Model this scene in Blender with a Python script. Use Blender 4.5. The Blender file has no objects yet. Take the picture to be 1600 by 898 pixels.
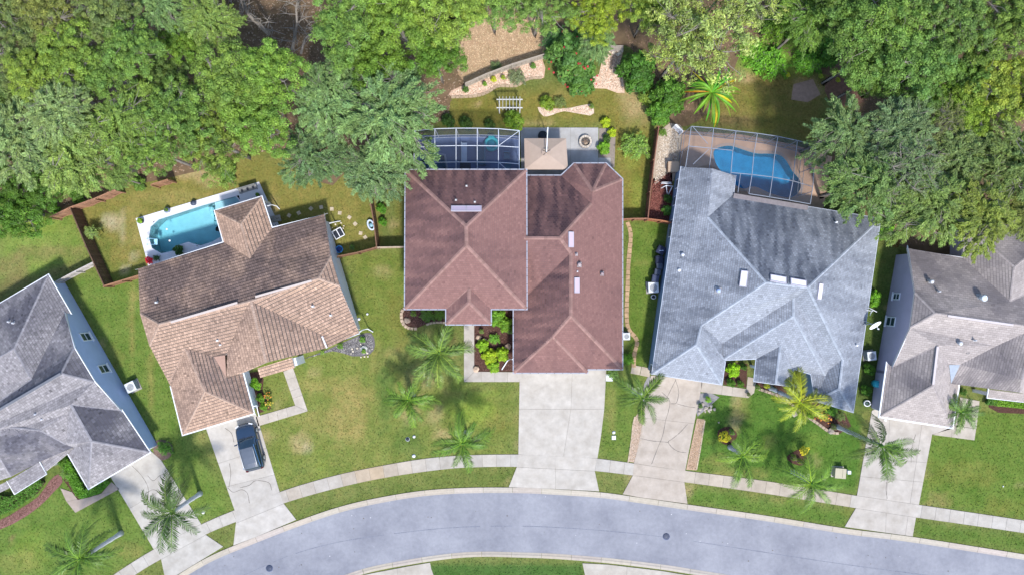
import bpy, bmesh, math, random
import numpy as np
from mathutils import Vector, Matrix, noise
from mathutils.geometry import tessellate_polygon

# ------------------------------------------------------------------ camera, sky, sun, exposure
S = bpy.context.scene
COL = S.collection
HC = 71.0                                   # drone height in metres
FP = 1067.0                                 # focal length in photo pixels (24 mm)
cam = bpy.data.objects.new('camera', bpy.data.cameras.new('camera'))
COL.objects.link(cam)
cam.location = (0, 0, HC); cam.rotation_euler = (0, 0, 0)
cam.data.sensor_width = 36.0; cam.data.lens = 36.0 * FP / 1600.0
cam.data.clip_end = 3000.0; cam.data.clip_start = 0.5
S.camera = cam
SUN_EL = math.radians(54); SUN_AZ = math.atan2(0.30, -0.95)
w = bpy.data.worlds.new('World'); S.world = w; w.use_nodes = True
nt = w.node_tree
sky = nt.nodes.new('ShaderNodeTexSky'); sky.sky_type = 'NISHITA'; sky.sun_disc = False
sky.sun_elevation = SUN_EL; sky.sun_rotation = SUN_AZ; sky.air_density = 1.0; sky.dust_density = 1.0
bgn = nt.nodes['Background']; bgn.inputs[1].default_value = 0.15
nt.links.new(sky.outputs[0], bgn.inputs[0])
sun = bpy.data.objects.new('sun', bpy.data.lights.new('sun', 'SUN')); COL.objects.link(sun)
sun.data.energy = 2.5; sun.data.angle = math.radians(5); sun.data.color = (1.0, 0.955, 0.89)
sd = Vector((math.sin(SUN_AZ)*math.cos(SUN_EL), math.cos(SUN_AZ)*math.cos(SUN_EL), math.sin(SUN_EL)))
sun.rotation_euler = (-sd).to_track_quat('-Z', 'Y').to_euler(); sun.location = (0, 0, 90)
S.view_settings.view_transform = 'Standard'; S.view_settings.look = 'None'
S.view_settings.exposure = 0.92; S.view_settings.gamma = 1.0

R = random.Random(7)
NR = np.random.RandomState(11)

def W(px, py, z=0.0):
    """the point of the place that stands at photo pixel (px,py) at height z"""
    k = (HC - z) / FP
    return Vector(((px - 800.0) * k, (449.0 - py) * k, z))
def W2(pts, z=0.0): return [W(p[0], p[1], z) for p in pts]

# ------------------------------------------------------------------ materials
MATS = {}
def mat(name, base, rough=0.8, var=0.15, scale=3.0, bump=0.0, bscale=40.0, metal=0.0, spec=0.3,
        objcol=False, var2=0.0, scale2=0.35, tint2=None, stretch=None, tint3=None):
    if name in MATS: return MATS[name]
    m = bpy.data.materials.new(name); m.use_nodes = True
    t = m.node_tree; N = t.nodes; L = t.links
    b = N['Principled BSDF']
    b.inputs['Roughness'].default_value = rough; b.inputs['Metallic'].default_value = metal
    b.inputs['Specular IOR Level'].default_value = spec
    g = N.new('ShaderNodeNewGeometry'); vec = g.outputs['Position']
    if stretch:
        mp = N.new('ShaderNodeMapping'); mp.inputs['Scale'].default_value = stretch; L.new(vec, mp.inputs[0]); vec = mp.outputs[0]
    at = N.new('ShaderNodeAttribute'); at.attribute_name = 'Col'
    mx = N.new('ShaderNodeMix'); mx.data_type = 'RGBA'; mx.blend_type = 'MULTIPLY'; mx.inputs[0].default_value = 1
    mx.inputs[6].default_value = (*base, 1); L.new(at.outputs['Color'], mx.inputs[7]); c = mx.outputs[2]
    if objcol:
        oi = N.new('ShaderNodeObjectInfo')
        m2 = N.new('ShaderNodeMix'); m2.data_type = 'RGBA'; m2.blend_type = 'MULTIPLY'; m2.inputs[0].default_value = 1
        L.new(c, m2.inputs[6]); L.new(oi.outputs['Color'], m2.inputs[7]); c = m2.outputs[2]
    def vary(c, sc, amt, tint=None, det=6):
        n = N.new('ShaderNodeTexNoise'); n.inputs['Scale'].default_value = sc; n.inputs['Detail'].default_value = det
        n.inputs['Roughness'].default_value = 0.65; L.new(vec, n.inputs['Vector'])
        r = N.new('ShaderNodeMapRange'); r.inputs[1].default_value = 0.3; r.inputs[2].default_value = 0.7
        L.new(n.outputs[0], r.inputs[0])
        m3 = N.new('ShaderNodeMix'); m3.data_type = 'RGBA'; m3.blend_type = 'MULTIPLY'; m3.inputs[0].default_value = 1
        if tint is None:
            r.inputs[3].default_value = 1 - amt; r.inputs[4].default_value = 1 + amt
            L.new(r.outputs[0], m3.inputs[7])
        else:
            r.inputs[3].default_value = 0; r.inputs[4].default_value = 1
            mm = N.new('ShaderNodeMix'); mm.data_type = 'RGBA'; L.new(r.outputs[0], mm.inputs[0])
            mm.inputs[6].default_value = (1 + amt*.3, 1 + amt*.3, 1 + amt*.3, 1); mm.inputs[7].default_value = (*tint, 1)
            L.new(mm.outputs[2], m3.inputs[7])
        L.new(c, m3.inputs[6]); return m3.outputs[2]
    if var: c = vary(c, scale, var)
    if var2: c = vary(c, scale2, var2, tint2)
    if tint3: c = vary(c, 1.4, -.15, tint3)
    L.new(c, b.inputs['Base Color'])
    if bump:
        n = N.new('ShaderNodeTexNoise'); n.inputs['Scale'].default_value = bscale; n.inputs['Detail'].default_value = 4
        L.new(vec, n.inputs['Vector'])
        bp = N.new('ShaderNodeBump'); bp.inputs['Strength'].default_value = bump; bp.inputs['Distance'].default_value = 0.03
        L.new(n.outputs[0], bp.inputs['Height']); L.new(bp.outputs[0], b.inputs['Normal'])
    MATS[name] = m; return m

def leafmat(name, base, trans=0.35, rough=0.55):
    m = bpy.data.materials.new(name); m.use_nodes = True
    t = m.node_tree; N = t.nodes; L = t.links; b = N['Principled BSDF']; out = N['Material Output']
    at = N.new('ShaderNodeAttribute'); at.attribute_name = 'Col'; oi = N.new('ShaderNodeObjectInfo')
    m1 = N.new('ShaderNodeMix'); m1.data_type = 'RGBA'; m1.blend_type = 'MULTIPLY'; m1.inputs[0].default_value = 1
    m1.inputs[6].default_value = (*base, 1); L.new(at.outputs['Color'], m1.inputs[7])
    m2 = N.new('ShaderNodeMix'); m2.data_type = 'RGBA'; m2.blend_type = 'MULTIPLY'; m2.inputs[0].default_value = 1
    L.new(m1.outputs[2], m2.inputs[6]); L.new(oi.outputs['Color'], m2.inputs[7])
    L.new(m2.outputs[2], b.inputs['Base Color']); b.inputs['Roughness'].default_value = rough
    b.inputs['Specular IOR Level'].default_value = 0.35
    tr = N.new('ShaderNodeBsdfTranslucent'); L.new(m2.outputs[2], tr.inputs[0])
    ms = N.new('ShaderNodeMixShader'); ms.inputs[0].default_value = trans
    L.new(b.outputs[0], ms.inputs[1]); L.new(tr.outputs[0], ms.inputs[2]); L.new(ms.outputs[0], out.inputs[0])
    return m

# ------------------------------------------------------------------ object helpers
def tag(o, label=None, cat=None, group=None, kind=None):
    if label: o['label'] = label
    if cat: o['category'] = cat
    if group: o['group'] = group
    if kind: o['kind'] = kind
    return o
def empty(name, loc, label=None, cat=None, group=None, rz=0.0):
    o = bpy.data.objects.new(name, None); COL.objects.link(o); o.location = loc; o.rotation_euler = (0, 0, rz)
    o.empty_display_size = 0.5
    return tag(o, label, cat, group)
def link(name, me, m=None, parent=None, loc=(0, 0, 0)):
    o = bpy.data.objects.new(name, me); COL.objects.link(o); o.location = loc
    if m is not None and not me.materials: me.materials.append(m)
    if parent is not None: o.parent = parent
    return o
def setcol(me, cols):
    a = me.color_attributes.new('Col', 'FLOAT_COLOR', 'CORNER')
    a.data.foreach_set('color', np.asarray(cols, dtype=np.float32).ravel())
class MB:
    def __init__(s): s.v = []; s.f = []; s.c = []; s.sm = []
    def poly(s, pts, col=(1, 1, 1), smooth=False):
        n = len(s.v); s.v += [tuple(p) for p in pts]; s.f.append(tuple(range(n, n + len(pts)))); s.c.append(col); s.sm.append(smooth)
    def mesh(s, verts, faces, col=(1, 1, 1), smooth=False):
        n = len(s.v); s.v += [tuple(p) for p in verts]
        for f in faces: s.f.append(tuple(i + n for i in f)); s.c.append(col); s.sm.append(smooth)
    def box(s, c, d, rz=0.0, col=(1, 1, 1), M=None):
        x, y, z = d[0]/2, d[1]/2, d[2]/2
        vs = [Vector((a*x, b*y, e*z)) for e in (-1, 1) for a, b in ((-1, -1), (1, -1), (1, 1), (-1, 1))]
        Rm = M if M is not None else Matrix.Rotation(rz, 3, 'Z')
        vs = [Rm @ v + Vector(c) for v in vs]
        s.mesh(vs, [(3, 2, 1, 0), (4, 5, 6, 7), (0, 1, 5, 4), (1, 2, 6, 5), (2, 3, 7, 6), (3, 0, 4, 7)], col)
    def bar(s, p, q, wd, ht, col=(1, 1, 1)):
        p, q = Vector(p), Vector(q); d = (q - p); ln = d.length
        if ln < 1e-5: return
        d /= ln; up = Vector((0, 0, 1)) if abs(d.z) < 0.95 else Vector((0, 1, 0))
        side = d.cross(up).normalized(); up = side.cross(d)
        M = Matrix((side, d, up)).transposed()
        s.box((p + q)/2, (wd, ln, ht), col=col, M=M)
    def tube(s, pts, rads, n=8, col=(1, 1, 1), cap=True):
        rings = []; pts = [Vector(p) for p in pts]
        for i, p in enumerate(pts):
            d = (pts[min(i+1, len(pts)-1)] - pts[max(i-1, 0)]).normalized()
            a = d.cross(Vector((0, 0, 1)) if abs(d.z) < 0.9 else Vector((1, 0, 0))).normalized(); b = d.cross(a)
            rings.append([p + (a*math.cos(2*math.pi*k/n) + b*math.sin(2*math.pi*k/n))*rads[i] for k in range(n)])
        vs = [v for r in rings for v in r]; fs = []
        for i in range(len(pts)-1):
            for k in range(n): fs.append((i*n+k, i*n+(k+1) % n, (i+1)*n+(k+1) % n, (i+1)*n+k))
        if cap: fs.append(tuple(range(n))[::-1]); fs.append(tuple(range((len(pts)-1)*n, len(pts)*n)))
        s.mesh(vs, fs, col, True)
    def cyl(s, c, r, h, n=16, col=(1, 1, 1), r2=None):
        c = Vector(c); s.tube([c, c + Vector((0, 0, h))], [r, r if r2 is None else r2], n, col)
    def prism(s, poly, z0, z1, col=(1, 1, 1), holes=()):
        loops = [[Vector((p[0], p[1], 0)) for p in poly]] + [[Vector((p[0], p[1], 0)) for p in h] for h in holes]
        flat = [p for l in loops for p in l]; tris = tessellate_polygon(loops)
        ft = []
        for t in tris:
            a, b, c = (flat[i] for i in t)
            if (b - a).cross(c - a).z < 0: t = (t[0], t[2], t[1])
            ft.append(tuple(t))
        s.mesh([(p.x, p.y, z1) for p in flat], ft, col)
        if z1 - z0 > 1e-6:
            for l in loops:
                for i in range(len(l)):
                    a, b = l[i], l[(i+1) % len(l)]
                    s.poly([(a.x, a.y, z0), (b.x, b.y, z0), (b.x, b.y, z1), (a.x, a.y, z1)], col)
    def obj(s, name, m, parent=None, org=None, loc=None):
        me = bpy.data.meshes.new(name); o0 = Vector(org) if org is not None else Vector((0, 0, 0))
        me.from_pydata([(v[0]-o0.x, v[1]-o0.y, v[2]-o0.z) for v in s.v], [], s.f)
        cc = []
        for f, c in zip(s.f, s.c): cc += [(*c, 1)]*len(f)
        setcol(me, cc); me.polygons.foreach_set('use_smooth', s.sm)
        me.materials.append(m); me.update()
        o = bpy.data.objects.new(name, me); COL.objects.link(o)
        if parent is not None: o.parent = parent
        elif org is not None: o.location = org
        return o
def npmesh(name, V, Q, C, m, smooth=False):
    """V (n,3) verts, Q (k,4|3) faces, C (k,3) face colours"""
    me = bpy.data.meshes.new(name); k, c = Q.shape
    me.vertices.add(len(V)); me.vertices.foreach_set('co', V.astype(np.float32).ravel())
    me.loops.add(k*c); me.loops.foreach_set('vertex_index', Q.astype(np.int32).ravel())
    me.polygons.add(k); me.polygons.foreach_set('loop_start', np.arange(0, k*c, c, dtype=np.int32))
    me.update(calc_edges=True)
    setcol(me, np.repeat(np.hstack([C, np.ones((k, 1))]), c, axis=0)); me.materials.append(m)
    return me
def rect_col(v, a=0.1): return tuple(x*(1 + R.uniform(-a, a)) for x in v)

# ------------------------------------------------------------------ 2-D polygon tools
def clip_conv(sub, conv):
    out = sub
    n = len(conv)
    for i in range(n):
        ax, ay = conv[i]; bx, by = conv[(i+1) % n]; ex, ey = bx-ax, by-ay
        inp = out; out = []
        if not inp: return []
        ds = [ex*(p[1]-ay) - ey*(p[0]-ax) for p in inp]
        for j in range(len(inp)):
            p, q = inp[j-1], inp[j]; dp, dq = ds[j-1], ds[j]
            if dq >= 0:
                if dp < 0: t = dp/(dp-dq); out.append((p[0]+(q[0]-p[0])*t, p[1]+(q[1]-p[1])*t))
                out.append(q)
            elif dp >= 0:
                t = dp/(dp-dq); out.append((p[0]+(q[0]-p[0])*t, p[1]+(q[1]-p[1])*t))
    return out
def area2(p): return 0.5*sum(p[i-1][0]*p[i][1] - p[i][0]*p[i-1][1] for i in range(len(p)))
def ccw(p): return p if area2(p) > 0 else p[::-1]
def cut(poly, a, b, gap=0.03):
    """split a 2-D polygon by the line a-b, leaving a joint"""
    d = Vector((b[0]-a[0], b[1]-a[1])).normalized(); n = Vector((-d.y, d.x)); res = []
    for s in (1, -1):
        out = []; off = gap/2
        ds = [s*((p[0]-a[0])*n.x + (p[1]-a[1])*n.y) - off for p in poly]
        for j in range(len(poly)):
            p, q = poly[j-1], poly[j]; dp, dq = ds[j-1], ds[j]
            if (dp >= 0) != (dq >= 0): t = dp/(dp-dq); out.append((p[0]+(q[0]-p[0])*t, p[1]+(q[1]-p[1])*t))
            if dq >= 0: out.append((q[0], q[1]))
        if len(out) > 2 and abs(area2(out)) > 0.02: res.append(out)
    return res
def inset(poly, d):
    poly = [Vector((p[0], p[1])) for p in poly]; sgn = 1 if area2([(p.x, p.y) for p in poly]) > 0 else -1
    out = []; n = len(poly)
    for i in range(n):
        a, b, c = poly[i-1], poly[i], poly[(i+1) % n]
        d1 = (b-a).normalized(); d2 = (c-b).normalized()
        n1 = Vector((-d1.y, d1.x))*sgn; n2 = Vector((-d2.y, d2.x))*sgn
        k = n1 + n2; l = k.length
        if l < 1e-4: out.append(b + n1*d); continue
        k /= l; m = d/max(0.35, k.dot(n1)); out.append(b + k*m)
    return out
def inside(p, poly):
    x, y = p[0], p[1]; c = False; n = len(poly)
    for i in range(n):
        x1, y1 = poly[i-1][0], poly[i-1][1]; x2, y2 = poly[i][0], poly[i][1]
        if (y1 > y) != (y2 > y) and x < (x2-x1)*(y-y1)/(y2-y1)+x1: c = not c
    return c
def smooth(pts, n=6):
    """Catmull-Rom through pixel points"""
    P = [Vector(p) for p in pts]; P = [P[0]*2-P[1]] + P + [P[-1]*2-P[-2]]; out = []
    for i in range(1, len(P)-2):
        for k in range(n):
            t = k/n; a, b, c, d = P[i-1], P[i], P[i+1], P[i+2]
            out.append(0.5*((2*b) + (c-a)*t + (2*a-5*b+4*c-d)*t*t + (3*b-a-3*c+d)*t**3))
    out.append(P[-2]); return out
def smooth_closed(pts, n=5):
    P = [Vector(p) for p in pts]; m = len(P); out = []
    for i in range(m):
        a, b, c, d = P[i-1], P[i], P[(i+1) % m], P[(i+2) % m]
        for k in range(n):
            t = k/n; out.append(0.5*((2*b) + (c-a)*t + (2*a-5*b+4*c-d)*t*t + (3*b-a-3*c+d)*t**3))
    return out
def resample(pts, step):
    P = [Vector(p) for p in pts]; L = [0]
    for i in range(1, len(P)): L.append(L[-1] + (P[i]-P[i-1]).length)
    n = max(1, round(L[-1]/step)); out = []; j = 0
    for k in range(n+1):
        s = L[-1]*k/n
        while j < len(P)-2 and L[j+1] < s: j += 1
        t = (s-L[j])/max(1e-9, L[j+1]-L[j]); out.append(P[j]+(P[j+1]-P[j])*t)
    return out
def near(poly, q):
    """closest point on an open polyline"""
    best = None
    for i in range(len(poly)-1):
        a, b = poly[i], poly[i+1]; t = max(0, min(1, (q-a).dot(b-a)/max(1e-9, (b-a).length_squared)))
        p = a+(b-a)*t; d = (p-q).length
        if best is None or d < best[0]: best = (d, p)
    return best[1]

# ------------------------------------------------------------------ material set
M_lawn = mat('lawn_grass', (0.138, 0.170, 0.050), 0.95, 0.26, 5.0, 0.6, 30, spec=0.1, var2=0.45, scale2=0.55, tint2=(0.68, 0.82, 0.62), tint3=(1.30, 1.02, 1.15))
M_blade = leafmat('grass_blade', (0.150, 0.180, 0.055), 0.3, 0.8)
M_conc = mat('concrete', (0.43, 0.408, 0.375), 0.9, 0.10, 1.2, 0.15, 60, spec=0.2, objcol=True, var2=0.16, scale2=0.8, tint2=(0.82, 0.80, 0.77))
M_kerb = mat('kerb_concrete', (0.42, 0.375, 0.32), 0.9, 0.10, 2.5, 0.15, 60, spec=0.2, objcol=True)
M_joint = mat('joint_dirt', (0.20, 0.18, 0.15), 1.0, 0.25, 4.0)
M_asph = mat('asphalt', (0.268, 0.272, 0.300), 0.9, 0.09, 2.6, 0.08, 60, spec=0.2, var2=0.34, scale2=0.22, tint2=(0.70, 0.71, 0.75))
M_seam = mat('asphalt_seam', (0.17, 0.18, 0.22), 0.9, 0.3, 6)
M_dirt = mat('bare_soil', (0.17, 0.115, 0.075), 1.0, 0.30, 1.6, 0.7, 14, spec=0.05, var2=0.3, scale2=0.4, tint2=(0.7, 0.75, 0.65))
M_sand = mat('sandy_soil', (0.40, 0.275, 0.175), 1.0, 0.20, 3.0, 0.7, 14, spec=0.05, var2=0.3, scale2=0.5, tint2=(0.8, 0.85, 0.75))
M_mulch = mat('dark_mulch', (0.085, 0.045, 0.035), 1.0, 0.5, 9, 0.9, 25, spec=0.05)
M_chips = mat('stone_chips', (1, 1, 1), 0.9, 0.18, 6, 0.3, 40, spec=0.1, objcol=True)
M_white = mat('white_paint', (0.74, 0.76, 0.80), 0.5, 0.05, 2)
M_wood = mat('brown_fence_wood', (0.165, 0.098, 0.065), 0.85, 0.25, 5, 0.3, 30, objcol=True)
M_wood_g = mat('weathered_wood', (0.36, 0.33, 0.29), 0.9, 0.2, 5, 0.3, 30)
M_bark = mat('tree_bark', (0.25, 0.225, 0.20), 0.95, 0.3, 6, 0.6, 20, spec=0.1)
M_ptrunk = mat('palm_trunk_bark', (0.52, 0.53, 0.56), 0.9, 0.2, 5, 0.5, 20, spec=0.1)
M_blackp = mat('black_plastic', (0.025, 0.03, 0.045), 0.45, 0.2, 3)
M_metal = mat('galvanised_metal', (0.5, 0.52, 0.55), 0.45, 0.1, 3, metal=0.6)
M_greyp = mat('grey_painted_metal', (0.42, 0.44, 0.46), 0.5, 0.08, 3)
M_stone = mat('pale_stone', (0.42, 0.37, 0.30), 0.9, 0.25, 4, 0.4, 20, objcol=True)
M_leaf = leafmat('foliage', (0.112, 0.172, 0.060), 0.32)
M_palm = leafmat('palm_leaf', (0.072, 0.108, 0.038), 0.15, 0.45)
M_flower = leafmat('petals', (1, 1, 1), 0.2, 0.7)
# ------------------------------------------------------------------ houses
M_shing = mat('asphalt_shingle', (1, 1, 1), 0.92, 0.12, 14, 0.25, 120, spec=0.15)
M_pane = mat('window_glass', (0.03, 0.06, 0.07), 0.08, 0.0, 1, spec=0.8)

def solve_roof(V, faces):
    """V: name -> (px,py[,z]); vertices without z slide along the sight line onto the planes of their faces"""
    z = {k: (v[2] if len(v) > 2 else None) for k, v in V.items()}
    P = {k: W(v[0], v[1], v[2]) for k, v in V.items() if len(v) > 2}
    est = {k: [] for k in V}
    for f in faces:
        s = f.get('s', 0.5)
        if s is None: continue
        ra, rb = f.get('ref', f['v'][:2])
        A = W(*ra) if not isinstance(ra, str) else P.get(ra); B = W(*rb) if not isinstance(rb, str) else P.get(rb)
        if A is None or B is None: continue
        c = Vector((0, 0, 0))
        for k in f['v']: c += W(V[k][0], V[k][1], V[k][2] if len(V[k]) > 2 else 4.2)
        c /= len(f['v'])
        d = (B-A).normalized(); up = Vector((-d.y, d.x, 0)).normalized()
        if up.dot(c-A) < 0: up = -up
        nrm = d.cross(up + Vector((0, 0, s))).normalized()
        for k in f['v']:
            if z[k] is None:
                ray = Vector(((V[k][0]-800)/FP, (449-V[k][1])/FP, -1)); C0 = Vector((0, 0, HC))
                t = nrm.dot(A-C0)/nrm.dot(ray); est[k].append((HC - t, f.get('wt', 1)))
    for k in V:
        if z[k] is None:
            e = est[k]
            if not e: print('  NO Z for', k, V[k]); e = [(3.5, 1)]
            z[k] = sum(a*b for a, b in e)/sum(b for a, b in e)
            sp = max(a for a, b in e) - min(a for a, b in e)
            if sp > 0.7: print('  roof vert', k, [round(a, 1) for a, b in e])
            P[k] = W(V[k][0], V[k][1], z[k])
    return P

st_c = 0.35
def stain_shade_at(p, amt, seed, along):
    q = Vector((p[0]*0.28 + seed, p[1]*0.28, seed)) if along is None else \
        Vector(((p[0]*along.y - p[1]*along.x)*1.7 + seed + .6*noise.noise(Vector((p[0]*.3, p[1]*.3, 2))), (p[0]*along.x + p[1]*along.y)*0.30, seed))
    a = noise.fractal(q, 0.9, 2.1, 4); b = noise.noise(Vector((p[0]*0.18, p[1]*0.18, seed + 7)))
    c = noise.fractal(Vector((p[0]*0.5, p[1]*0.5, seed+3)), 1.0, 2.0, 4)
    return max(0.0, min(1.0, amt + 0.8*a*(0.22+amt) + st_c*c*(.3+amt) + 0.4*b))

def build_roof(root, org, P, faces, st, gutter, caps=True):
    """st: dict(col, col2(stained and shaded slopes), rnd, course, tab, seed, cap)"""
    deck = MB(); sh = MB(); edges = {}
    rr = random.Random(st['seed'])
    for fi, f in enumerate(faces):
        pts = [P[k] for k in f['v']]
        tris = [t for t in tessellate_polygon([[Vector((p.x, p.y, 0)) for p in pts]])]
        for i in range(len(f['v'])):
            key = frozenset((f['v'][i-1], f['v'][i])); edges.setdefault(key, []).append(fi)
        if f.get('dir'): A, B = (P[k] for k in f['dir'])
        else:
            ra, rb = f.get('ref', f['v'][:2]); A = P[ra] if isinstance(ra, str) else W(*ra); B = P[rb] if isinstance(rb, str) else W(*rb)
        u = Vector((B.x-A.x, B.y-A.y)).normalized(); v = Vector((-u.y, u.x))
        cen = sum(((Vector((p.x, p.y, p.z))) for p in pts), Vector((0, 0, 0)))/len(pts)
        # up-slope from the face's own slope
        gx = gy = 0
        T0 = [[pts[i] for i in t] for t in tris]
        for T in T0:
            n = (T[1]-T[0]).cross(T[2]-T[0])
            if n.z < 0: n = -n
            gx -= n.x; gy -= n.y
        if v.x*gx + v.y*gy < 0: v = -v
        A2 = Vector((A.x, A.y)); course, tab = st['course'], st['tab']
        for T in T0:
            n = (T[1]-T[0]).cross(T[2]-T[0])
            if abs(n.z) < 1e-6: continue
            if n.z < 0: T = [T[0], T[2], T[1]]; n = -n
            zf = lambda x, y: T[0].z - (n.x*(x-T[0].x) + n.y*(y-T[0].y))/n.z
            tri = [((Vector((p.x, p.y))-A2).dot(u), (Vector((p.x, p.y))-A2).dot(v)) for p in T]
            tri = ccw(tri)
            tt = [(p.x, p.y, p.z-0.02) for p in T]; deck.poly(tt, (0.5, 0.5, 0.5))
            deck.poly([(p.x, p.y, p.z-0.2) for p in T][::-1], (3, 3, 3))
            k0 = math.floor(min(p[1] for p in tri)/course); k1 = math.ceil(max(p[1] for p in tri)/course)
            for k in range(k0, k1):
                band = clip_conv(tri, [(-999, k*course), (999, k*course), (999, (k+1)*course), (-999, (k+1)*course)])
                if len(band) < 3: continue
                x0 = min(p[0] for p in band); x1 = max(p[0] for p in band); off = ((k*0.37) % 1.0)*tab
                for j in range(math.floor((x0-off)/tab), math.ceil((x1-off)/tab)):
                    a = j*tab+off; b = a+tab-0.012
                    if f.get('flat'): pass
                    pg = clip_conv(band, [(a, k*course-1), (b, k*course-1), (b, (k+1)*course-st.get('gap', .012)), (a, (k+1)*course-st.get('gap', .012))])
                    if len(pg) < 3: continue
                    out = []
                    for p in pg:
                        x = A2.x + u.x*p[0] + v.x*p[1]; y = A2.y + u.y*p[0] + v.y*p[1]
                        lift = 0.008 + st.get('lift', 0.03)*(1-(p[1]-k*course)/course)
                        out.append((x, y, zf(x, y)+lift))
                    if abs(area2(out)) < 0.0006: continue
                    if area2(out) < 0: out = out[::-1]
                    h = random.Random(hash((st['seed'], fi, k, j)))
                    s = stain_shade_at(out[0], f.get('stain_shade', 0.0), st['seed']*3.1, v if st.get('streak') else None)
                    r = 1 + h.gauss(0, st['rnd'])
                    r = max(0.45, min(1.7, r))
                    c = tuple((st['col'][q]*(1-s)+st['col2'][q]*s)*r for q in range(3))
                    sh.poly(out, c)
    for e, fl in edges.items():
        if len(fl) == 1:
            a, b = (P[k] for k in e)
            deck.poly([(a.x, a.y, a.z-0.2), (b.x, b.y, b.z-0.2), (b.x, b.y, b.z-0.02), (a.x, a.y, a.z-0.02)], (3, 3, 3))
    rf = deck.obj('roof', mat('roof_deck', (0.22, 0.2, 0.19), 0.9), root, org)
    so = sh.obj('shingles', M_shing, rf, org); tag(so, kind='stuff')
    cp = MB(); cen = [sum((P[k] for k in f['v']), Vector((0, 0, 0)))/len(f['v']) for f in faces]
    for e, fl in edges.items():
        if len(fl) < 2: continue
        a, b = (P[k] for k in sorted(e)); m = (a+b)/2; low = 0
        d = (b-a).normalized(); hs = []
        for i in fl[:2]:
            T = faces[i]; c = cen[i]; q = c - m; q -= d*q.dot(d); q = q.normalized(); hs.append(q.z)
        if sum(hs) < -0.12:
            n = max(1, int((b-a).length/0.3)); 
            for i in range(n):
                p = a+(b-a)*(i/n); q = a+(b-a)*((i+1)/n)
                t = 1 + rr.uniform(-.14, .14); cc = tuple(x*t for x in st['cap'])
                sd_ = d.cross(Vector((0, 0, 1))).normalized()*st.get('capw', 0.12)
                up0 = Vector((0, 0, 0.045)); up1 = Vector((0, 0, 0.065))
                for sg in (1, -1):
                    cp.poly([p+up1, p+sd_*sg-Vector((0, 0, .0)), q+sd_*sg-Vector((0, 0, .02)), q+up0][::sg], cc)
    if cp.f: tag(cp.obj('ridge_caps', M_shing, rf, org), kind='stuff')
    return rf

def strip_edge(pts, closed, wd, z0, z1, col, name, m, root, org, out=0.05, ticks=None):
    """gutter or fascia strip along the eave points (each keeps its own height)"""
    mb = MB(); n = len(pts); xy = [(p.x, p.y) for p in pts]
    ins = inset(xy, -out); ou = inset(xy, -(out+wd)) 
    for i in range(n if closed else n-1):
        j = (i+1) % n; a, b = pts[i], pts[j]; I0, I1, O0, O1 = ins[i], ins[j], ou[i], ou[j]
        v = [(I0.x, I0.y, a.z+z0), (I1.x, I1.y, b.z+z0), (O1.x, O1.y, b.z+z0), (O0.x, O0.y, a.z+z0),
             (I0.x, I0.y, a.z+z1), (I1.x, I1.y, b.z+z1), (O1.x, O1.y, b.z+z1), (O0.x, O0.y, a.z+z1)]
        mb.mesh(v, [(3, 2, 1, 0), (4, 5, 6, 7), (0, 1, 5, 4), (1, 2, 6, 5), (2, 3, 7, 6), (3, 0, 4, 7)], col)
        if ticks:
            L = (b-a).length; k = int(L/ticks)
            for q in range(1, k):
                p = a+(b-a)*(q/k); o_ = (O0+O1)/2-(I0+I1)/2; o_.normalize()
                mb.box((p.x+o_.x*(out+wd/2), p.y+o_.y*(out+wd/2), p.z+z1+0.012), (0.07, 0.07, 0.02), math.atan2((b-a).y, (b-a).x), (0.35, 0.33, 0.33))
    return mb.obj(name, m, root, org)

def build_walls(root, org, P, names, col, ins=0.45, base=0.0, straight=None):
    pts = [P[k] for k in names]; q = inset([(p.x, p.y) for p in pts], ins); mb = MB(); n = len(q)
    if straight:
        A, B = q[straight[0]], q[straight[1]]; d = (B-A).normalized()
        for i in straight[2]: q[i] = A + d*(q[i]-A).dot(d)
    for i in range(n):
        j = (i+1) % n
        mb.poly([(q[i].x, q[i].y, base), (q[j].x, q[j].y, base), (q[j].x, q[j].y, pts[j].z-0.19), (q[i].x, q[i].y, pts[i].z-0.19)], (1, 1, 1))
    m = mat('stucco_%s' % root.name, col, 0.9, 0.06, 0.8, 0.2, 50)
    mb.obj('wall', m, root, org); return q

def wall_window(root, org, A, B, px, py, wd, ht):
    """sash window on the vertical wall through ground points A,B where the sight line of (px,py) meets it"""
    d = Vector((B.x-A.x, B.y-A.y, 0)).normalized(); nrm = Vector((-d.y, d.x, 0))
    ray = Vector(((px-800)/FP, (449-py)/FP, -1)); C0 = Vector((0, 0, HC)); Aa = Vector((A.x, A.y, 0))
    if nrm.dot(C0-Aa) < 0: nrm = -nrm
    t = nrm.dot(Aa-C0)/nrm.dot(ray); p = C0+ray*t; Z = Vector((0, 0, 1))
    M = Matrix((d, nrm, Z)).transposed(); mb = MB(); f = 0.10
    for s in (-1, 1): mb.box(p + d*s*(wd/2) + nrm*0.03, (f, 0.1, ht+f), M=M); mb.box(p+Z*s*ht/2+nrm*0.033, (wd-f, 0.1, f), M=M)
    mb.box(p+nrm*0.028, (wd-f, 0.07, 0.07), M=M); mb.box(p+Z*(-ht/2-0.09)+nrm*0.07, (wd+0.3, 0.16, 0.07), M=M)
    wo = mb.obj('window', M_white, root, org)
    for s in (-1, 1): g = MB(); g.box(p + Z*s*ht/4 + nrm*0.012, (wd-f, 0.02, ht/2-.08), M=M); g.obj('pane', M_pane, wo, org)
    return p

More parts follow.
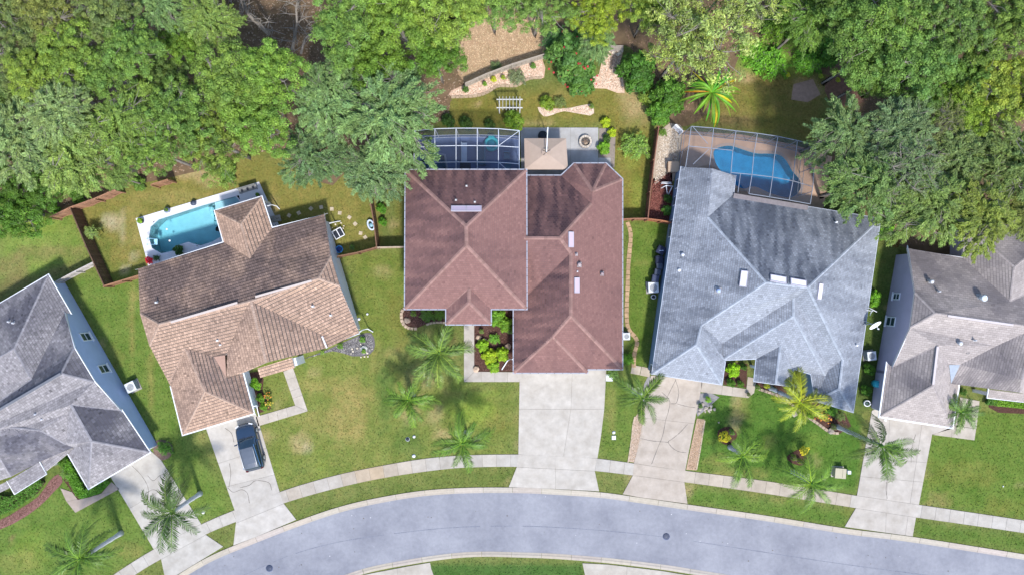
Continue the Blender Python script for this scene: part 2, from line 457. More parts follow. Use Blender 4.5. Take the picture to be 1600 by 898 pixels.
def roof_at(P, faces, px, py, fi):
    """point of roof face fi on the sight line of (px,py)"""
    f = faces[fi]; pts = [P[k] for k in f['v']]
    n = Vector((0, 0, 0)); c = sum(pts, Vector((0, 0, 0)))/len(pts)
    for i in range(len(pts)): n += (pts[i-1]-c).cross(pts[i]-c)
    n.normalize(); n = n if n.z > 0 else -n
    ray = Vector(((px-800)/FP, (449-py)/FP, -1)); C0 = Vector((0, 0, HC)); t = n.dot(c-C0)/n.dot(ray)
    return C0+ray*t, n
def skylight(rf, org, P, faces, px, py, fi, wd, ht, col):
    p, n = roof_at(P, faces, px, py, fi); h = Vector((0, 0, 1)).cross(n).normalized(); u = n.cross(h)
    M = Matrix((h, u, n)).transposed(); mb = MB()
    for s in (-1, 1):
        mb.box(p+h*s*(wd/2)+n*0.08, (0.08, ht+0.08, 0.16), M=M, col=(0.6, 0.55, 0.6)); mb.box(p+u*s*(ht/2)+n*0.081, (wd-0.08, 0.08, 0.16), M=M, col=(0.6, 0.55, 0.6))
    o = mb.obj('skylight', M_white, rf, org)
    g = MB(); g.box(p+n*0.1, (wd-0.06, ht-0.06, 0.09), M=M, col=col); g.obj('dome', mat('skylight_dome', (1, 1, 1), 0.35, 0.03), o, org)
def vent(rf, org, P, faces, px, py, fi, r=0.1, h=0.35, col=(1, 1, 1), name='vent_pipe', cap=False):
    p, n = roof_at(P, faces, px, py, fi); mb = MB()
    mb.cyl(p-Vector((0, 0, 0.1)), r, h+0.1, 12, col)
    if cap: mb.cyl(p+Vector((0, 0, h)), r*1.5, 0.09, 14, col, r*0.9)
    h_ = Vector((0, 0, 1)).cross(n).normalized(); u = n.cross(h_)
    mb.box(p+n*0.03, (r*3.2, r*3.2, 0.02), M=Matrix((h_, u, n)).transposed(), col=(0.45, 0.43, 0.42))
    return mb.obj(name, M_white, rf, org)
def downspout(root, org, pts, name='downspout'):
    mb = MB(); mb.tube(pts, [0.06]*len(pts), 8); return mb.obj(name, M_white, root, org)

# ---- house 3: two-storey red-brown roof in the middle
E = 2.75; E2 = 5.7
V = dict(a=(634, 266, E2), b=(822, 266, E2), c=(822.5, 482, E2), d=(766.5, 482, E2), d1=(766.5, 506, E2), d2=(697.5, 506, E2), e=(697.5, 482, E2), f=(633, 482, E2),
         g=(728.5, 353.5), h=(729, 383.5), i=(733, 450), j=(733, 472))
F1 = [dict(v=['a', 'b', 'g'], stain_shade=.62), dict(v=['b', 'c', 'h', 'g'], stain_shade=.05), dict(v=['c', 'd', 'i', 'e', 'f', 'h'], ref=('c', 'f'), stain_shade=-.05),
      dict(v=['f', 'a', 'g', 'h'], stain_shade=.32), dict(v=['d2', 'd1', 'j'], stain_shade=0), dict(v=['e', 'd2', 'j', 'i'], ref=('e', 'd2'), stain_shade=.45, s=.62), dict(v=['d1', 'd', 'i', 'j'], ref=('d1', 'd'), stain_shade=.1, s=.62)]
P1 = solve_roof(V, F1)
V = dict(a=(822, 275, E), b=(877, 275, E), t1=(897, 256, E), t2=(947, 256, E), t3=(972, 280, E), c=(972, 576, E), d=(918, 576, E), d1=(917.5, 581.5, E), e=(803, 581.5, E), f=(803, 470, E),
         ta=(926, 299), tb=(924, 318), w1=(875, 372), w0=(806, 372, 5.75), w2=(892, 395), w3=(823, 463), w4=(806, 476, 2.9), s1=(892, 493), s2=(864, 525), a0=(806, 275, E))
F2 = [dict(v=['a0', 'b', 'tb', 'w1', 'w0'], ref=('a', 'b'), stain_shade=.78), dict(v=['b', 't1', 'ta', 'tb'], ref=('b', 't1'), stain_shade=.3, s=None), dict(v=['t1', 't2', 'ta'], ref=('t1', 't2'), stain_shade=.65, s=.6),
      dict(v=['t2', 't3', 'ta'], ref=('t2', 't3'), stain_shade=.4, s=None), dict(v=['t3', 'c', 's1', 'w2', 'w1', 'tb', 'ta'], stain_shade=-.05), dict(v=['w0', 'w1', 'w2', 'w3', 'w4'], ref=((815, 470, E), (875, 470, E)), dir=('w0', 'w1'), stain_shade=.05, s=None),
      dict(v=['e', 'f', 'w4', 'w3', 'w2', 's1', 's2'], ref=('e', 'f'), stain_shade=.42), dict(v=['c', 'd', 's2', 's1'], stain_shade=.0), dict(v=['d1', 'e', 's2'], stain_shade=.0), dict(v=['d', 'd1', 's2'], ref=('c', 'd'), s=None)]
P2 = solve_roof(V, F2)
org = W(800, 420, 0)
h3 = empty('house', org, 'large middle house with a red-brown shingle roof of two linked blocks', 'house')
st3 = dict(col=(0.226, 0.124, 0.112), col2=(0.072, 0.044, 0.050), rnd=.06, course=.20, tab=.26, seed=3, capw=.17, cap=(0.265, 0.160, 0.140), streak=True, lift=.022)
rfA = build_roof(h3, org, P1, F1, st3, None); st3['seed'] = 4
rfB = build_roof(h3, org, P2, F2, st3, None)
wq3a = build_walls(h3, org, P1, ['a', 'b', 'c', 'f'], (0.42, 0.33, 0.29), 0.4)
wq3b = build_walls(h3, org, P2, ['a', 'b', 't1', 't2', 't3', 'c', 'e', 'f'], (0.42, 0.33, 0.29), 0.4)
for pq in ((700.5, 503), (763.5, 503)):
    mb = MB(); q = W(*pq, E2); mb.box((q.x, q.y, 2.7), (.4, .4, 5.4)); mb.obj('porch_post', M_white, h3, org)
strip_edge([P1[k] for k in 'abc'] + [P1[k] for k in ('d', 'd1', 'd2', 'e', 'f')], True, .10, -.1, .0, (.8, .8, .9), 'gutter', M_greyp, h3, org, .02, .75)
strip_edge([P2[k] for k in ('a0', 'b', 't1', 't2', 't3', 'c', 'd', 'd1', 'e', 'f')], False, .10, -.1, .0, (.8, .8, .9), 'gutter', M_greyp, h3, org, .02, .75)
for x in (717, 740.5): skylight(rfA, org, P1, F1, x, 327, 0, 1.35, .5, (0.48, 0.40, 0.50))
skylight(rfB, org, P2, F2, 891.5, 374.5, 4, 1.4, .48, (0.50, 0.40, 0.48)); skylight(rfB, org, P2, F2, 900.5, 445.5, 4, 1.4, .48, (0.50, 0.40, 0.48))
for x, y in ((729, 291), (712.5, 313), (742, 316)): vent(rfA, org, P1, F1, x, y, 0, .07, .3, (.8, .75, .7))
vent(rfB, org, P2, F2, 905, 413.5, 4, .15, .3, (.5, .4, .38), 'roof_vent', True)
vent(rfB, org, P2, F2, 900.5, 397.5, 4, .09, .3, (.45, .35, .35)); vent(rfB, org, P2, F2, 902, 424, 4, .06, .2, (.9, .8, .8)); vent(rfB, org, P2, F2, 940.5, 427.5, 4, .13, .25, (.4, .3, .3), 'roof_vent', True)
downspout(h3, org, [W(801, 561, E), W(796, 561, 2.4), W(793, 563, .3), W(784, 577, .08)])

# ---- house 2: tan roof with the white-decked pool
V = dict(A=(216, 420, E), K=(219, 489), L=(234, 540), M=(264.5, 598, E), g1=(267.6, 604, E), g2=(286, 678, E), g3=(396, 645, E), g4=(379, 583, E), gr1=(290, 544), gr2=(320, 611),
         k1=(334.5, 557), k2=(352, 554.5), k3=(354, 589), B=(350, 379, E), C=(336, 330, E), D=(408.5, 308, E), E=(424.5, 357, E), N1=(376.4, 350), N2=(390.5, 404),
         F=(507, 335, E), G=(517, 400), H=(531, 447), O=(561.5, 519, E), U=(511, 543, E), V=(503.5, 523), I=(497, 435), J=(249, 506), X1=(392, 470), X2=(416, 566), Y1=(381, 487.5), c1=(380, 582, 4.5), c2=(355, 551))
F3 = [dict(v=['A', 'B', 'N2', 'E', 'F', 'G', 'I', 'X1', 'J', 'K'], ref=('A', 'F'), stain_shade=.75), dict(v=['B', 'C', 'N1', 'N2'], ref=('B', 'C'), stain_shade=.1), dict(v=['C', 'D', 'N1'], ref=('C', 'D'), stain_shade=.7), dict(v=['D', 'E', 'N2', 'N1'], ref=('D', 'E'), stain_shade=.15),
      dict(v=['U', 'V', 'X1', 'X2'], ref=((507.3, 533, E), (503.5, 523, E)), dir=('X1', 'X2'), stain_shade=.28, s=None), dict(v=['O', 'U', 'V', 'X1', 'I', 'H'], ref=('O', 'U'), stain_shade=-.05, s=None),
      dict(v=['G', 'H', 'I'], dir=('G', 'H'), stain_shade=.2, s=None), dict(v=['K', 'L', 'J'], dir=('K', 'L'), stain_shade=.1, s=None),
      dict(v=['M', 'gr1', 'k1', 'k2', 'c2', 'Y1', 'X1', 'J', 'L'], dir=('X1', 'J'), stain_shade=-.05, s=None),
      dict(v=['M', 'g1', 'gr1'], dir=('X1', 'J'), stain_shade=0, s=None), dict(v=['g1', 'g2', 'gr2', 'gr1'], ref=('g1', 'g2'), stain_shade=.1), dict(v=['g2', 'g3', 'gr2'], ref=('g2', 'g3'), stain_shade=-.05),
      dict(v=['g3', 'g4', 'k3', 'k1', 'gr1', 'gr2'], ref=('g3', 'g4'), stain_shade=.45), dict(v=['X1', 'Y1', 'c2', 'k3', 'c1', 'X2'], dir=('X1', 'X2'), stain_shade=.1, s=None)]
V['X1'] = (392, 470, 5.9); V['I'] = (497, 435, 5.9); V['J'] = (249, 506, 5.9); V['X2'] = (416, 566, 5.9); V['V'] = (503.5, 523, 2.95)
V['Y1'] = (381, 487.5, 5.3); V['c2'] = (355, 551, 4.0); V['G'] = (517, 400, 4.55); V['H'] = (531, 447, 4.6); V['K'] = (219, 489, 4.65); V['L'] = (234, 540, 4.5)
V['k3'] = (354, 589, 3.75); V['k1'] = (334.5, 557, 4.2); V['k2'] = (352, 554.5, 4.1)
P3 = solve_roof(V, F3); org = W(400, 480, 0)
h2 = empty('house', org, 'tan shingle-roofed house with an open turquoise pool behind it', 'house', rz=0)
st2 = dict(col=(0.385, 0.262, 0.195), col2=(0.152, 0.110, 0.098), rnd=.13, course=.30, tab=.20, seed=12, cap=(0.37, 0.27, 0.215), streak=False, lift=.06, gap=.05)
rf2 = build_roof(h2, org, P3, F3, st2, None)
# flat brown cricket and porch roof
mb = MB(); mb.poly([P3['k1']+Vector((0, 0, .03)), P3['k3']+Vector((0, 0, .06)), P3['k2']+Vector((0, 0, .06))]); mb.obj('roof_cricket', mat('rolled_roofing', (.35, .225, .175), .9, .1, 3), rf2, org)
pv = dict(p1=(407, 589.5, E), p2=(460.5, 574, E), p3=(456, 558, 3.35), p4=(402.5, 575, 3.35)); pf = [dict(v=['p1', 'p2', 'p3', 'p4'], s=None, stain_shade=-.05)]
PP = solve_roof(pv, pf); build_roof(h2, org, PP, pf, st2, None)
mb = MB(); q = W(466, 563, 1.2); mb.box((q.x, q.y, 1.3), (.55, .8, 2.6), math.radians(16), (1, 1, 1)); mb.obj('porch_post', M_white, h2, org)
wq2 = build_walls(h2, org, P3, ['A', 'K', 'L', 'M', 'g1', 'g2', 'g3', 'g4', 'U', 'O', 'H', 'G', 'F', 'E', 'B'], (0.66, 0.70, 0.77), 0.42, straight=(9, 12, (10, 11)))
for pq in ((340.5, 332.5), (406, 313)):
    mb = MB(); q = W(*pq, E); mb.box((q.x, q.y, 1.27), (.22, .22, 2.54), math.radians(16)); mb.obj('patio_post', M_white, h2, org)
strip_edge([P3[k] for k in 'ABCDEF'], False, .10, -.12, -.01, (1, 1, 1), 'gutter', M_white, h2, org, .02)
strip_edge([P3[k] for k in ('F', 'G', 'H', 'O')], False, .06, -.15, -.01, (.7, .68, .68), 'rake_board', M_white, h2, org, .02)
strip_edge([P3[k] for k in ('O', 'U')], False, .10, -.12, -.01, (.8, .8, .8), 'gutter', M_white, h2, org, -.14)
strip_edge([P3[k] for k in ('g1', 'g2', 'g3', 'g4')], False, .12, -.12, -.01, (1, 1, 1), 'gutter', M_white, h2, org, .02)
rvm = mat('ridge_vent_white', (.50, .43, .39), .6, .05)
for a, b in (((267, 503), (371, 472.5)), ((399, 463.5), (487, 438.5))):
    mb = MB(); mb.bar(W(*a, 5.97), W(*b, 5.97), .2, .08); mb.obj('ridge_vent', rvm, rf2, org)
for x, y, f in ((245.5, 472, 0), (345.5, 538, 8), (341, 531, 8), (489, 478, 5), (517, 492, 5)): vent(rf2, org, P3, F3, x, y, f, .08, .35)
mb = MB(); mb.bar(W(503.5, 525, 3.0), W(511, 543, 3.0), .14, .18); mb.obj('gutter', M_white, h2, org)
downspout(h2, org, [W(562, 518, E), W(566, 515, 2.2), W(574, 513, .4), W(583, 518, .1)])
downspout(h2, org, [W(396, 634, E), W(401, 633, 2.0), W(402.5, 640, .5), W(405, 650, .1)])
downspout(h2, org, [W(418, 322, 2.3), W(424, 320, 1.2), W(432, 322, .3), W(437, 327, .1)])
downspout(h2, org, [W(515, 349, 2.0), W(523, 347, .2), W(532, 345.5, .1)])

# ---- house 4: blue-grey roof with the screened pool
V = dict(n1=(1064.3, 261, E), n2=(1113.6, 263.7, 4.3), n3=(1149.5, 275, E), m1=(1146, 304, E), m2=(1376, 342, E), s1=(1333, 643.5, E), s2=(1274, 625.5, E), s3=(1267.5, 584, E), p1=(1240, 576, E), p2=(1234.6, 603, E), pm=(1212, 600, 3.9), p3=(1178.4, 595, E), p4=(1182, 560, E),
         fa=(1129, 536, E), fb=(1128.5, 562, E), ge=(1133, 565, E), g2=(1128, 600.3, E), g1=(1019, 583.5, E), gc=(1088, 538), d=(1096, 508), r0=(1106, 339.5), r1=(1197, 441), r2=(1262, 449), e1=(1317, 561), e2=(1311.5, 607), q1=(1240, 466), q2=(1240, 493), x1=(1290, 586.5, E), x2=(1294, 578, 2.95), t1=(1219.5, 540), gv=(1124.5, 552, 3.1))
F4 = [dict(v=['m1', 'm2', 'r2', 'r1', 'r0'], ref=('m1', 'm2'), stain_shade=.66), dict(v=['n1', 'n2', 'r0', 'r1', 'd', 'gc', 'g1'], ref=('g1', 'n1'), stain_shade=.30), dict(v=['n3', 'm1', 'r0', 'n2'], dir=('n3', 'm1'), stain_shade=.1, s=None), 
      dict(v=['g1', 'g2', 'gc'], ref=('g1', 'g2'), stain_shade=-.1), dict(v=['g2', 'ge', 'gv', 'd', 'gc'], ref=('g2', 'ge'), stain_shade=.1), dict(v=['d', 'gv', 'fa', 'q1', 'x2', 'e1', 'r2', 'r1'], ref=((1100, 570, E), (1300, 600, E)), dir=('r1', 'r2'), s=.42, stain_shade=.05),
      dict(v=['fb', 'fa', 'q1', 'q2'], ref=('fb', 'fa'), stain_shade=.35, dir=('q1', 'q2')), dict(v=['fb', 'p4', 't1', 'p1', 's3', 'x1', 'q2'], ref=('fb', 's3'), stain_shade=.0), dict(v=['q1', 'q2', 'x1', 'x2'], dir=('q1', 'q2'), s=None, stain_shade=.1),
      dict(v=['p3', 'p4', 't1', 'pm'], ref=('p3', 'p4'), stain_shade=.5, s=None), dict(v=['p1', 'p2', 'pm', 't1'], dir=('p1', 'p2'), stain_shade=.0, s=None), dict(v=['m2', 's1', 'e2', 'e1', 'r2'], ref=('m2', 's1'), stain_shade=.22),
      dict(v=['gv', 'ge', 'fb', 'fa'], dir=('ge', 'fb'), s=None, stain_shade=.4), dict(v=['s1', 's2', 'e2'], ref=('s1', 's2'), stain_shade=.1), dict(v=['s2', 's3', 'x1', 'x2', 'e1', 'e2'], ref=('s2', 's3'), stain_shade=.35)]
V['q1'] = (1240, 466, 5.3); V['q2'] = (1240, 493, 5.3)
P4 = solve_roof(V, F4); org = W(1190, 460, 0)
h4 = empty('house', org, 'house with a pale blue-grey weathered roof, white skylights and a screened free-form pool behind it', 'house')
st4 = dict(col=(0.282, 0.304, 0.346), col2=(0.095, 0.108, 0.138), rnd=.09, course=.20, tab=.24, seed=21, cap=(0.32, 0.35, 0.40), streak=True, lift=.025)
rf4 = build_roof(h4, org, P4, F4, st4, None)
wq4 = build_walls(h4, org, P4, ['n1', 'n3', 'm1', 'm2', 's1', 's2', 's3', 'p1', 'p4', 'fb', 'g2', 'g1'], (0.20, 0.29, 0.42), 0.12)
strip_edge([P4[k] for k in ('n1', 'n3', 'm1', 'm2', 's1', 's2', 's3', 'p1', 'p2', 'p3', 'p4', 'fb', 'ge', 'g2', 'g1')], True, .05, -.14, -.01, (.75, .8, .9), 'fascia', M_white, h4, org, .01)
skylight(rf4, org, P4, F4, 1162.5, 435.5, 1, 1.45, .58, (.95, .95, .97)); skylight(rf4, org, P4, F4, 1280, 455, 11, 1.45, .5, (.95, .95, .97))
for x, y in ((1215.5, 436.5), (1247, 442)): skylight(rf4, org, P4, F4, x, y, 0, 1.45, .6, (.95, .95, .97))
vent(rf4, org, P4, F4, 1122, 453.5, 1, .2, .3, (.5, .6, .85), 'roof_vent'); vent(rf4, org, P4, F4, 1061, 422, 1, .16, .2, (1, 1, 1), 'roof_vent'); vent(rf4, org, P4, F4, 1066, 398, 1, .14, .25, (.7, .72, .78), 'roof_vent', True)
vent(rf4, org, P4, F4, 1305, 347.5, 0, .1, .4); vent(rf4, org, P4, F4, 1337, 538.5, 11, .1, .35)
mb = MB(); mb.bar(W(1146, 306, 2.95), W(1262, 325, 2.95), .5, .06); mb.obj('screen_gutter', mat('gutter_brown', (.20, .18, .19), .6), h4, org)
for pq in ((1180, 573, 1.2), (1235, 600, 1.2)):
    q = W(*pq); mb = MB(); mb.box((q.x, q.y, 1.3), (.25, .25, 2.6)); mb.obj('porch_post', M_white, h4, org)
for yy in (285, 312, 349, 362, 578):
    xx = 1064 - 45*(yy-261)/322.0; q = W(xx, yy, E)+Vector((.10, 0, 0)); mb = MB(); mb.box((q.x, q.y, 1.75), (.10, 1.0, 1.1), math.radians(-8)); mb.box((q.x-.04, q.y, 1.75), (.05, .8, .9), math.radians(-8), (.1, .14, .2)); mb.obj('window', M_white, h4, org)

# ---- house 1 (bottom left, light blue walls)
V = dict(a0=(-140, 556, E), a=(75.2, 430, E), b=(109.9, 489.8, E), b1=(101.5, 487.5), c=(115.3, 543.3, 4.6), d=(147, 596, 4.6), e=(190, 641, E), f=(233.5, 706, E), g=(138.3, 762.4, E), h=(107, 709, E), i=(115, 698.5, 3.2), 
         r1=(22, 544.5), v1=(49, 593), r0=(-120, 628), v0=(-90, 545), R1=(95, 583.5, 5.9), R0=(-120, 709, 5.9), G1=(111, 632), G2=(143, 689), j=(106, 646), L1=(64, 672), L0=(-60, 655), l2=(98, 700), l3=(61, 721.5), l4=(16, 744.5), l5=(0, 712), l6=(-80, 760), k0=(-60, 575))
V.update(b1=(101.5, 487.5, 2.95), r1=(22, 544.5, 4.9), v1=(49, 593, 5.0), G1=(111, 632, 4.9), G2=(143, 689, 4.9), j=(106, 646, 4.4), L1=(64, 672, 4.7), L0=(-60, 660, 5.9), l5=(-4, 711, 5.0), l2=(100, 700, 3.3), l3=(61, 721.5, 3.2), l4=(16, 744.5, 3.2), l6=(-120, 790, 3.0), k0=(-120, 628, 5.0), l1=(104, 694, 3.5))
F5 = [dict(v=['a0', 'a', 'r1', 'k0'], stain_shade=.62, s=None, dir=('a0', 'a')), dict(v=['a', 'b', 'b1', 'v1', 'r1'], dir=('a', 'b'), s=None, stain_shade=.22), dict(v=['r1', 'v1', 'R0', 'k0'], dir=('k0', 'r1'), s=None, stain_shade=-.35),
      dict(v=['b1', 'c', 'R1', 'R0', 'v1'], dir=('R0', 'R1'), s=None, stain_shade=.85), dict(v=['c', 'd', 'R1'], dir=('c', 'd'), s=None, stain_shade=.6),
      dict(v=['R1', 'd', 'e', 'G1', 'j', 'l1', 'L1', 'L0', 'R0'], dir=('R0', 'R1'), s=None, stain_shade=.05), dict(v=['e', 'f', 'G2', 'G1'], dir=('e', 'f'), s=None, stain_shade=.85), dict(v=['f', 'g', 'G2'], dir=('f', 'g'), s=None, stain_shade=.15),
      dict(v=['g', 'h', 'i', 'l1', 'j', 'G1', 'G2'], dir=('g', 'h'), s=None, stain_shade=.05), dict(v=['l1', 'i', 'l3', 'l4', 'l5', 'L0', 'L1'], dir=('L0', 'l5'), s=None, stain_shade=.85), dict(v=['l4', 'l6', 'L0', 'l5'], dir=('l4', 'l6'), s=None, stain_shade=.1)]
P5 = solve_roof(V, F5); org = W(60, 600, 0)
h1 = empty('house', org, 'light blue-walled house with a grey shingle roof in the lower left corner', 'house')
st1 = dict(col=(0.272, 0.256, 0.264), col2=(0.105, 0.102, 0.122), rnd=.14, course=.23, tab=.22, seed=31, cap=(0.26, 0.25, 0.27), streak=False, lift=.03)
rf1 = build_roof(h1, org, P5, F5, st1, None)
pv = dict(p1=(64, 720, 3.0), p2=(115, 699, 3.0), p3=(120, 707, E), p4=(70, 737, E), q1=(61, 721.5, 3.25), q2=(72, 740, E), q3=(23, 771, E), q4=(11, 751, 3.25), z1=(11, 751, 3.2), z2=(16, 761, E), z3=(-90, 812, E), z4=(-90, 800, 3.1))
pf = [dict(v=['p3', 'p4', 'p1', 'p2'], s=None, stain_shade=.1), dict(v=['q2', 'q3', 'q4', 'q1'], s=None, stain_shade=.3), dict(v=['z2', 'z3', 'z4', 'z1'], s=None, stain_shade=.2)]
pv['p3'] = (113, 702, 2.8)
PP = solve_roof(pv, pf); build_roof(h1, org, PP, pf, st1, None)
strip_edge([PP[k] for k in ('q1', 'q2', 'q3', 'q4')], False, .05, -.12, .01, (1, 1, 1), 'gutter', M_white, h1, org, .01)
wq1 = build_walls(h1, org, P5, ['a0', 'a', 'b', 'c', 'd', 'e', 'f', 'g', 'h', 'i', 'l3', 'l4', 'l6'], (0.47, 0.56, 0.80), 0.45, straight=(1, 6, (2, 3, 4, 5)))
strip_edge([P5[k] for k in ('a0', 'a', 'b')], False, .10, -.12, -.01, (1, 1, 1), 'gutter', M_white, h1, org, .02)
strip_edge([P5[k] for k in ('b1', 'c', 'd', 'e')], False, .09, -.15, -.01, (1, 1, 1), 'rake_board', M_white, h1, org, .02)
strip_edge([P5[k] for k in ('e', 'f', 'g', 'h')], False, .10, -.12, -.01, (1, 1, 1), 'gutter', M_white, h1, org, .02)
mb = MB(); mb.bar(W(95, 583, 5.97), W(-60, 674, 5.97), .22, .08, (.35, .35, .38)); mb.obj('ridge_vent', M_greyp, rf1, org)
for x, y, f in ((15, 502, 0), (22, 504, 0), (57, 646, 5), (67, 654, 5)): vent(rf1, org, P5, F5, x, y, f, .09, .3, (.6, .6, .62))
wall_window(h1, org, wq1[1], wq1[6], 134, 526, .85, 1.5); wall_window(h1, org, wq1[1], wq1[6], 162, 576, .85, 1.5)
mb = MB(); q0 = W(78, 727, 1.3); mb.box((q0.x, q0.y, 1.3), (.25, .25, 2.5)); mb.obj('porch_post', M_white, h1, org)

# ---- house 5 (right, lilac walls)
V = dict(a=(1418, 388, E), ae=(1504.4, 403, E), n0=(1505, 345, E), n1=(1668, 352, E), n2=(1660, 420, E), nr1=(1585, 417, 4.9), nv=(1578.6, 471, 4.95), nr2=(1640, 440, 4.0), b=(1429.5, 457, 4.7), c=(1422, 512, 4.7), d=(1393.5, 573, E), d0=(1387, 567, E), e=(1375.6, 649.6, E), f=(1488, 667, E), g=(1497.7, 600, E),
         R1=(1461.5, 489, 5.9), R2=(1620, 511, 5.9), R3=(1760, 531, 5.9), G1=(1465, 539, 4.9), G2=(1457.6, 602.4, 4.9), k1=(1482.6, 569.4, 4.3), k2=(1499.5, 569.4, 4.3), k3=(1485.5, 598.8, 3.3), x1=(1556.6, 540, 4.9), y1=(1597, 592, 5.9), y2=(1595, 613, 5.3), z2=(1700, 640, E), z3=(1760, 640, E), nr3=(1720, 430, E))
F6 = [dict(v=['a', 'ae', 'nv', 'nr2', 'R3', 'R2', 'R1', 'b'], dir=('R1', 'R2'), s=None, stain_shade=.62), dict(v=['n0', 'ae', 'nv', 'nr1'], dir=('n0', 'ae'), s=None, stain_shade=.35), dict(v=['n0', 'n1', 'nr1'], dir=('n0', 'n1'), s=None, stain_shade=.65), dict(v=['n1', 'nr2', 'nv', 'nr1'], dir=('nr1', 'nv'), s=None, stain_shade=.1),
      dict(v=['b', 'c', 'R1'], dir=('b', 'c'), s=None, stain_shade=.35), dict(v=['c', 'd', 'G1', 'k1', 'k2', 'x1', 'R2', 'R1'], dir=('R1', 'R2'), s=None, stain_shade=-.08), dict(v=['d', 'd0', 'e', 'G2', 'G1'], dir=('d0', 'e'), s=None, stain_shade=.60), dict(v=['e', 'f', 'G2'], dir=('e', 'f'), s=None, stain_shade=.02),
      dict(v=['f', 'g', 'k3', 'k1', 'G1', 'G2'], dir=('f', 'g'), s=None, stain_shade=.1), dict(v=['k3', 'k2', 'x1', 'R2', 'y1', 'y2', 'g'], dir=('R2', 'y1'), s=None, stain_shade=.55), dict(v=['y2', 'z2', 'R3', 'R2', 'y1'], dir=('R2', 'y1'), s=None, stain_shade=0)]
P6 = solve_roof(V, F6); org = W(1500, 520, 0)
h5 = empty('house', org, 'lilac-walled house with a warm grey shingle roof at the right edge', 'house')
st5 = dict(col=(0.360, 0.318, 0.300), col2=(0.165, 0.148, 0.155), rnd=.07, course=.21, tab=.4, seed=41, cap=(0.34, 0.30, 0.29), streak=False, lift=.02)
rf5 = build_roof(h5, org, P6, F6, st5, None)
mb = MB(); mb.poly([P6['k1']+Vector((0, 0, .05)), P6['k3']+Vector((0, 0, .07)), P6['k2']+Vector((0, 0, .05))]); mb.obj('roof_cricket', mat('pale_flashing', (.27, .31, .37), .6, .1, 3), rf5, org)
pv = dict(p1=(1546, 608, 3.3), p2=(1620, 617, 3.3), p3=(1618, 630, E), p4=(1543, 620.5, E)); pf = [dict(v=['p4', 'p3', 'p2', 'p1'], s=None, stain_shade=.1)]
PP = solve_roof(pv, pf); build_roof(h5, org, PP, pf, st5, None)
strip_edge([PP[k] for k in ('p1', 'p4', 'p3')], False, .08, -.12, .01, (1, 1, 1), 'gutter', M_white, h5, org, .01)
wq5 = build_walls(h5, org, P6, ['a', 'b', 'c', 'd', 'd0', 'e', 'f', 'g', 'y2', 'z2', 'R3', 'n1', 'n0', 'ae'], (0.44, 0.40, 0.50), 0.45, straight=(0, 4, (1, 2, 3)))
strip_edge([P6[k] for k in ('a', 'b', 'c', 'd')], False, .09, -.15, -.01, (1, 1, 1), 'rake_board', M_white, h5, org, .02)
strip_edge([P6[k] for k in ('ae', 'a')], False, .05, -.12, -.01, (1, 1, 1), 'fascia', M_white, h5, org, .02)
strip_edge([P6[k] for k in ('d0', 'e', 'f', 'g')], False, .14, -.12, -.01, (1.1, 1.1, 1.1), 'gutter', M_white, h5, org, .02)
for a, b in (((1481, 493, 5.97), (1583, 507.5, 5.97)), ((1465, 541, 4.97), (1458, 600, 4.97))):
    mb = MB(); mb.bar(W(*a), W(*b), .2, .08, (.7, .62, .6)); mb.obj('ridge_vent', M_white, rf5, org)
vent(rf5, org, P6, F6, 1532, 465, 0, .24, .55, (.75, .8, .82), 'roof_vent', True)
for x, y, f, r in ((1453, 440, 0, .15), (1466, 455, 0, .08), (1497.5, 535.5, 5, .16), (1522, 531, 5, .07)): vent(rf5, org, P6, F6, x, y, f, r, .35, (.7, .7, .7), cap=r > .1)
vent(rf5, org, P6, F6, 1511, 550, 5, .2, .12, (.3, .27, .25), 'roof_vent')
wall_window(h5, org, wq5[1], wq5[2], 1401, 463, .62, 1.15); wall_window(h5, org, wq5[1], wq5[2], 1392, 502, .9, 1.6)
q = W(1532, 612, 1); mb = MB(); mb.box((q.x, q.y, 1.3), (.3, .3, 2.6)); mb.obj('porch_post', M_white, h5, org)
# ---- doors and windows on the street fronts
def on_wall(root, org, A, B, t, z, wd, ht, kind):
    """a door or window at fraction t of the wall between ground points A and B"""
    a, b = Vector((A.x, A.y, 0)), Vector((B.x, B.y, 0)); d = (b-a).normalized(); p = a+(b-a)*t+Vector((0, 0, z+ht/2)); nrm = Vector((-d.y, d.x, 0))
    if nrm.y > 0: nrm = -nrm
    M = Matrix((d, nrm, Vector((0, 0, 1)))).transposed()
    if kind == 'garage_door':
        mb = MB(); n = 4
        for k in range(n):
            for j in range(max(2, int(wd/.6))):
                m_ = max(2, int(wd/.6)); mb.box(p+d*(wd*((j+.5)/m_-.5))+Vector((0, 0, ht*((k+.5)/n-.5)))+nrm*.03, (wd/m_-.06, .05, ht/n-.06), M=M)
        mb.box(p+nrm*.01, (wd, .03, ht), M=M, col=(.85, .85, .85)); tag(mb.obj('garage_door', M_white, root, org), kind='stuff')
        fr = MB(); fr.box(p+Vector((0, 0, ht/2+.06))+nrm*.03, (wd+.3, .1, .12), M=M)
        for s in (-1, 1): fr.box(p+d*s*(wd/2+.08)+nrm*.03, (.14, .1, ht), M=M)
        fr.obj('door_frame', M_white, root, org); return
    mb = MB(); f = .09
    for s in (-1, 1): mb.box(p+d*s*wd/2+nrm*.03, (f, .1, ht+f), M=M); mb.box(p+Vector((0, 0, s*ht/2))+nrm*.033, (wd-f, .1, f), M=M)
    if kind == 'window': mb.box(p+nrm*.028, (wd-f, .07, .06), M=M)
    wo = mb.obj('window_frame' if kind == 'window' else 'front_door', M_white, root, org); g = MB(); g.box(p+nrm*.012, (wd-f, .02, ht-f), M=M)
    g.obj('pane' if kind == 'window' else 'door_leaf', M_pane if kind == 'window' else mat('door_wood', (.16, .09, .06), .5, .1), wo, org)
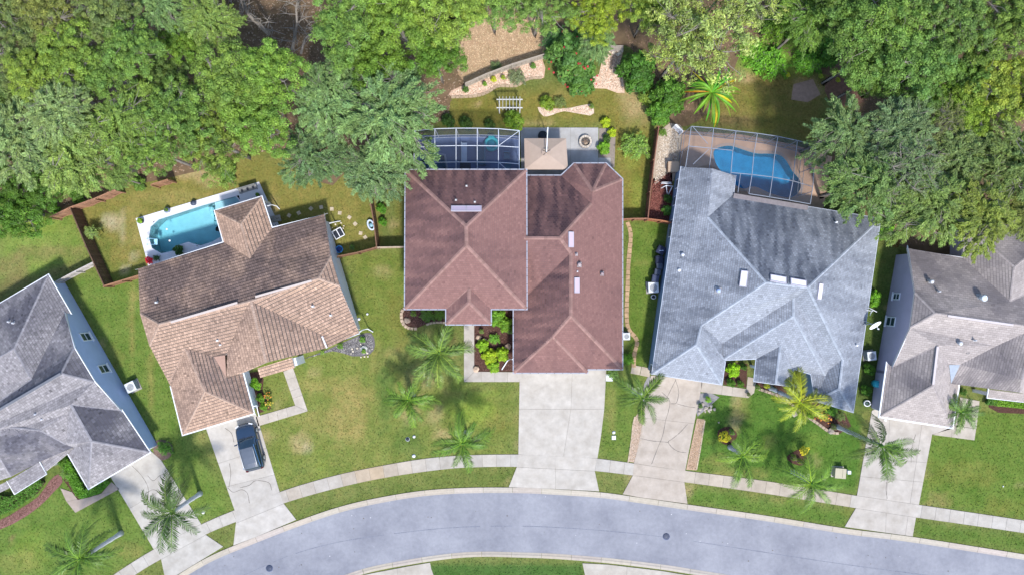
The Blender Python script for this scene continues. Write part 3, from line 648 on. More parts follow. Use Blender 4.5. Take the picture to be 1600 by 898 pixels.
o3 = W(800, 420, 0)
on_wall(h3, o3, wq3b[5], wq3b[6], .27, .07, 2.6, 2.15, 'garage_door'); on_wall(h3, o3, wq3b[5], wq3b[6], .68, .07, 4.9, 2.15, 'garage_door')
on_wall(h3, o3, wq3a[2], wq3a[3], .47, .1, 1.6, 2.4, 'door')
for t, z in ((.14, .9), (.78, .9), (.14, 3.6), (.47, 3.6), (.78, 3.6)): on_wall(h3, o3, wq3a[2], wq3a[3], t, z, 1.5, 1.4, 'window')
o4 = W(1190, 460, 0); on_wall(h4, o4, wq4[10], wq4[11], .62, .07, 4.6, 2.15, 'garage_door'); on_wall(h4, o4, wq4[4], wq4[5], .5, .9, 1.8, 1.3, 'window'); on_wall(h4, o4, wq4[7], wq4[8], .8, .1, 1.0, 2.1, 'door'); on_wall(h4, o4, wq4[7], wq4[8], .3, .9, 1.5, 1.3, 'window')
on_wall(h5, W(1500, 520, 0), wq5[5], wq5[6], .40, .07, 4.6, 2.15, 'garage_door'); on_wall(h5, W(1500, 520, 0), wq5[8], wq5[9], .4, .9, 1.8, 1.3, 'window')
on_wall(h2, W(400, 480, 0), wq2[5], wq2[6], .66, .07, 4.2, 2.15, 'garage_door'); on_wall(h2, W(400, 480, 0), wq2[7], wq2[8], .75, .9, 1.8, 1.3, 'window'); on_wall(h2, W(400, 480, 0), wq2[7], wq2[8], .45, .1, 1.0, 2.1, 'door')
on_wall(h1, W(60, 600, 0), wq1[6], wq1[7], .32, .07, 3.6, 2.15, 'garage_door')
mb = MB(); dz = Vector((0, .35, -.2)); g4_ = P3['g4']+dz; mb.poly([P3['U']+dz, P3['X2']+dz, P3['c1']+dz, P3['k3']+dz, g4_]); mb.obj('gable_wall', MATS['stucco_%s' % h2.name], h2, W(400, 480, 0))
# ------------------------------------------------------------------ pools (positions needed for the holes in the ground)
POOL2 = [(231, 364), (240, 346), (318, 321), (373.4, 305.5), (377, 318), (347, 338), (352, 364), (341, 375), (309, 385.5), (295, 378), (273, 385), (273, 391.5), (250, 397), (238, 388)]
POOL4 = [(1115, 246), (1116, 235), (1127, 229.7), (1142, 228.5), (1161.6, 234.5), (1181, 240), (1200.7, 240.6), (1218, 242.8), (1229, 252.5), (1237.7, 267.7), (1248.5, 280.8), (1250, 296), (1235.5, 309), (1205, 303), (1179, 292), (1159.5, 295), (1140, 282), (1122.5, 263)]
POOL3 = [(657, 252), (676, 240), (694, 244), (697, 262), (690, 272), (664, 272), (655, 264)]
HARD = []
def W2d(pts): return [(p.x, p.y) for p in (W(a[0], a[1]) for a in pts)]
P2p = ccw(W2d(POOL2)); P4p = ccw([(p.x, p.y) for p in smooth_closed(W2d(POOL4), 4)]); P3p = ccw(W2d(POOL3))

# ------------------------------------------------------------------ the ground: one sheet out to the horizon
xs = np.concatenate([[-700, -400, -220, -130, -90, -72], np.arange(-62, 62.01, 0.5), [72, 90, 130, 220, 400, 700]])
ys = np.concatenate([[-700, -400, -220, -130, -80, -55, -44], np.arange(-36, 36.01, 0.5), [44, 55, 80, 130, 220, 400, 700]])
GX, GY = np.meshgrid(xs, ys); nx, ny = len(xs), len(ys)
PXg = 800 + GX*FP/HC; PYg = 449 - GY*FP/HC
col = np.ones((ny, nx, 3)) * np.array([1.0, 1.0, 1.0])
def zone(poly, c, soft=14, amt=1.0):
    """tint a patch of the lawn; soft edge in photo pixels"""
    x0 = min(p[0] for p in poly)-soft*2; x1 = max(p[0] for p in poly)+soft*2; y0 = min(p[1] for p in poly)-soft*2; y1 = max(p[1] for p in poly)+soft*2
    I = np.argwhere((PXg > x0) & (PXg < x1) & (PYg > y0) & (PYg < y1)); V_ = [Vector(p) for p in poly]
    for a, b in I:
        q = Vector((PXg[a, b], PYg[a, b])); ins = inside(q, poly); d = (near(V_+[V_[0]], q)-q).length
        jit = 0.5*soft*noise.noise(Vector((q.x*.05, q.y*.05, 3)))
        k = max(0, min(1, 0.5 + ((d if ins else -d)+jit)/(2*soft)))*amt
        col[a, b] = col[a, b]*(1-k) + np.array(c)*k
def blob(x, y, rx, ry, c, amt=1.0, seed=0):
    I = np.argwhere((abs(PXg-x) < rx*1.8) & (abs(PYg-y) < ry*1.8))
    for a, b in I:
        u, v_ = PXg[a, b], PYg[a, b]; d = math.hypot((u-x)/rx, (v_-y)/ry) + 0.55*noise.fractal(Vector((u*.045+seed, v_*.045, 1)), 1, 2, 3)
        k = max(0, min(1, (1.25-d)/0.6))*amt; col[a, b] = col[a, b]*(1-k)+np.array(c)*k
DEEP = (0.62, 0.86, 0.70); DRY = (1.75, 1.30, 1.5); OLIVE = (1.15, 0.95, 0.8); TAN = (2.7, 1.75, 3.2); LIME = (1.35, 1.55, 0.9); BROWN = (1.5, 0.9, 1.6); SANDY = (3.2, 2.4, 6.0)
zone([(110, 330), (260, 270), (400, 240), (580, 290), (590, 385), (200, 440), (160, 440)], (1.35, 1.08, 1.0))
zone([(400, 560), (590, 520), (640, 600), (810, 600), (800, 720), (440, 770), (400, 650)], (1.08, 1.10, .92))
zone([(545, 400), (640, 385), (640, 480), (600, 620), (560, 520)], (.98, 1.05, .78))
zone([(0, 300), (110, 330), (150, 400), (0, 470)], (1.15, 1.35, 1.0))
zone([(-60, 440), (70, 430), (150, 400), (60, 440), (0, 480), (-60, 520)], (.95, .85, 1.0), 10)
zone([(100, 430), (215, 420), (300, 680), (370, 800), (300, 830), (200, 640)], (.86, 1.1, .78))
zone([(-60, 780), (180, 720), (250, 860), (200, 898), (-60, 960)], (.80, 1.05, .75))
zone([(700, 150), (980, 130), (1020, 200), (1010, 340), (960, 340), (940, 195), (700, 200)], (1.25, .98, .8))
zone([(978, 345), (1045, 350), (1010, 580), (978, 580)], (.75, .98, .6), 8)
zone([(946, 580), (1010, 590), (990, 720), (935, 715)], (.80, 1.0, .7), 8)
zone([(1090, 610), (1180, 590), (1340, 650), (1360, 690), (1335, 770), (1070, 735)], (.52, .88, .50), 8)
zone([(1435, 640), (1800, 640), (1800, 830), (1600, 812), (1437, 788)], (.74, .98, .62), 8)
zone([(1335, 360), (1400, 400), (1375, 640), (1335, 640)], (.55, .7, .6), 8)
zone([(1080, 760), (1330, 800), (1320, 822), (1080, 786)], (.66, .95, .6), 6)
zone([(1430, 815), (1700, 850), (1700, 875), (1430, 838)], (.66, .90, .6), 6)
zone([(450, 800), (700, 740), (805, 735), (790, 765), (600, 780), (470, 812)], (.85, .92, .8), 6)
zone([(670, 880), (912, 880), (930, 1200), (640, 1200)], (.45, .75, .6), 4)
zone([(1120, 110), (1300, 110), (1270, 220), (1080, 190)], (1.25, .92, .95))
zone([(1150, 60), (1290, 60), (1290, 110), (1160, 110)], (1.1, 1.6, .9))
rb = random.Random(77); EXTRA = []
for k in range(300):
    x, y = rb.uniform(0, 1600), rb.uniform(400, 890)
    EXTRA.append((x, y, rb.uniform(4, 20), rb.uniform(3, 14), rb.choice([DRY, OLIVE, LIME, DEEP, DEEP, TAN, DRY]), rb.uniform(.15, .42)))
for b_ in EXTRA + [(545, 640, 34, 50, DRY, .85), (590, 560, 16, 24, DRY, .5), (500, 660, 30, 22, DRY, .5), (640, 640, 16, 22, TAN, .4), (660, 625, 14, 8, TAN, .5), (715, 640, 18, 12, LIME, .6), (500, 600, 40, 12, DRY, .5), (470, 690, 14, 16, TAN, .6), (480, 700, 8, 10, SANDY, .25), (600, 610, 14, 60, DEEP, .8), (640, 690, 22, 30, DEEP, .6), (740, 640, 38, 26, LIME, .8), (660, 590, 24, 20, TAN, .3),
           (680, 650, 16, 18, TAN, .4), (690, 680, 14, 8, TAN, .45), (700, 545, 18, 16, DRY, .6), (715, 600, 12, 14, LIME, .4), (560, 660, 10, 60, DRY, .4), (430, 740, 14, 30, LIME, .3), (780, 660, 24, 20, OLIVE, .5), (620, 500, 20, 40, OLIVE, .6),
           (175, 345, 16, 12, SANDY, .55), (190, 350, 6, 26, SANDY, .6), (210, 400, 8, 10, SANDY, .35), (195, 420, 10, 8, SANDY, .4), (160, 400, 14, 40, (.8, .95, .7), .6), (270, 310, 50, 12, DRY, .6), (330, 280, 30, 12, TAN, .5), (420, 330, 14, 20, TAN, .4), (300, 270, 30, 8, TAN, .6), (205, 360, 24, 40, DRY, .4),
           (205, 500, 6, 60, DRY, .55), (235, 590, 6, 60, DRY, .5), (215, 460, 12, 10, DRY, .4), (180, 560, 12, 20, DRY, .3), (300, 760, 6, 50, LIME, .3), (60, 350, 40, 20, LIME, .5), (20, 420, 24, 26, BROWN, .5), (80, 395, 50, 12, BROWN, .4), (100, 425, 30, 10, BROWN, .3),
           (16, 842, 4, 8, BROWN, .8), (50, 860, 30, 30, LIME, .3), (20, 880, 40, 20, DRY, .3), (200, 860, 30, 14, DRY, .4),
           (870, 150, 30, 8, DRY, .5), (790, 185, 50, 8, OLIVE, .6), (985, 150, 20, 40, TAN, .5), (1000, 180, 16, 20, TAN, .45), (990, 230, 14, 30, LIME, .5), (995, 300, 10, 30, LIME, .5), (840, 192, 30, 6, TAN, .3), (735, 170, 30, 20, OLIVE, .5), (745, 165, 6, 5, TAN, .6),
           (1150, 625, 7, 10, TAN, .5), (1150, 655, 9, 22, TAN, .55), (1160, 640, 16, 20, DRY, .4), (1120, 720, 26, 10, DRY, .45), (1150, 738, 50, 6, DRY, .5), (1260, 700, 30, 20, LIME, .25), (1220, 780, 20, 6, DRY, .4), (1350, 690, 8, 30, BROWN, .4), (1300, 640, 20, 16, LIME, .35),
           (1500, 740, 60, 20, OLIVE, .35), (1560, 790, 30, 14, OLIVE, .4), (1470, 780, 20, 14, OLIVE, .4), (1075, 765, 6, 10, TAN, .5), (955, 640, 8, 50, DRY, .35), (985, 745, 6, 6, TAN, .4), (1000, 700, 14, 6, DEEP, .3),
           (1180, 160, 30, 25, OLIVE, .7), (1145, 190, 40, 10, BROWN, .5), (1260, 140, 24, 16, TAN, .6), (1160, 120, 20, 10, TAN, .6), (1220, 190, 40, 14, OLIVE, .5), (625, 340, 10, 40, OLIVE, .6), (615, 350, 8, 8, TAN, .5)]: blob(*b_, seed=b_[0]*.1)
keep = np.ones((ny-1, nx-1), bool)
for pl in (P2p, P4p, P3p):
    bx0 = min(p[0] for p in pl)-1; bx1 = max(p[0] for p in pl)+1; by0 = min(p[1] for p in pl)-1; by1 = max(p[1] for p in pl)+1
    for a in np.where((ys[:-1] > by0) & (ys[1:] < by1))[0]:
        for b in np.where((xs[:-1] > bx0) & (xs[1:] < bx1))[0]:
            cc = [(xs[b]+.25+u*.28, ys[a]+.25+v_*.28) for u in (-1, 0, 1) for v_ in (-1, 0, 1)]
            if any(inside(c, pl) for c in cc): keep[a, b] = False
idx = np.arange(nx*ny).reshape(ny, nx)
Q = np.stack([idx[:-1, :-1], idx[:-1, 1:], idx[1:, 1:], idx[1:, :-1]], -1)[keep].reshape(-1, 4)
Vg = np.stack([GX, GY, np.zeros_like(GX)], -1).reshape(-1, 3)
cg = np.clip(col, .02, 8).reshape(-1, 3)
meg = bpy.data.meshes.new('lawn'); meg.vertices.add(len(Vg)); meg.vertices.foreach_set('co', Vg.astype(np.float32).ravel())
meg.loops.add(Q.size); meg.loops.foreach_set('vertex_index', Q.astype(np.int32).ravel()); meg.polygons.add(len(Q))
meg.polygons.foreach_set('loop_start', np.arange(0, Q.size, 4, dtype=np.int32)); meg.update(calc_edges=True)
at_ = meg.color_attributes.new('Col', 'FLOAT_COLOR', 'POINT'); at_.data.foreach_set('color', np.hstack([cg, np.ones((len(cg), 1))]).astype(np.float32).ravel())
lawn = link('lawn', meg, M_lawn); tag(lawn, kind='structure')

def sheet(name, px, z, m, smoothn=0, thick=0.0, kind='structure', parent=None, col=(1, 1, 1), holes=()):
    p = [(q.x, q.y) for q in (smooth_closed(W2d(px), smoothn) if smoothn else [Vector(v) for v in W2d(px)])]
    HARD.append(list(p)); mb = MB(); mb.prism(ccw(p), z-thick, z, col, holes); o = mb.obj(name, m, parent)
    if parent is None and kind: tag(o, kind=kind)
    return o
sheet('woodland_floor', [(-200, -200), (-200, 300), (0, 312), (82, 334), (178, 296), (250, 281), (330, 262), (400, 238), (460, 245), (520, 290), (600, 190), (690, 190), (706, 150), (728, 131), (732, 60), (760, 20), (820, 20), (862, 40), (858, 82), (945, 72), (985, 75), (1000, 110), (1040, 190), (1090, 190), (1140, 130), (1150, 100), (1180, 60), (1260, 60), (1270, 110), (1300, 120), (1340, 150), (1330, 200), (1300, 260), (1400, 380), (1520, 400), (1900, 400), (1900, -200)], .004, M_dirt, 3)
sheet('bare_slope', [(728, 131), (722, 60), (770, 15), (830, 15), (868, 50), (858, 84)], .008, M_sand, 3)
sheet('bare_soil', [(1240, 132), (1270, 124), (1282, 148), (1262, 160), (1236, 156)], .008, mat('bare_red_soil', (.34, .235, .185), 1, .2, 3, .5), 0)
sheet('bare_soil', [(1290, 120), (1345, 130), (1350, 160), (1300, 165)], .008, mat('dark_red_soil', (.18, .10, .07), 1, .3, 3, .5), 2)

# ------------------------------------------------------------------ road, kerbs, pavement
kt = [(200, 950), (277, 898), (330, 867), (400, 838), (463.5, 813.5), (533.7, 790), (600.5, 775), (667, 765), (734, 761), (800, 760.7), (843, 762), (933.7, 767.8), (990, 775), (1087, 789), (1200, 805), (1323.6, 825), (1424, 837.5), (1600, 865), (1800, 896)]
kb = [(440, 950), (500, 921), (569, 895.5), (634, 882), (700.7, 872), (751, 868.7), (800, 869.5), (867, 872), (950, 878.7), (1034, 888.7), (1080.7, 896), (1200, 915), (1400, 946)]
KT = [Vector((p.x, p.y)) for p in (W(*q) for q in smooth(kt, 5))]; KB = [Vector((p.x, p.y)) for p in (W(*q) for q in smooth(kb, 5))]
def offset(pl, d):
    out = []
    for i, p in enumerate(pl):
        t = (pl[min(i+1, len(pl)-1)]-pl[max(i-1, 0)]).normalized(); out.append(p + Vector((-t.y, t.x))*d)
    return out
mb = MB(); top = offset(KT, -.55); bot = offset(KB, .5); n = min(len(top), 999)
br = resample(bot, 1.0); tr = resample(top, 1.0); poly = [(p.x, p.y) for p in tr] + [(p.x, p.y) for p in br[::-1]]
HARD.append([(p.x, p.y) for p in offset(KT, .05)]+[(p.x, p.y) for p in offset(KB, -.05)[::-1]]); mb.prism(ccw(poly), 0, .010); road = mb.obj('road', M_asph); tag(road, kind='structure')
mb = MB(); cl = smooth([(380, 898), (450, 868), (520, 848), (600, 835), (700, 824), (800, 821), (900, 825), (1020, 836), (1150, 855), (1300, 878), (1450, 898)], 6)
C_ = [Vector((p.x, p.y)) for p in (W(*q) for q in cl)]
for i in range(len(C_)-1):
    if R.random() < .12: continue
    a, b = C_[i], C_[i+1]; d = (b-a).normalized(); nn = Vector((-d.y, d.x))*R.uniform(.02, .045)
    mb.poly([(*(a-nn), .013), (*(b-nn), .013), (*(b+nn), .013), (*(a+nn), .013)])
mb.obj('paving_seam', M_seam, road)
rd = random.Random(8)   # leaves, chips and oil spots lying on the asphalt
dbm = MB()
for k in range(90):
    x = rd.uniform(330, 1600); yt = np.interp(x, [330, 470, 600, 734, 843, 990, 1200, 1424, 1600], [885, 820, 783, 772, 774, 788, 818, 850, 878]); y = yt+rd.uniform(0, 1)**1.3*95; q = W(x, y)
    c_ = rd.choice([(.10, .09, .08), (.16, .15, .15), (.5, .5, .52), (.12, .10, .07)]); s_ = rd.uniform(.03, .11); dbm.box((q.x, q.y, .018), (s_, s_*rd.uniform(.5, 1), .012), rd.uniform(0, 3), c_)
tag(dbm.obj('debris', mat('road_debris', (1, 1, 1), .95, .2), road), kind='stuff')
def kerb(name, edge, side, wd, step, seed):
    root = empty(name, (0, 0, 0)); tag(root, kind='structure'); r = random.Random(seed); pts = resample(edge, step)
    for i in range(len(pts)-1):
        k = 4; sub = [pts[i]+(pts[i+1]-pts[i])*(0.004+(.992)*j/k) for j in range(k+1)]; mb = MB()
        sub = [near(edge, q) for q in sub]
        d = [(sub[min(j+1, k)]-sub[max(j-1, 0)]).normalized() for j in range(k+1)]
        nn = [Vector((-v.y, v.x))*side for v in d]
        prof = [(0, 0), (0, .07), (wd*.45, .066), (wd*.66, .032), (wd, .022)]
        for j in range(k):
            for q in range(len(prof)-1):
                a0, a1 = prof[q], prof[q+1]; A, B = sub[j], sub[j+1]; cc = (1, 1, 1) if q < 2 else (.93, .93, .95)
                vs = [(*(A+nn[j]*a0[0]), a0[1]), (*(B+nn[j+1]*a0[0]), a0[1]), (*(B+nn[j+1]*a1[0]), a1[1]), (*(A+nn[j]*a1[0]), a1[1])]
                mb.poly(vs if side < 0 else vs[::-1], cc)
        o = mb.obj('kerb_stone', M_kerb, root); t = r.uniform(.93, 1.05); o.color = (t, t*r.uniform(.97, 1.01), t*r.uniform(.93, 1.02), 1)
kerb('kerb', KT, -1, .58, 3.05, 1); kerb('kerb', KB, 1, .52, 3.05, 2)

up = [(150, 918), (182, 893.7), (240.6, 857), (314, 818.5), (364, 797), (436.8, 767.8), (493.6, 750), (553.7, 735), (634, 720), (687, 713), (734, 710), (800, 709), (867, 710), (930, 715), (990.5, 723), (1070.7, 734.4), (1200, 751), (1338.7, 773.5), (1437, 787.8), (1600, 812), (1750, 836)]
lo = [(160, 935), (214, 895.5), (252, 872.7), (321, 834.6), (367.6, 815), (443.4, 785.5), (533.7, 760), (613.9, 743.4), (700.8, 731.7), (751, 729), (800, 728.5), (867, 730), (930, 735), (987, 741.7), (1069, 752.4), (1200, 771), (1337, 793), (1430.6, 807.5), (1600, 832), (1750, 856)]
UP = [Vector((p.x, p.y)) for p in (W(*q) for q in smooth(up, 5))]; LO = [Vector((p.x, p.y)) for p in (W(*q) for q in smooth(lo, 5))]
sw = empty('pavement', (0, 0, 0)); tag(sw, kind='structure')
mb = MB(); mb.prism(ccw([(p.x, p.y) for p in UP]+[(p.x, p.y) for p in LO[::-1]]), 0, .035); mb.obj('joint_bed', M_joint, sw); HARD.append([(p.x, p.y) for p in UP]+[(p.x, p.y) for p in LO[::-1]])
PT = resample(UP, 1.48); rs = random.Random(5)
for i in range(len(PT)-1):
    a, b = PT[i], PT[i+1]; g = (b-a).normalized()*.012; A, B = a+g, b-g; Cc, D = near(LO, B), near(LO, A); mb = MB()
    nA = (D-A).normalized()*.02
    mb.prism(ccw([(q.x, q.y) for q in (A+nA, B+nA, Cc-nA, D-nA)]), .0, .055); o = mb.obj('pavement_slab', M_conc, sw)
    pxm = 800+((a+b)/2).x*FP/HC; t = rs.uniform(.92, 1.04)
    rust = max(0, 1-abs(pxm-588)/75)*rs.uniform(.6, 1.1) + max(0, 1-abs(pxm-460)/50)*.3 + (.35 if 1040 < pxm < 1340 else 0) + rs.uniform(0, .12)
    o.color = (t*(1-.05*rust), t*(1-.24*rust), t*(1-.46*rust), 1)

def slabs(name, px, cuts, z=.06, cracks=(), kind='structure', tint=(1, 1, 1), m=None, slab='concrete_slab', bed=True, var=.05, gap=.022, seed=3):
    root = empty(name, (0, 0, 0)); tag(root, kind=kind); polys = [ccw(W2d(px))]; HARD.append(polys[0])
    if bed: mb = MB(); mb.prism(ccw([(p.x, p.y) for p in inset(polys[0], .02)]), 0, z-.02); mb.obj('joint_bed', M_joint, root)
    for a, b, *lim in cuts:
        A, B = W2d([a, b]); nxt = []
        for p in polys:
            cyy = 449 - sum(q[1] for q in p)/len(p)*FP/HC
            if lim and not (lim[0] < cyy < lim[1]): nxt.append(p); continue
            c = cut(p, A, B, gap); nxt += [q for q in c] if len(c) == 2 else [p]
        polys = nxt
    r = random.Random(seed)
    for p in polys:
        mb = MB(); mb.prism(ccw(p), 0, z); o = mb.obj(slab, m or M_conc, root); t = 1+r.uniform(-var, var); o.color = (t*tint[0], t*tint[1], t*tint[2], 1)
    if cracks:
        mb = MB()
        for c in cracks:
            pl = [Vector((p.x, p.y)) for p in (W(*q) for q in smooth(c, 5))]
            for i in range(len(pl)-1):
                a, b = pl[i], pl[i+1]; d = (b-a).normalized(); nn = Vector((-d.y, d.x))*r.uniform(.018, .034)
                mb.poly([(*(a-nn), z+.003), (*(b-nn), z+.003), (*(b+nn), z+.003), (*(a+nn), z+.003)])
        mb.obj('crack', mat('crack_dark', (.16, .145, .13), 1, .3, 8), root)  # thin dark strips laid along the crack lines
    return root
slabs('driveway', [(172, 742), (235, 703), (252, 718), (314, 817), (321, 834), (349, 853), (277, 897), (259, 905), (252, 872), (240.6, 857)], [((240, 857), (314, 818)), ((252, 873), (321, 835)), ((205, 792), (270, 755), 0, 840)],
      cracks=[[(207, 727), (220, 740), (231, 758), (232, 775), (230, 800)], [(231, 742), (240, 750), (250, 742), (262, 738)], [(228, 770), (240, 764), (252, 770)]], seed=1)
slabs('driveway', [(322, 668), (400, 645), (406, 665), (437, 767), (443.5, 786), (463, 811), (400, 838), (365, 851), (369, 816), (367.6, 798)], [((367, 798), (437, 768)), ((369, 816.5), (443.5, 786)), ((342, 723), (420, 698)), ((352, 760), (432, 740))],
      cracks=[[(359, 723), (361, 740), (358, 760)], [(356, 761), (365, 768), (378, 764), (387, 770), (390, 785)], [(375, 761), (390, 757), (400, 750), (420, 753), (425, 765)], [(352, 668), (362, 676), (366, 690)]], tint=(1.04, 1.03, 1.03), seed=2)
slabs('driveway', [(812, 581), (947, 574), (946, 600), (944, 638), (939, 680), (933.7, 713), (929, 734), (936, 766.5), (870, 763), (795, 760), (807.4, 729), (810, 708)], [((808, 709), (934, 715)), ((807, 728.8), (930, 735.2)), ((812, 638.5), (944, 638.5)), ((894, 583), (892, 640), 0, 638), ((892, 638), (881, 709), 640, 706), ((868, 708), (868, 763), 709, 800)],
      tint=(1.05, 1.03, 1.01), seed=3, var=.03)
slabs('driveway', [(1017, 586), (1096, 594), (1097, 599), (1086, 653.5), (1077, 700), (1070.7, 733), (1069, 752), (1074, 786), (1000, 776), (973, 771), (988.8, 741.7), (990.5, 723), (997, 697), (1010, 625)], [((990, 723), (1071, 735)), ((988, 741.5), (1070, 752.6)), ((1004, 652), (1085, 661))],
      cracks=[[(1040, 655), (1035, 680), (1027, 700), (1018, 724)], [(1074, 662), (1062, 675), (1050, 685), (1044, 690), (1052, 700), (1062, 705), (1072, 706)], [(1000, 684), (1020, 688), (1044, 690)], [(1056, 592), (1046, 612), (1041, 622)], [(1055, 592), (1060, 610), (1057, 628), (1048, 630)], [(1034, 612), (1046, 625), (1044, 642), (1040, 655)], [(1058, 630), (1072, 634), (1086, 636)], [(1018, 596), (1026, 600), (1030, 606)]], tint=(1.0, .92, .86), seed=4, var=.025)
slabs('driveway', [(1372, 636), (1396, 655), (1490, 668), (1456, 678), (1435.6, 786), (1430.6, 808), (1425.6, 837), (1319.6, 822), (1337, 793), (1338.7, 773.5), (1362, 641)], [((1338, 773.4), (1437, 788)), ((1337, 793), (1431, 807.6)), ((1438, 676), (1414, 835)), ((1354, 715), (1450, 722)), ((1350, 744), (1440, 752)), ((1386, 752), (1385, 780))],
      cracks=[[(1385, 752), (1384, 765), (1386, 778)], [(1430, 678), (1424, 700), (1423, 722)]], tint=(1.0, .97, .95), seed=6)
# walks
slabs('front_walk', [(725, 506), (741, 506), (741, 580), (812, 581), (812, 596), (725, 596)], [((720, 549.5), (745, 549.5)), ((725, 596), (741, 580.5)), ((752, 575), (752, 600)), ((773, 575), (773, 600)), ((793, 575), (793, 600))], tint=(1, .97, .95), seed=7)
for nm, px, cu, ti in (('front_walk', [(443, 580), (458, 574), (481, 641.6), (403.7, 665), (400, 650.5), (461.5, 632.7)], [((450, 592), (466, 588)), ((455, 610), (472, 604)), ((458, 622), (476, 615)), ((461.5, 632.7), (481, 641.6)), ((432, 636), (436, 660)), ((447, 633), (451, 656)), ((418, 640), (422, 665))], (1.02, .97, .92)),
                    ('front_walk', [(1096, 595), (1128.5, 601.5), (1166, 607), (1168, 588), (1182, 591), (1178, 613), (1168.6, 621), (1095, 612)], [((1129, 600), (1127, 618)), ((1145, 600), (1143, 620)), ((1166, 606), (1164, 624)), ((1162, 600), (1184, 603))], (1, .93, .86)),
                    ('front_walk', [(1492, 664), (1500, 620), (1530, 626), (1525, 669)], [((1498, 640), (1530, 646))], (1, .95, .88)), ('front_walk', [(1457, 678.5), (1491, 664.5), (1524.5, 669.5), (1522, 687)], [((1488, 655), (1486, 690))], (1, .95, .88)),
                    ('front_walk', [(95, 762), (113, 768), (122, 780), (140, 776), (159, 770), (174, 752), (187, 763), (118.4, 800), (104, 782)], [((104, 783), (122, 779))], (.85, .75, .72))): slabs(nm, px, cu, tint=ti, seed=9)
slabs('driveway', [(569, 897), (634, 884.5), (672, 878), (674, 888), (700, 960), (560, 960)], [((620, 880), (625, 960))], tint=(1, .97, .93), z=.058); slabs('driveway', [(910, 879), (950, 881), (1034, 891), (1100, 902), (1100, 960), (920, 960), (914, 897)], [((980, 880), (975, 960))], tint=(1, .97, .93), z=.058)
slabs('patio', [(813, 200), (935, 200), (935, 247), (954, 247), (954, 262), (940, 275), (815, 280)], [((891.5, 198), (891.5, 285)), ((935, 195), (935, 280))], tint=(.93, .98, 1.08), seed=8, var=.015, gap=.02)
def path_strip(name, px, wd, step, m, tint, piece, z=.05, seed=1, jit=.1):
    root = empty(name, (0, 0, 0)); tag(root, kind='structure'); pl = [Vector((p.x, p.y)) for p in (W(*q) for q in smooth(px, 6))]; P_ = resample(pl, step); r = random.Random(seed)
    for i in range(len(P_)-1):
        a, b = P_[i], P_[i+1]; d = (b-a).normalized(); nn = Vector((-d.y, d.x))*wd/2*(1+r.uniform(-.08, .08)); g = d*.025; mb = MB()
        mb.prism(ccw([(q.x, q.y) for q in (a+g-nn, b-g-nn, b-g+nn, a+g+nn)]), 0, z+r.uniform(-.01, .01)); o = mb.obj(piece, m, root); t = 1+r.uniform(-jit, jit); o.color = (tint[0]*t, tint[1]*t, tint[2]*t, 1)
    return root
path_strip('garden_path', [(980, 347), (985.5, 367), (982, 410), (980.5, 450), (979, 490), (982, 514), (995.5, 531), (991, 553), (990, 574)], .42, .55, M_stone, (.95, .74, .55), 'paving_stone')
path_strip('garden_path', [(986, 576), (1002, 579), (1016, 582)], .95, 1.1, M_conc, (1, .9, .78), 'paving_stone')
path_strip('bed_edging', [(640, 479), (629, 484), (627.5, 497), (632, 508), (642, 513), (652, 513)], .3, .35, M_stone, (1.1, .95, .85), 'edging_stone', z=.14)
path_strip('bed_edging', [(666, 507), (678, 503.5), (697, 504), (712, 507)], .22, .35, M_stone, (1.0, .9, .8), 'edging_stone', z=.14)
path_strip('bed_edging', [(705, 152.6), (740, 151), (761, 145.5), (779, 135), (806, 135), (825, 124), (847, 122)], .25, .45, M_stone, (.95, .82, .72), 'edging_stone', z=.14)
path_strip('bed_edging', [(981, 722), (986, 690), (989, 662), (992, 650)], .12, .8, M_stone, (1.0, .9, .8), 'edging_stone', z=.07)
path_strip('bed_edging', [(1088, 733), (1094, 700), (1101, 656)], .14, .8, M_stone, (1.0, .9, .8), 'edging_stone', z=.07)
path_strip('bed_edging', [(1182, 606), (1200, 612), (1225, 622), (1250, 642), (1276, 660), (1296, 674), (1310, 676)], .28, .4, M_stone, (.9, .8, .75), 'edging_stone', z=.15)
# planting beds
def bed(px, m, z=.03, sm=3, name='planting_bed', tint=(1, 1, 1)): o = sheet(name, px, z, m, sm, z); o.color = (*tint, 1); return o
bed([(633, 480), (697, 480), (697, 503), (668, 505), (652, 512), (638, 511), (629, 500), (630, 486)], M_mulch, sm=0)
bed([(741, 482), (803, 482), (803, 580), (741, 580)], M_mulch, sm=0)
tanc = (.62, .46, .34)
bed([(705, 142), (740, 128), (780, 112), (815, 98), (847, 92), (850, 122), (825, 123), (806, 134), (779, 134), (761, 145), (740, 150), (706, 152)], M_chips, tint=(.52, .36, .27), sm=2)
bed([(840, 168), (861, 170), (891, 169), (921, 163), (928, 172), (922, 181), (882, 174), (863, 180), (849, 182)], M_chips, tint=(.58, .46, .37), sm=2)
bed([(946, 78), (974, 78), (968, 100), (976, 146), (947, 139), (917, 137), (918, 124), (936, 116)], M_chips, tint=(.60, .44, .33), sm=2)
bed([(936, 201), (962, 201), (960, 262), (954, 262), (954, 247), (936, 247)], M_chips, tint=(.26, .22, .19), sm=0)
bed([(1030, 205), (1062, 195), (1066, 215), (1056, 270), (1046, 290), (1020, 300)], M_chips, tint=(.40, .33, .26), sm=2)
bed([(1020, 280), (1050, 262), (1052, 345), (1013, 343)], mat('red_mulch', (.14, .05, .04), 1, .5, 8, .8), sm=0)
bed([(992, 652), (1010, 625), (1003, 690), (992, 722), (981, 720)], M_chips, tint=(.46, .34, .26), sm=0)
bed([(1089, 653), (1101, 655), (1088, 734), (1072, 733)], M_chips, tint=(.42, .29, .20), sm=0)
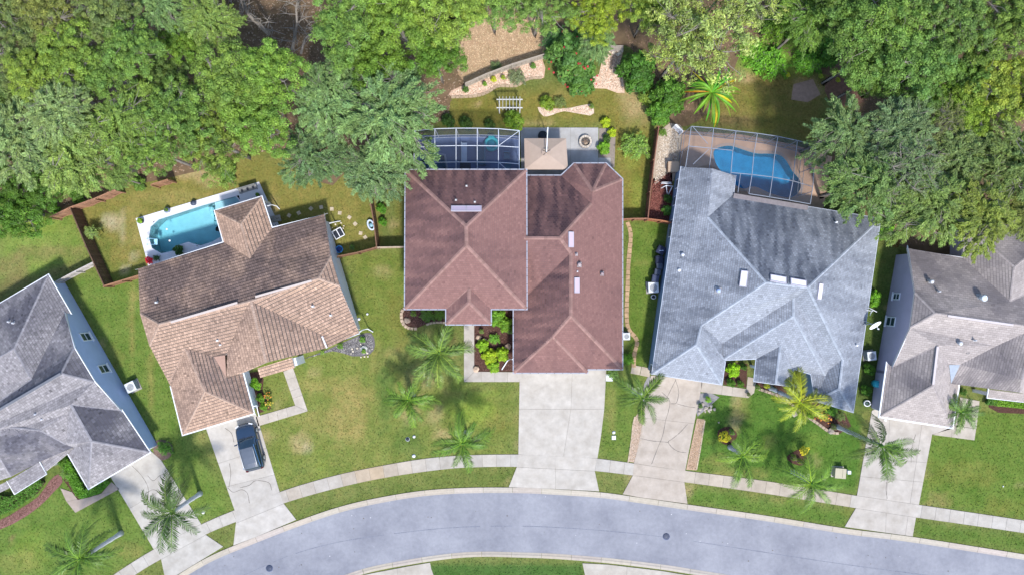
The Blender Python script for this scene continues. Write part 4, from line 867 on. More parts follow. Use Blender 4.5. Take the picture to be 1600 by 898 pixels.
bed([(1092, 614), (1110, 613), (1124, 620), (1104, 638), (1090, 650), (1087, 640)], M_chips, tint=(.24, .23, .23), sm=0)
bed([(1015, 583), (1017, 600), (1012, 628), (1004, 640), (1006, 600)], M_chips, tint=(.24, .23, .23), sm=0)
bed([(1133, 565), (1168, 568), (1166, 605), (1130, 600)], M_mulch, sm=0)
bed([(1180, 596), (1234, 603), (1268, 590), (1275, 628), (1320, 645), (1330, 665), (1310, 678), (1280, 665), (1250, 645), (1224, 624), (1200, 612), (1182, 607)], M_mulch, sm=0)
bed([(507, 548), (560, 524), (580, 520), (586, 538), (578, 553), (550, 556), (520, 548), (470, 562)], M_chips, tint=(.14, .13, .135), sm=2)
bed([(384, 582), (404, 580), (412, 592), (410, 610), (424, 638), (402, 646)], M_mulch, sm=0)
bed([(0, 812), (30, 795), (60, 775), (78, 750), (92, 740), (98, 752), (84, 768), (60, 792), (20, 818), (-40, 840), (-40, 822)], mat('red_brown_chips', (.19, .095, .085), 1, .4, 8, .7), sm=2)
bed([(98, 715), (125, 715), (150, 765), (122, 780), (100, 750)], M_mulch, sm=0)
bed([(240, 690), (262, 688), (271, 702), (262, 716), (244, 716)], mat('brown_bed', (.16, .11, .09), 1, .4, 8, .7), sm=3)
bed([(1542, 622), (1620, 628), (1760, 640), (1760, 655), (1600, 646), (1560, 644), (1545, 636)], M_mulch, sm=0)
bed([(1230, 712), (1252, 700), (1262, 710), (1254, 726), (1236, 722)], M_mulch, sm=3); bed([(1122, 672), (1140, 666), (1152, 680), (1138, 694), (1124, 688)], M_mulch, sm=3)
# ------------------------------------------------------------------ swimming pools
def watermat(name, absorb, dens):
    m = bpy.data.materials.new(name); m.use_nodes = True; t = m.node_tree; N = t.nodes; L = t.links; N.remove(N['Principled BSDF']); out = N['Material Output']
    tr = N.new('ShaderNodeBsdfTransparent'); gl = N.new('ShaderNodeBsdfGlossy'); gl.inputs['Roughness'].default_value = .06; fr = N.new('ShaderNodeFresnel'); fr.inputs[0].default_value = 1.33
    ms = N.new('ShaderNodeMixShader'); L.new(fr.outputs[0], ms.inputs[0]); L.new(tr.outputs[0], ms.inputs[1]); L.new(gl.outputs[0], ms.inputs[2]); L.new(ms.outputs[0], out.inputs[0])
    nz = N.new('ShaderNodeTexNoise'); nz.inputs['Scale'].default_value = 2.5; bp = N.new('ShaderNodeBump'); bp.inputs['Strength'].default_value = .25; bp.inputs['Distance'].default_value = .05
    g = N.new('ShaderNodeNewGeometry'); L.new(g.outputs['Position'], nz.inputs['Vector']); L.new(nz.outputs[0], bp.inputs['Height']); L.new(bp.outputs[0], gl.inputs['Normal'])
    va = N.new('ShaderNodeVolumeAbsorption'); va.inputs[0].default_value = (*absorb, 1); va.inputs[1].default_value = dens; L.new(va.outputs[0], out.inputs['Volume'])
    return m
def pool(poly, depthf, label, plaster, wm, lip, zdeck, lipcol):
    c = sum((Vector((p[0], p[1], 0)) for p in poly), Vector((0, 0, 0)))/len(poly); root = empty('swimming_pool', c, label, 'swimming pool'); n = len(poly)
    fl = [(p[0], p[1], -depthf(p)) for p in poly]; mb = MB(); wb = MB(); sx = [p[0] for p in poly]; sy = [p[1] for p in poly]; st_ = .5
    for i in range(math.floor(min(sx)/st_), math.ceil(max(sx)/st_)):
        for j in range(math.floor(min(sy)/st_), math.ceil(max(sy)/st_)):
            pg = clip_conv(poly, [(i*st_, j*st_), (i*st_+st_, j*st_), (i*st_+st_, j*st_+st_), (i*st_, j*st_+st_)])
            if len(pg) < 3 or abs(area2(pg)) < 1e-5: continue
            pg = ccw(pg); mb.poly([(x, y, -depthf((x, y))) for x, y in pg]); wb.poly([(x, y, -.06) for x, y in pg]); wb.poly([(x, y, .02-depthf((x, y))) for x, y in pg][::-1])
    for i in range(n):
        j = (i+1) % n; mb.poly([(*poly[i], zdeck-.01), (*poly[j], zdeck-.01), fl[j], fl[i]])
        wb.poly([(*poly[i], -.06), (poly[i][0], poly[i][1], fl[i][2]+.02), (poly[j][0], poly[j][1], fl[j][2]+.02), (*poly[j], -.06)])
    mb.obj('basin', plaster, root, c); wb.obj('water', wm, root, c)
    ou = inset(poly, -lip); mb = MB(); mb.prism([(p.x, p.y) for p in ou], zdeck-.03, zdeck+.02, lipcol, [[(p[0], p[1]) for p in poly]]); mb.obj('coping', M_white, root, c)
    return root, c
d2 = Vector((-.955, -.286)); o2 = W(375, 310)
def dep2(p):
    s = (Vector((p[0], p[1]))-Vector((o2.x, o2.y))).dot(d2); q = (Vector((p[0], p[1]))-Vector((o2.x, o2.y))).dot(Vector((.286, -.955)))
    return max(.35, min(1.9, .35+.75*max(0, min(1, max((s-3.0)/.5, (q-1.5)/.5))) + .075*max(0, s-3)+.07*max(0, q)))
plas = mat('pool_plaster', (.34, .56, .64), .7, .08, 1.5); plasd = mat('deep_pool_plaster', (.07, .46, .64), .7, .15, 1.0)
wm2 = watermat('pool_water', (.08, .80, .88), .24); wm4 = watermat('deep_pool_water', (.08, .62, .95), .35)
# refine the pool outline so that the floor slope has points to follow
P2r = [tuple(q) for q in resample([Vector(p) for p in P2p+[P2p[0]]], 1.2)[:-1]]
r2_, c2_ = pool(P2r, dep2, 'turquoise rectangular pool with cut corners set in a white deck', plas, wm2, .12, .06, (.85, .85, .9))
mb = MB(); q = W(337, 358, -.7); mb.cyl((q.x, q.y, -1.35), .22, .25, 12, (.05, .08, .1)); mb.box((q.x+.1, q.y+.2, -1.2), (.5, .3, .2), .5, (.05, .08, .1)); tag(mb.obj('pool_cleaner', M_blackp, None, (q.x, q.y, -1.35)), 'dark pool cleaner on the floor of the turquoise pool', 'pool cleaner')
for x, y in ((260.5, 358), (265, 376)):
    q = W(x, y, -.05); mb = MB(); mb.cyl((q.x, q.y, -.09), .10, .07, 12, (1.2, 1.2, 1.2)); tag(mb.obj('pool_float', M_white, None, (q.x, q.y, -.09)), 'small white float near the %s of the turquoise pool' % ('middle' if y < 370 else 'lower left end'), 'pool float')
q = W(239, 378); mb = MB(); 
for s in (-.3, .3): mb.tube([(q.x-.5, q.y+s, .08), (q.x-.35, q.y+s, .75), (q.x+.1, q.y+s, .75), (q.x+.3, q.y+s, -.5)], [.03]*4, 6, (.4, .7, .95))
mb.box((q.x+.25, q.y, -.1), (.35, .6, .05), 0, (.5, .85, 1)); tag(mb.obj('pool_ladder', M_white, None, (q.x, q.y, .06)), 'pale blue pool ladder on the left end of the turquoise pool', 'pool ladder')
def deck(name, px, hole, z, m, tint=(1, 1, 1)):
    HARD.append(W2d(px)); mb = MB(); mb.prism(ccw(W2d(px)), 0, z, tint, [h[::-1] if area2(h) > 0 else h for h in hole]); o = mb.obj(name, m); tag(o, kind='structure'); return o
deck('pool_deck', [(212.4, 341.5), (405, 284.4), (412, 300), (440, 360), (380, 400), (236, 430), (228, 400)], [P2p], .06, mat('white_deck', (.66, .66, .70), .8, .05, 1, .1, 60))
dc = (Vector((0, 0)))
_dk = deck('pool_deck', [(1066, 204), (1090, 206), (1160, 211), (1240, 226), (1268, 236), (1300, 245), (1285, 335), (1150, 315), (1110, 285), (1058, 290)], [P4p], .05, mat('tan_pavers', (.56, .38, .27), .9, .22, 1.2, .4, 8, var2=.3, scale2=.6, tint2=(.72, .72, .74)))
r4_, c4_ = pool(P4p, lambda p: 1.7, 'deep blue free-form pool inside the dark framed screen cage', plasd, wm4, .3, .05, (.55, .42, .34))
_dk3 = deck('pool_deck', [(650, 212), (812, 212), (812, 275), (650, 275)], [P3p], .05, mat('blue_grey_pavers', (.16, .22, .38), .9, .25, 1.0, .4, 8, var2=.3, scale2=.5, tint2=(.6, .65, .8)))
r3_, c3_ = pool(P3p, lambda p: 1.0, 'small blue pool in the corner of the white framed screen cage', mat('spa_plaster', (.17, .32, .50), .7, .1, 1), wm4, .2, .05, (.35, .42, .55))

# grass tufts over the open lawn: real blades, one mass
rg = np.random.RandomState(4); n = 170000
gx = rg.uniform(-56, 56, n); gy = rg.uniform(-31, 31, n)
bad = np.zeros(n, bool)
for pl in HARD:
    c_ = np.zeros(n, bool)
    for i in range(len(pl)):
        x1, y1 = pl[i-1]; x2, y2 = pl[i]
        if y1 == y2: continue
        c_ ^= ((y1 > gy) != (y2 > gy)) & (gx < (x2-x1)*(gy-y1)/(y2-y1)+x1)
    bad |= c_
gx, gy = gx[~bad], gy[~bad]; n = len(gx)
px_ = 800+gx*FP/HC; py_ = 449-gy*FP/HC
cx = np.clip(np.searchsorted(xs, gx)-1, 0, nx-2); cy = np.clip(np.searchsorted(ys, gy)-1, 0, ny-2); cc = col[cy, cx]*rg.uniform(.65, 1.45, (n, 1))
hgt = rg.uniform(.04, .09, n); ang = rg.uniform(0, 6.283, n); wv = rg.uniform(.07, .18, n)
ax = np.cos(ang); ay = np.sin(ang); lx = rg.normal(0, .05, n); ly = rg.normal(0, .05, n)
Vb = np.stack([np.stack([gx-ax*wv/2, gy-ay*wv/2, np.full(n, .003)], -1), np.stack([gx+ax*wv/2, gy+ay*wv/2, np.full(n, .003)], -1), np.stack([gx+lx, gy+ly, hgt], -1)], 1).reshape(-1, 3)
gt = link('grass', npmesh('grass', Vb, np.arange(n*3).reshape(n, 3), cc, M_blade)); tag(gt, 'short mown grass covering the front and back lawns', 'grass', kind='stuff')

# ------------------------------------------------------------------ foliage generators
def unit(v): return v/np.maximum(1e-9, np.linalg.norm(v, axis=-1, keepdims=True))
def leaves(C, D, N, L, Wd, fold=0.0):
    D = unit(D); Sd = unit(np.cross(D, N)); L = L[:, None]; Wd = Wd[:, None]
    up = np.cross(Sd, D)
    V = np.stack([C-D*L*.5, C+Sd*Wd*.5+up*fold*Wd, C+D*L*.5, C-Sd*Wd*.5+up*fold*Wd], 1)
    return V.reshape(-1, 3), np.arange(len(C)*4).reshape(-1, 4)
def dome_points(r, n, Rr, h, seed, lob=.22, low=.25):
    th = r.uniform(0, 2*np.pi, n); ph = r.uniform(0, 6.28, 4)
    lo = 1 + lob*(.6*np.sin(2*th+ph[0]) + .6*np.sin(3*th+ph[1]) + .45*np.sin(5*th+ph[2]))*.8
    q = np.sqrt(r.uniform(0, 1, n)); rad = Rr*q*lo
    z = h*np.sqrt(np.maximum(0, 1-q**2.2))*(1+.0*q) + r.normal(0, .16*h, n)
    z = np.where(r.uniform(0, 1, n) < low, z*r.uniform(.1, .8, n), z)
    return np.stack([rad*np.cos(th), rad*np.sin(th), z], -1)
def bough_points(r, n, Rr, h, nb=10, low=.2):
    """clump centres on a crown built of separate boughs, with gaps between them"""
    ang = np.arange(nb)*2.39996+r.uniform(0, 6.28); q = np.sqrt((np.arange(nb)+.3)/nb)*r.uniform(.88, 1.12, nb); bc = np.stack([q*np.cos(ang), q*np.sin(ang)], -1)*Rr*.74
    br = Rr*r.uniform(.26, .44, nb); bz = h*(.62*np.sqrt(np.maximum(0, 1-(q*.85)**2))+r.normal(0, .10, nb)); w_ = br**2/np.sum(br**2)
    bi = r.choice(nb, n, p=w_); th = r.uniform(0, 6.283, n); u = np.sqrt(r.uniform(0, 1, n)); x = bc[bi, 0]+br[bi]*u*np.cos(th); y = bc[bi, 1]+br[bi]*u*np.sin(th)
    z = bz[bi]+.42*h*np.sqrt(1-u**2*.97)-.18*h*u+r.normal(0, .05*h, n); z = np.where(r.uniform(0, 1, n) < low, z-r.uniform(.3, 1.5, n), z)
    return np.stack([x, y, z], -1), np.stack([bc[bi, 0]*.35+np.cos(th)*u, bc[bi, 1]*.35+np.sin(th)*u, 0*x], -1)
def crown_broad(seed, Rr=5.0, h=3.2, K=170, per=125, rc=(.55, 1.05), L=(.22, .42), asp=.5, low=.22, nb=0):
    r = np.random.RandomState(seed); K0 = bough_points(r, K, Rr-.3, h, nb, low)[0] if nb else dome_points(r, K, Rr-.6, h, seed, low=low); rcs = r.uniform(*rc, K)
    idx = np.repeat(np.arange(K), per); n = len(idx); d = unit(r.normal(0, 1, (n, 3))); d[:, 2] = np.abs(d[:, 2])*.9-.15
    rad = rcs[idx]*r.uniform(.45, 1.15, n); P = K0[idx] + d*rad[:, None]*np.array([1, 1, .8])
    N = unit(d*.9 + np.array([0, 0, .45]) + r.normal(0, .42, (n, 3))); D = np.cross(N, r.normal(0, 1, (n, 3)))
    Ls = r.uniform(*L, n); V, Q = leaves(P, D, N, Ls, Ls*asp*r.uniform(.8, 1.2, n), .12)
    ck = r.uniform(.75, 1.28, K); hk = r.uniform(0, 1, K)[idx]; b = ck[idx]*r.uniform(.6, 1.42, n)
    C = np.stack([b*(1+.28*hk), b*(1+.12*hk), b*(.95-.15*hk)], -1)
    return V, Q, C, K0
def crown_feather(seed, Rr=5.0, h=2.8, K=340, per=84, low=.22, nb=11):
    r = np.random.RandomState(seed); K0, od = bough_points(r, K, Rr-.5, h, nb, low)
    out = unit(od + r.normal(0, .38, (K, 3))*np.array([1, 1, .3])); out[:, 2] += r.uniform(-.3, .25, K); out = unit(out)
    ln = r.uniform(.8, 1.9, K); idx = np.repeat(np.arange(K), per); n = len(idx); t = r.uniform(-.5, .5, n)
    sd = unit(np.cross(out, [0, 0, 1.0])); wv = .30*(1-np.abs(t)*1.1); off = r.uniform(-1, 1, n)
    P = K0[idx] + out[idx]*(t*ln[idx])[:, None] + sd[idx]*(off*wv)[:, None]; P[:, 2] += -0.5*(t+.5)**2*ln[idx]*.5 - np.abs(off)*.08 + r.normal(0, .07, n)
    D = unit(out[idx]*.8 + sd[idx]*(np.sign(off)*.45)[:, None] + r.normal(0, .22, (n, 3))); N = unit(np.array([0, 0, 1.0]) + r.normal(0, .42, (n, 3)))
    Ls = r.uniform(.18, .42, n); V, Q = leaves(P, D, N, Ls, Ls*r.uniform(.20, .34, n), .1)
    ck = r.uniform(.72, 1.3, K); hk = r.uniform(0, 1, K)[idx]; b = ck[idx]*r.uniform(.62, 1.4, n)
    C = np.stack([b*(1+.20*hk), b*(1+.08*hk), b*(1-.12*hk)], -1)
    return V, Q, C, K0
def branch_mesh(name, K0, h, seed, base=-3.5, thick=.17, nl=9, bare=False):
    r = random.Random(seed); mb = MB(); root = Vector((0, 0, base)); fork = Vector((0, 0, base+1.6)); mains = []
    for i in range(nl):
        a = 2*math.pi*(i+r.uniform(-.3, .3))/nl; k = r.uniform(.45, .62); Rr = max(1.0, float(np.abs(K0[:, :2]).max()))
        e = Vector((math.cos(a)*Rr*k, math.sin(a)*Rr*k, h*r.uniform(.35, .75))); m = fork*.5+e*.5+Vector((r.uniform(-.5, .5), r.uniform(-.5, .5), r.uniform(-.2, .5)))
        mb.tube([fork, m, e], [thick, thick*.7, thick*.45], 5); mains.append((e, thick*.45)); mains.append((m, thick*.6))
    for q in K0[::1 if len(K0) < 200 else 2]:
        q = Vector(q); e, t = min(mains, key=lambda x: (x[0]-q).length)
        if (e-q).length > .3: m = (e+q)/2+Vector((r.uniform(-.25, .25), r.uniform(-.25, .25), r.uniform(-.05, .3))); mb.tube([e, m, q+Vector((0, 0, .35 if bare else .1))], [t*.5, t*.3, .018], 3, cap=False)
    me = bpy.data.meshes.new(name); me.from_pydata([tuple(v) for v in mb.v], [], mb.f); setcol(me, [(1, 1, 1, 1)]*sum(len(f) for f in mb.f)); me.materials.append(M_bark); me.polygons.foreach_set('use_smooth', [True]*len(mb.f)); return me
VAR = {}
def variant(kind, i):
    k = (kind, i)
    if k in VAR: return VAR[k]
    sd_ = {'broad': 100, 'feather': 200, 'gold': 300, 'bare': 400, 'fine': 500}[kind]+i*7
    if kind == 'broad': V, Q, C, K0 = crown_broad(sd_, K=230, per=125, rc=(.3, .78), L=(.15, .32), nb=11); h = 3.2
    elif kind == 'fine': V, Q, C, K0 = crown_broad(sd_, K=300, per=95, rc=(.25, .6), L=(.13, .26), asp=.5, nb=13); h = 3.2
    elif kind == 'gold': V, Q, C, K0 = crown_broad(sd_, K=150, per=56, rc=(.3, .65), L=(.18, .36), asp=.38, low=.4, nb=12); h = 3.2
    elif kind == 'feather': V, Q, C, K0 = crown_feather(sd_); h = 2.8
    else: V, Q, C, K0 = crown_feather(sd_, K=150, per=22); h = 2.4
    if kind == 'gold': sel = C*np.array([1, 1, .9]); C = sel
    VAR[k] = (npmesh('crown', V, Q, C, M_leaf), branch_mesh('limbs', K0, h, sd_, bare=kind in ('gold', 'bare')), h)
    return VAR[k]
mb = MB(); mb.tube([(0, 0, 0), (.05, .02, .1), (0, .05, .5), (.03, 0, 1)], [1.5, 1.05, .9, .8], 10); TR = mb.obj('trunk', M_bark); tr_me = TR.data; bpy.data.objects.remove(TR)
def tree(px, py, rpx, ztop, kind, var, colr, label, name='oak_tree', cat='tree', flat=1.0, group='trees behind the houses'):
    cm, bm, h = variant(kind, var); zc = ztop*.72; c = W(px, py, zc); r_m = rpx*(HC-zc)/FP; s = r_m/5.0
    root = empty(name, (c.x, c.y, 0), label, cat, group); sz = s*flat; zb = ztop-h*sz; rz = R.uniform(0, 6.28)
    t = link('trunk', tr_me, None, root); t.scale = (.21*s, .21*s, max(.5, zb-1.9*sz)+.1)
    b = link('limbs', bm, None, root, (0, 0, zb)); b.scale = (s, s, sz); b.rotation_euler[2] = rz
    cr = link('crown', cm, None, root, (0, 0, zb)); cr.scale = (s, s, sz); cr.rotation_euler[2] = rz; cr.color = (*colr, 1)
    return root
OL = (1.6, 1.5, 1.5); BR = (1.45, 1.72, 1.15); DK = (.75, .95, .75); GG = (1.75, 1.92, 2.05); YG = (1.75, 1.85, 1.0); MG = (1.10, 1.22, 1.0); PAL = (2.2, 2.1, 2.3); VV = (1.5, 1.85, .6); GOLD = (2.9, 2.5, 2.5)
TREES = [
 (20, 30, 62, 11, 'fine', 0, OL, 'olive tree filling the top left corner of the view'),
 (100, 20, 60, 12, 'fine', 1, (1.8, 1.45, 1.2), 'brown-tinged olive tree, second from the top left corner'),
 (60, 100, 62, 11, 'fine', 1, OL, 'olive fine-leaved tree just below the corner tree at the top left'),
 (185, 30, 58, 12, 'fine', 0, OL, 'olive tree at the top edge left of the grey-green spray'),
 (130, 95, 55, 12, 'broad', 0, YG, 'tree with yellowish tips in the middle of the left woodland'),
 (25, 165, 58, 10, 'broad', 1, MG, 'mid green tree at the left edge above the feathery trees'),
 (75, 130, 42, 12, 'broad', 2, (2.0, 1.95, 1.0), 'small yellow-green crown at the left of the woodland'),
 (225, 90, 52, 12, 'broad', 2, BR, 'bright green tree beside the dark gap in the left woodland'),
 (175, 130, 48, 11, 'broad', 1, BR, 'bright rounded crown between yellow-tipped tree and feathery tree'),
 (262, 20, 48, 10, 'feather', 0, GG, 'grey-green sprawling tree at the top edge above the dark gap'),
 (300, 75, 44, 9, 'broad', 0, (1.3, 1.6, .7), 'deep lit green tree right of the grey-green spray'),
 (345, 50, 52, 11, 'feather', 1, (1.9, 1.9, 1.3), 'light feathery tree left of the bare pale branches'),
 (270, 130, 46, 9, 'broad', 2, MG, 'mid green tree below the dark gap in the left woodland'),
 (55, 225, 80, 11, 'feather', 0, PAL, 'large pale feathery tree at the left edge over the dirt strip'),
 (140, 245, 78, 11, 'feather', 2, (2.1, 2.05, 1.5), 'large pale feathery tree with bare twigs above the brown corner fence'),
 (120, 185, 62, 12, 'feather', 1, PAL, 'pale feathery tree rising above its two larger neighbours'),
 (210, 200, 70, 11, 'feather', 2, (1.7, 1.8, 1.1), 'green feathery tree left of the open pool yard, overhanging the fence'),
 (295, 190, 66, 11, 'fine', 0, BR, 'bushy light green tree above the turquoise pool lawn'),
 (345, 225, 62, 10, 'fine', 1, (1.7, 1.7, 1.0), 'bushy tree whose lower edge hangs over the tan grass above the pool'),
 (250, 240, 50, 10, 'fine', 0, (1.7, 1.9, 1.2), 'smaller light crown hanging over the upper end of the pool yard'),
 (365, 140, 64, 12, 'broad', 1, (1.65, 1.8, 1.1), 'yellow-green tree left of the leaf-litter clearing'),
 (435, 120, 56, 12, 'broad', 2, (1.65, 1.95, 1.0), 'bright yellow-green tree just below the pale bare branches'),
 (415, 190, 62, 11, 'broad', 0, (1.55, 1.85, 1.0), 'bright tree between the two feathery grey-green ones'),
 (395, 165, 50, 10, 'broad', 2, BR, 'bright crown tucked against the large grey-green feathery tree'),
 (540, 55, 62, 12, 'broad', 1, BR, 'big bright green tree right of the leaf-litter clearing'),
 (620, 30, 66, 12, 'broad', 2, (1.6, 1.8, .85), 'bright green tree at the top edge with a pale limb showing'),
 (590, 100, 58, 10, 'broad', 0, (1.2, 1.5, .65), 'deep green tree behind the large grey-green feathery tree'),
 (680, 95, 50, 10, 'broad', 1, (1.1, 1.5, .65), 'deep green tree left of the bare tan slope'),
 (705, 30, 62, 12, 'broad', 0, (2.0, 2.05, 1.1), 'light green tree at the top edge left of the bare tan slope'),
 (770, 5, 50, 11, 'broad', 2, BR, 'tree at the top edge directly above the bare tan slope'),
 (520, 175, 70, 10, 'feather', 1, GG, 'grey-green feathery tree, left one of the pair beside the middle house'),
 (615, 190, 88, 11, 'feather', 0, GG, 'largest grey-green feathery tree, reaching over the screened pool of the middle house'),
 (500, 250, 60, 9, 'feather', 2, (1.25, 1.4, 1.6), 'grey-green tree hanging low over the lawn behind the tan roof'),
 (590, 275, 62, 9, 'feather', 1, (1.5, 1.6, 1.9), 'grey-green feathery crown whose tips touch the left corner of the red-brown roof'),
 (545, 125, 50, 9, 'feather', 0, GG, 'grey-green crown above the pair of feathery trees'),
 (840, 15, 60, 10, 'fine', 1, (1.6, 1.8, 1.3), 'soft green tree at the top edge right of the tan slope'),
 (930, 35, 48, 9, 'fine', 0, (2.4, 2.2, .7), 'yellow-green tree above the red-flowering shrub'),
 (930, 72, 36, 7, 'feather', 1, GG, 'small grey-green tree between yellow-green tree and flowering shrub'),
 (1095, 45, 100, 12, 'gold', 0, GOLD, 'large pale gold-green tree with bare grey twigs behind the strap-leaved plant'),
 (1060, 85, 62, 11, 'gold', 1, (2.6, 2.3, 1.9), 'lower gold-green crown leaning over the dark green shrubs'),
 (1160, 20, 56, 12, 'gold', 1, (2.9, 2.5, 2.3), 'pale gold-green crown at the top edge beside the bright vines'),
 (1010, 20, 46, 9, 'broad', 0, (1.9, 1.9, .9), 'yellowish green tree at the top edge left of the gold-green tree'),
 (1300, 25, 60, 11, 'broad', 1, (1.3, 1.55, 1.0), 'mid green tree at the top edge right of the bright vines'),
 (1375, 40, 68, 13, 'broad', 2, (1.5, 1.75, 1.1), 'large round-leaved green tree at the top edge of the right woodland'),
 (1345, 92, 64, 11, 'broad', 0, (1.3, 1.6, 1.1), 'green tree whose lower edge shades the dark bare soil'),
 (1420, 110, 66, 12, 'broad', 1, (1.35, 1.7, 1.25), 'large green tree in the middle of the right woodland'),
 (1465, 40, 64, 13, 'fine', 0, (1.35, 1.55, 1.2), 'fine-leaved tree at the top edge, third from the top right corner'),
 (1530, 60, 68, 12, 'fine', 1, (1.5, 1.6, 1.0), 'fine-leaved olive tree left of the top right corner'),
 (1590, 30, 62, 12, 'fine', 1, (1.4, 1.6, 1.15), 'fine-leaved tree in the top right corner'),
 (1250, 45, 50, 9, 'feather', 2, (1.4, 1.7, .9), 'vine-draped tree between the gold-green tree and the right woodland'),
 (1352, 128, 46, 9, 'broad', 1, (1.2, 1.55, .9), 'low green tree spreading over the dark bare soil'),
 (1410, 175, 44, 10, 'fine', 0, (1.2, 1.5, 1.0), 'small dark tree between the right woodland and the live oaks'),
 (1500, 130, 60, 10, 'broad', 2, (1.2, 1.5, .9), 'shaded green tree left of the yellow tree'),
 (1560, 150, 64, 11, 'broad', 0, (2.5, 2.2, 1.1), 'yellow-leaved tree at the right edge of the woodland'),
 (1505, 180, 46, 10, 'broad', 1, (1.9, 2.0, .8), 'lime crown below left of the yellow tree'),
 (1455, 165, 42, 9, 'broad', 1, (1.5, 1.9, .7), 'bright green crown above the bare twiggy patch'),
 (1300, 215, 58, 10, 'feather', 0, (1.5, 1.6, 1.7), 'grey-green live oak overhanging the right end of the screened pool cage'),
 (1385, 215, 72, 11, 'feather', 1, (1.45, 1.5, 1.9), 'grey-green live oak with bare grey limbs in the middle of the right grove'),
 (1340, 290, 76, 11, 'feather', 2, (1.45, 1.6, 1.4), 'live oak spreading over the back corner of the blue-grey roof'),
 (1430, 320, 70, 11, 'feather', 0, (1.7, 1.7, 1.3), 'live oak hanging down between the blue-grey roof and the lilac house'),
 (1480, 250, 70, 10, 'feather', 1, (1.6, 1.55, 1.5), 'olive-grey live oak behind the lilac house'),
 (1560, 260, 76, 11, 'feather', 2, (1.6, 1.55, 1.3), 'olive-grey live oak at the right edge below the yellow tree'),
 (1510, 340, 64, 11, 'feather', 0, (2.0, 1.75, 1.0), 'yellowish live oak whose branches droop over the lilac house roof'),
 (1590, 335, 60, 10, 'feather', 1, (1.9, 1.6, 1.2), 'brownish-green live oak at the right edge over the grey roof'),
 (1395, 268, 56, 12, 'bare', 0, (1.5, 1.5, 1.8), 'thin half-bare crown showing grey limbs above the live oaks'),
 (1455, 195, 38, 10, 'bare', 1, (1.6, 1.3, 1.2), 'nearly leafless twiggy tree beside the lime crown'),
 (30, 330, 52, 5, 'broad', 2, (.85, 1.25, .5), 'dark vine-covered tree at the left edge above the lime lawn'),
 (75, 290, 40, 5, 'broad', 0, (.8, 1.15, .55), 'dark green low tree beside the shaded dirt strip'),
 (5, 275, 40, 6, 'broad', 1, (.9, 1.2, .6), 'dark green tree cut by the left edge below the feathery trees'),
 (195, 280, 26, 5, 'feather', 1, (1.8, 1.9, 1.5), 'small feathery sapling crown at the brown fence line'),
]
for i, t in enumerate(TREES): tree(*t)
for x, y, r_, z, k, v_, c in [(-90, 60, 80, 12, 'fine', 0, OL), (-90, 200, 80, 11, 'feather', 0, PAL), (120, -70, 90, 12, 'fine', 1, OL), (300, -60, 80, 12, 'broad', 0, BR), (480, -60, 60, 10, 'broad', 1, BR), (640, -70, 80, 12, 'broad', 2, BR), (850, -70, 80, 12, 'fine', 1, OL), (1050, -70, 90, 12, 'gold', 0, GOLD), (1250, -70, 90, 12, 'broad', 1, MG), (1450, -70, 90, 12, 'fine', 0, MG), (1680, 60, 80, 12, 'fine', 1, MG), (1680, 220, 90, 12, 'feather', 1, OL)]:
    tree(x, y, r_, z, k, v_, c, 'woodland tree standing beyond the edge of the view', group='trees beyond the edge of the view')

# ---- fallen and bare limbs in the clearing
def limb(label, pts, rad, z=(1.5, 2.2, 1.8), name='bare_tree', cat='bare tree', seed=1):
    r = random.Random(seed); root = empty(name, W(*pts[0], 0), label, cat); org_ = root.location.copy(); mb = MB()
    zz = np.interp(np.linspace(0, 1, len(pts)), np.linspace(0, 1, len(z)), z); P_ = [W(p[0], p[1], zz[i]) for i, p in enumerate(pts)]
    sp = [Vector(q) for q in smooth(P_, 4)]; mb.tube(sp, [rad*(1-.6*i/len(sp)) for i in range(len(sp))], 7); mb.obj('trunk', M_bark, root, org_)
    mb = MB()
    for i in range(2, len(sp), 2):
        for s in range(2):
            a = r.uniform(0, 6.28); l = r.uniform(.8, 2.4); e = sp[i]+Vector((math.cos(a)*l, math.sin(a)*l, r.uniform(.2, .9))); m = (sp[i]+e)/2+Vector((r.uniform(-.2, .2), r.uniform(-.2, .2), .1))
            mb.tube([sp[i], m, e], [rad*.35, rad*.22, .02], 5)
            for q in range(3): b = r.uniform(0, 6.28); mb.tube([m, m+Vector((math.cos(b), math.sin(b), .3))*r.uniform(.4, 1)], [rad*.15, .01], 4)
    mb.obj('twigs', M_bark, root, org_)
limb('thick pale bare limb slanting across the leaf-litter clearing at the top edge', [(421, 54), (404, 38), (388, 22), (380, 2), (374, -12)], .24, (3, 4.5, 6, 7), seed=2)
limb('pale dead branch standing in the middle of the clearing', [(457, 78), (461, 55), (464, 36), (463, 10), (470, -8)], .17, (.5, 2, 3, 5), seed=3)
limb('dead grey tree lying along the right side of the clearing', [(470, 85), (478, 60), (494, 48), (478, 42)], .13, (.3, 1, 2.5), seed=5)

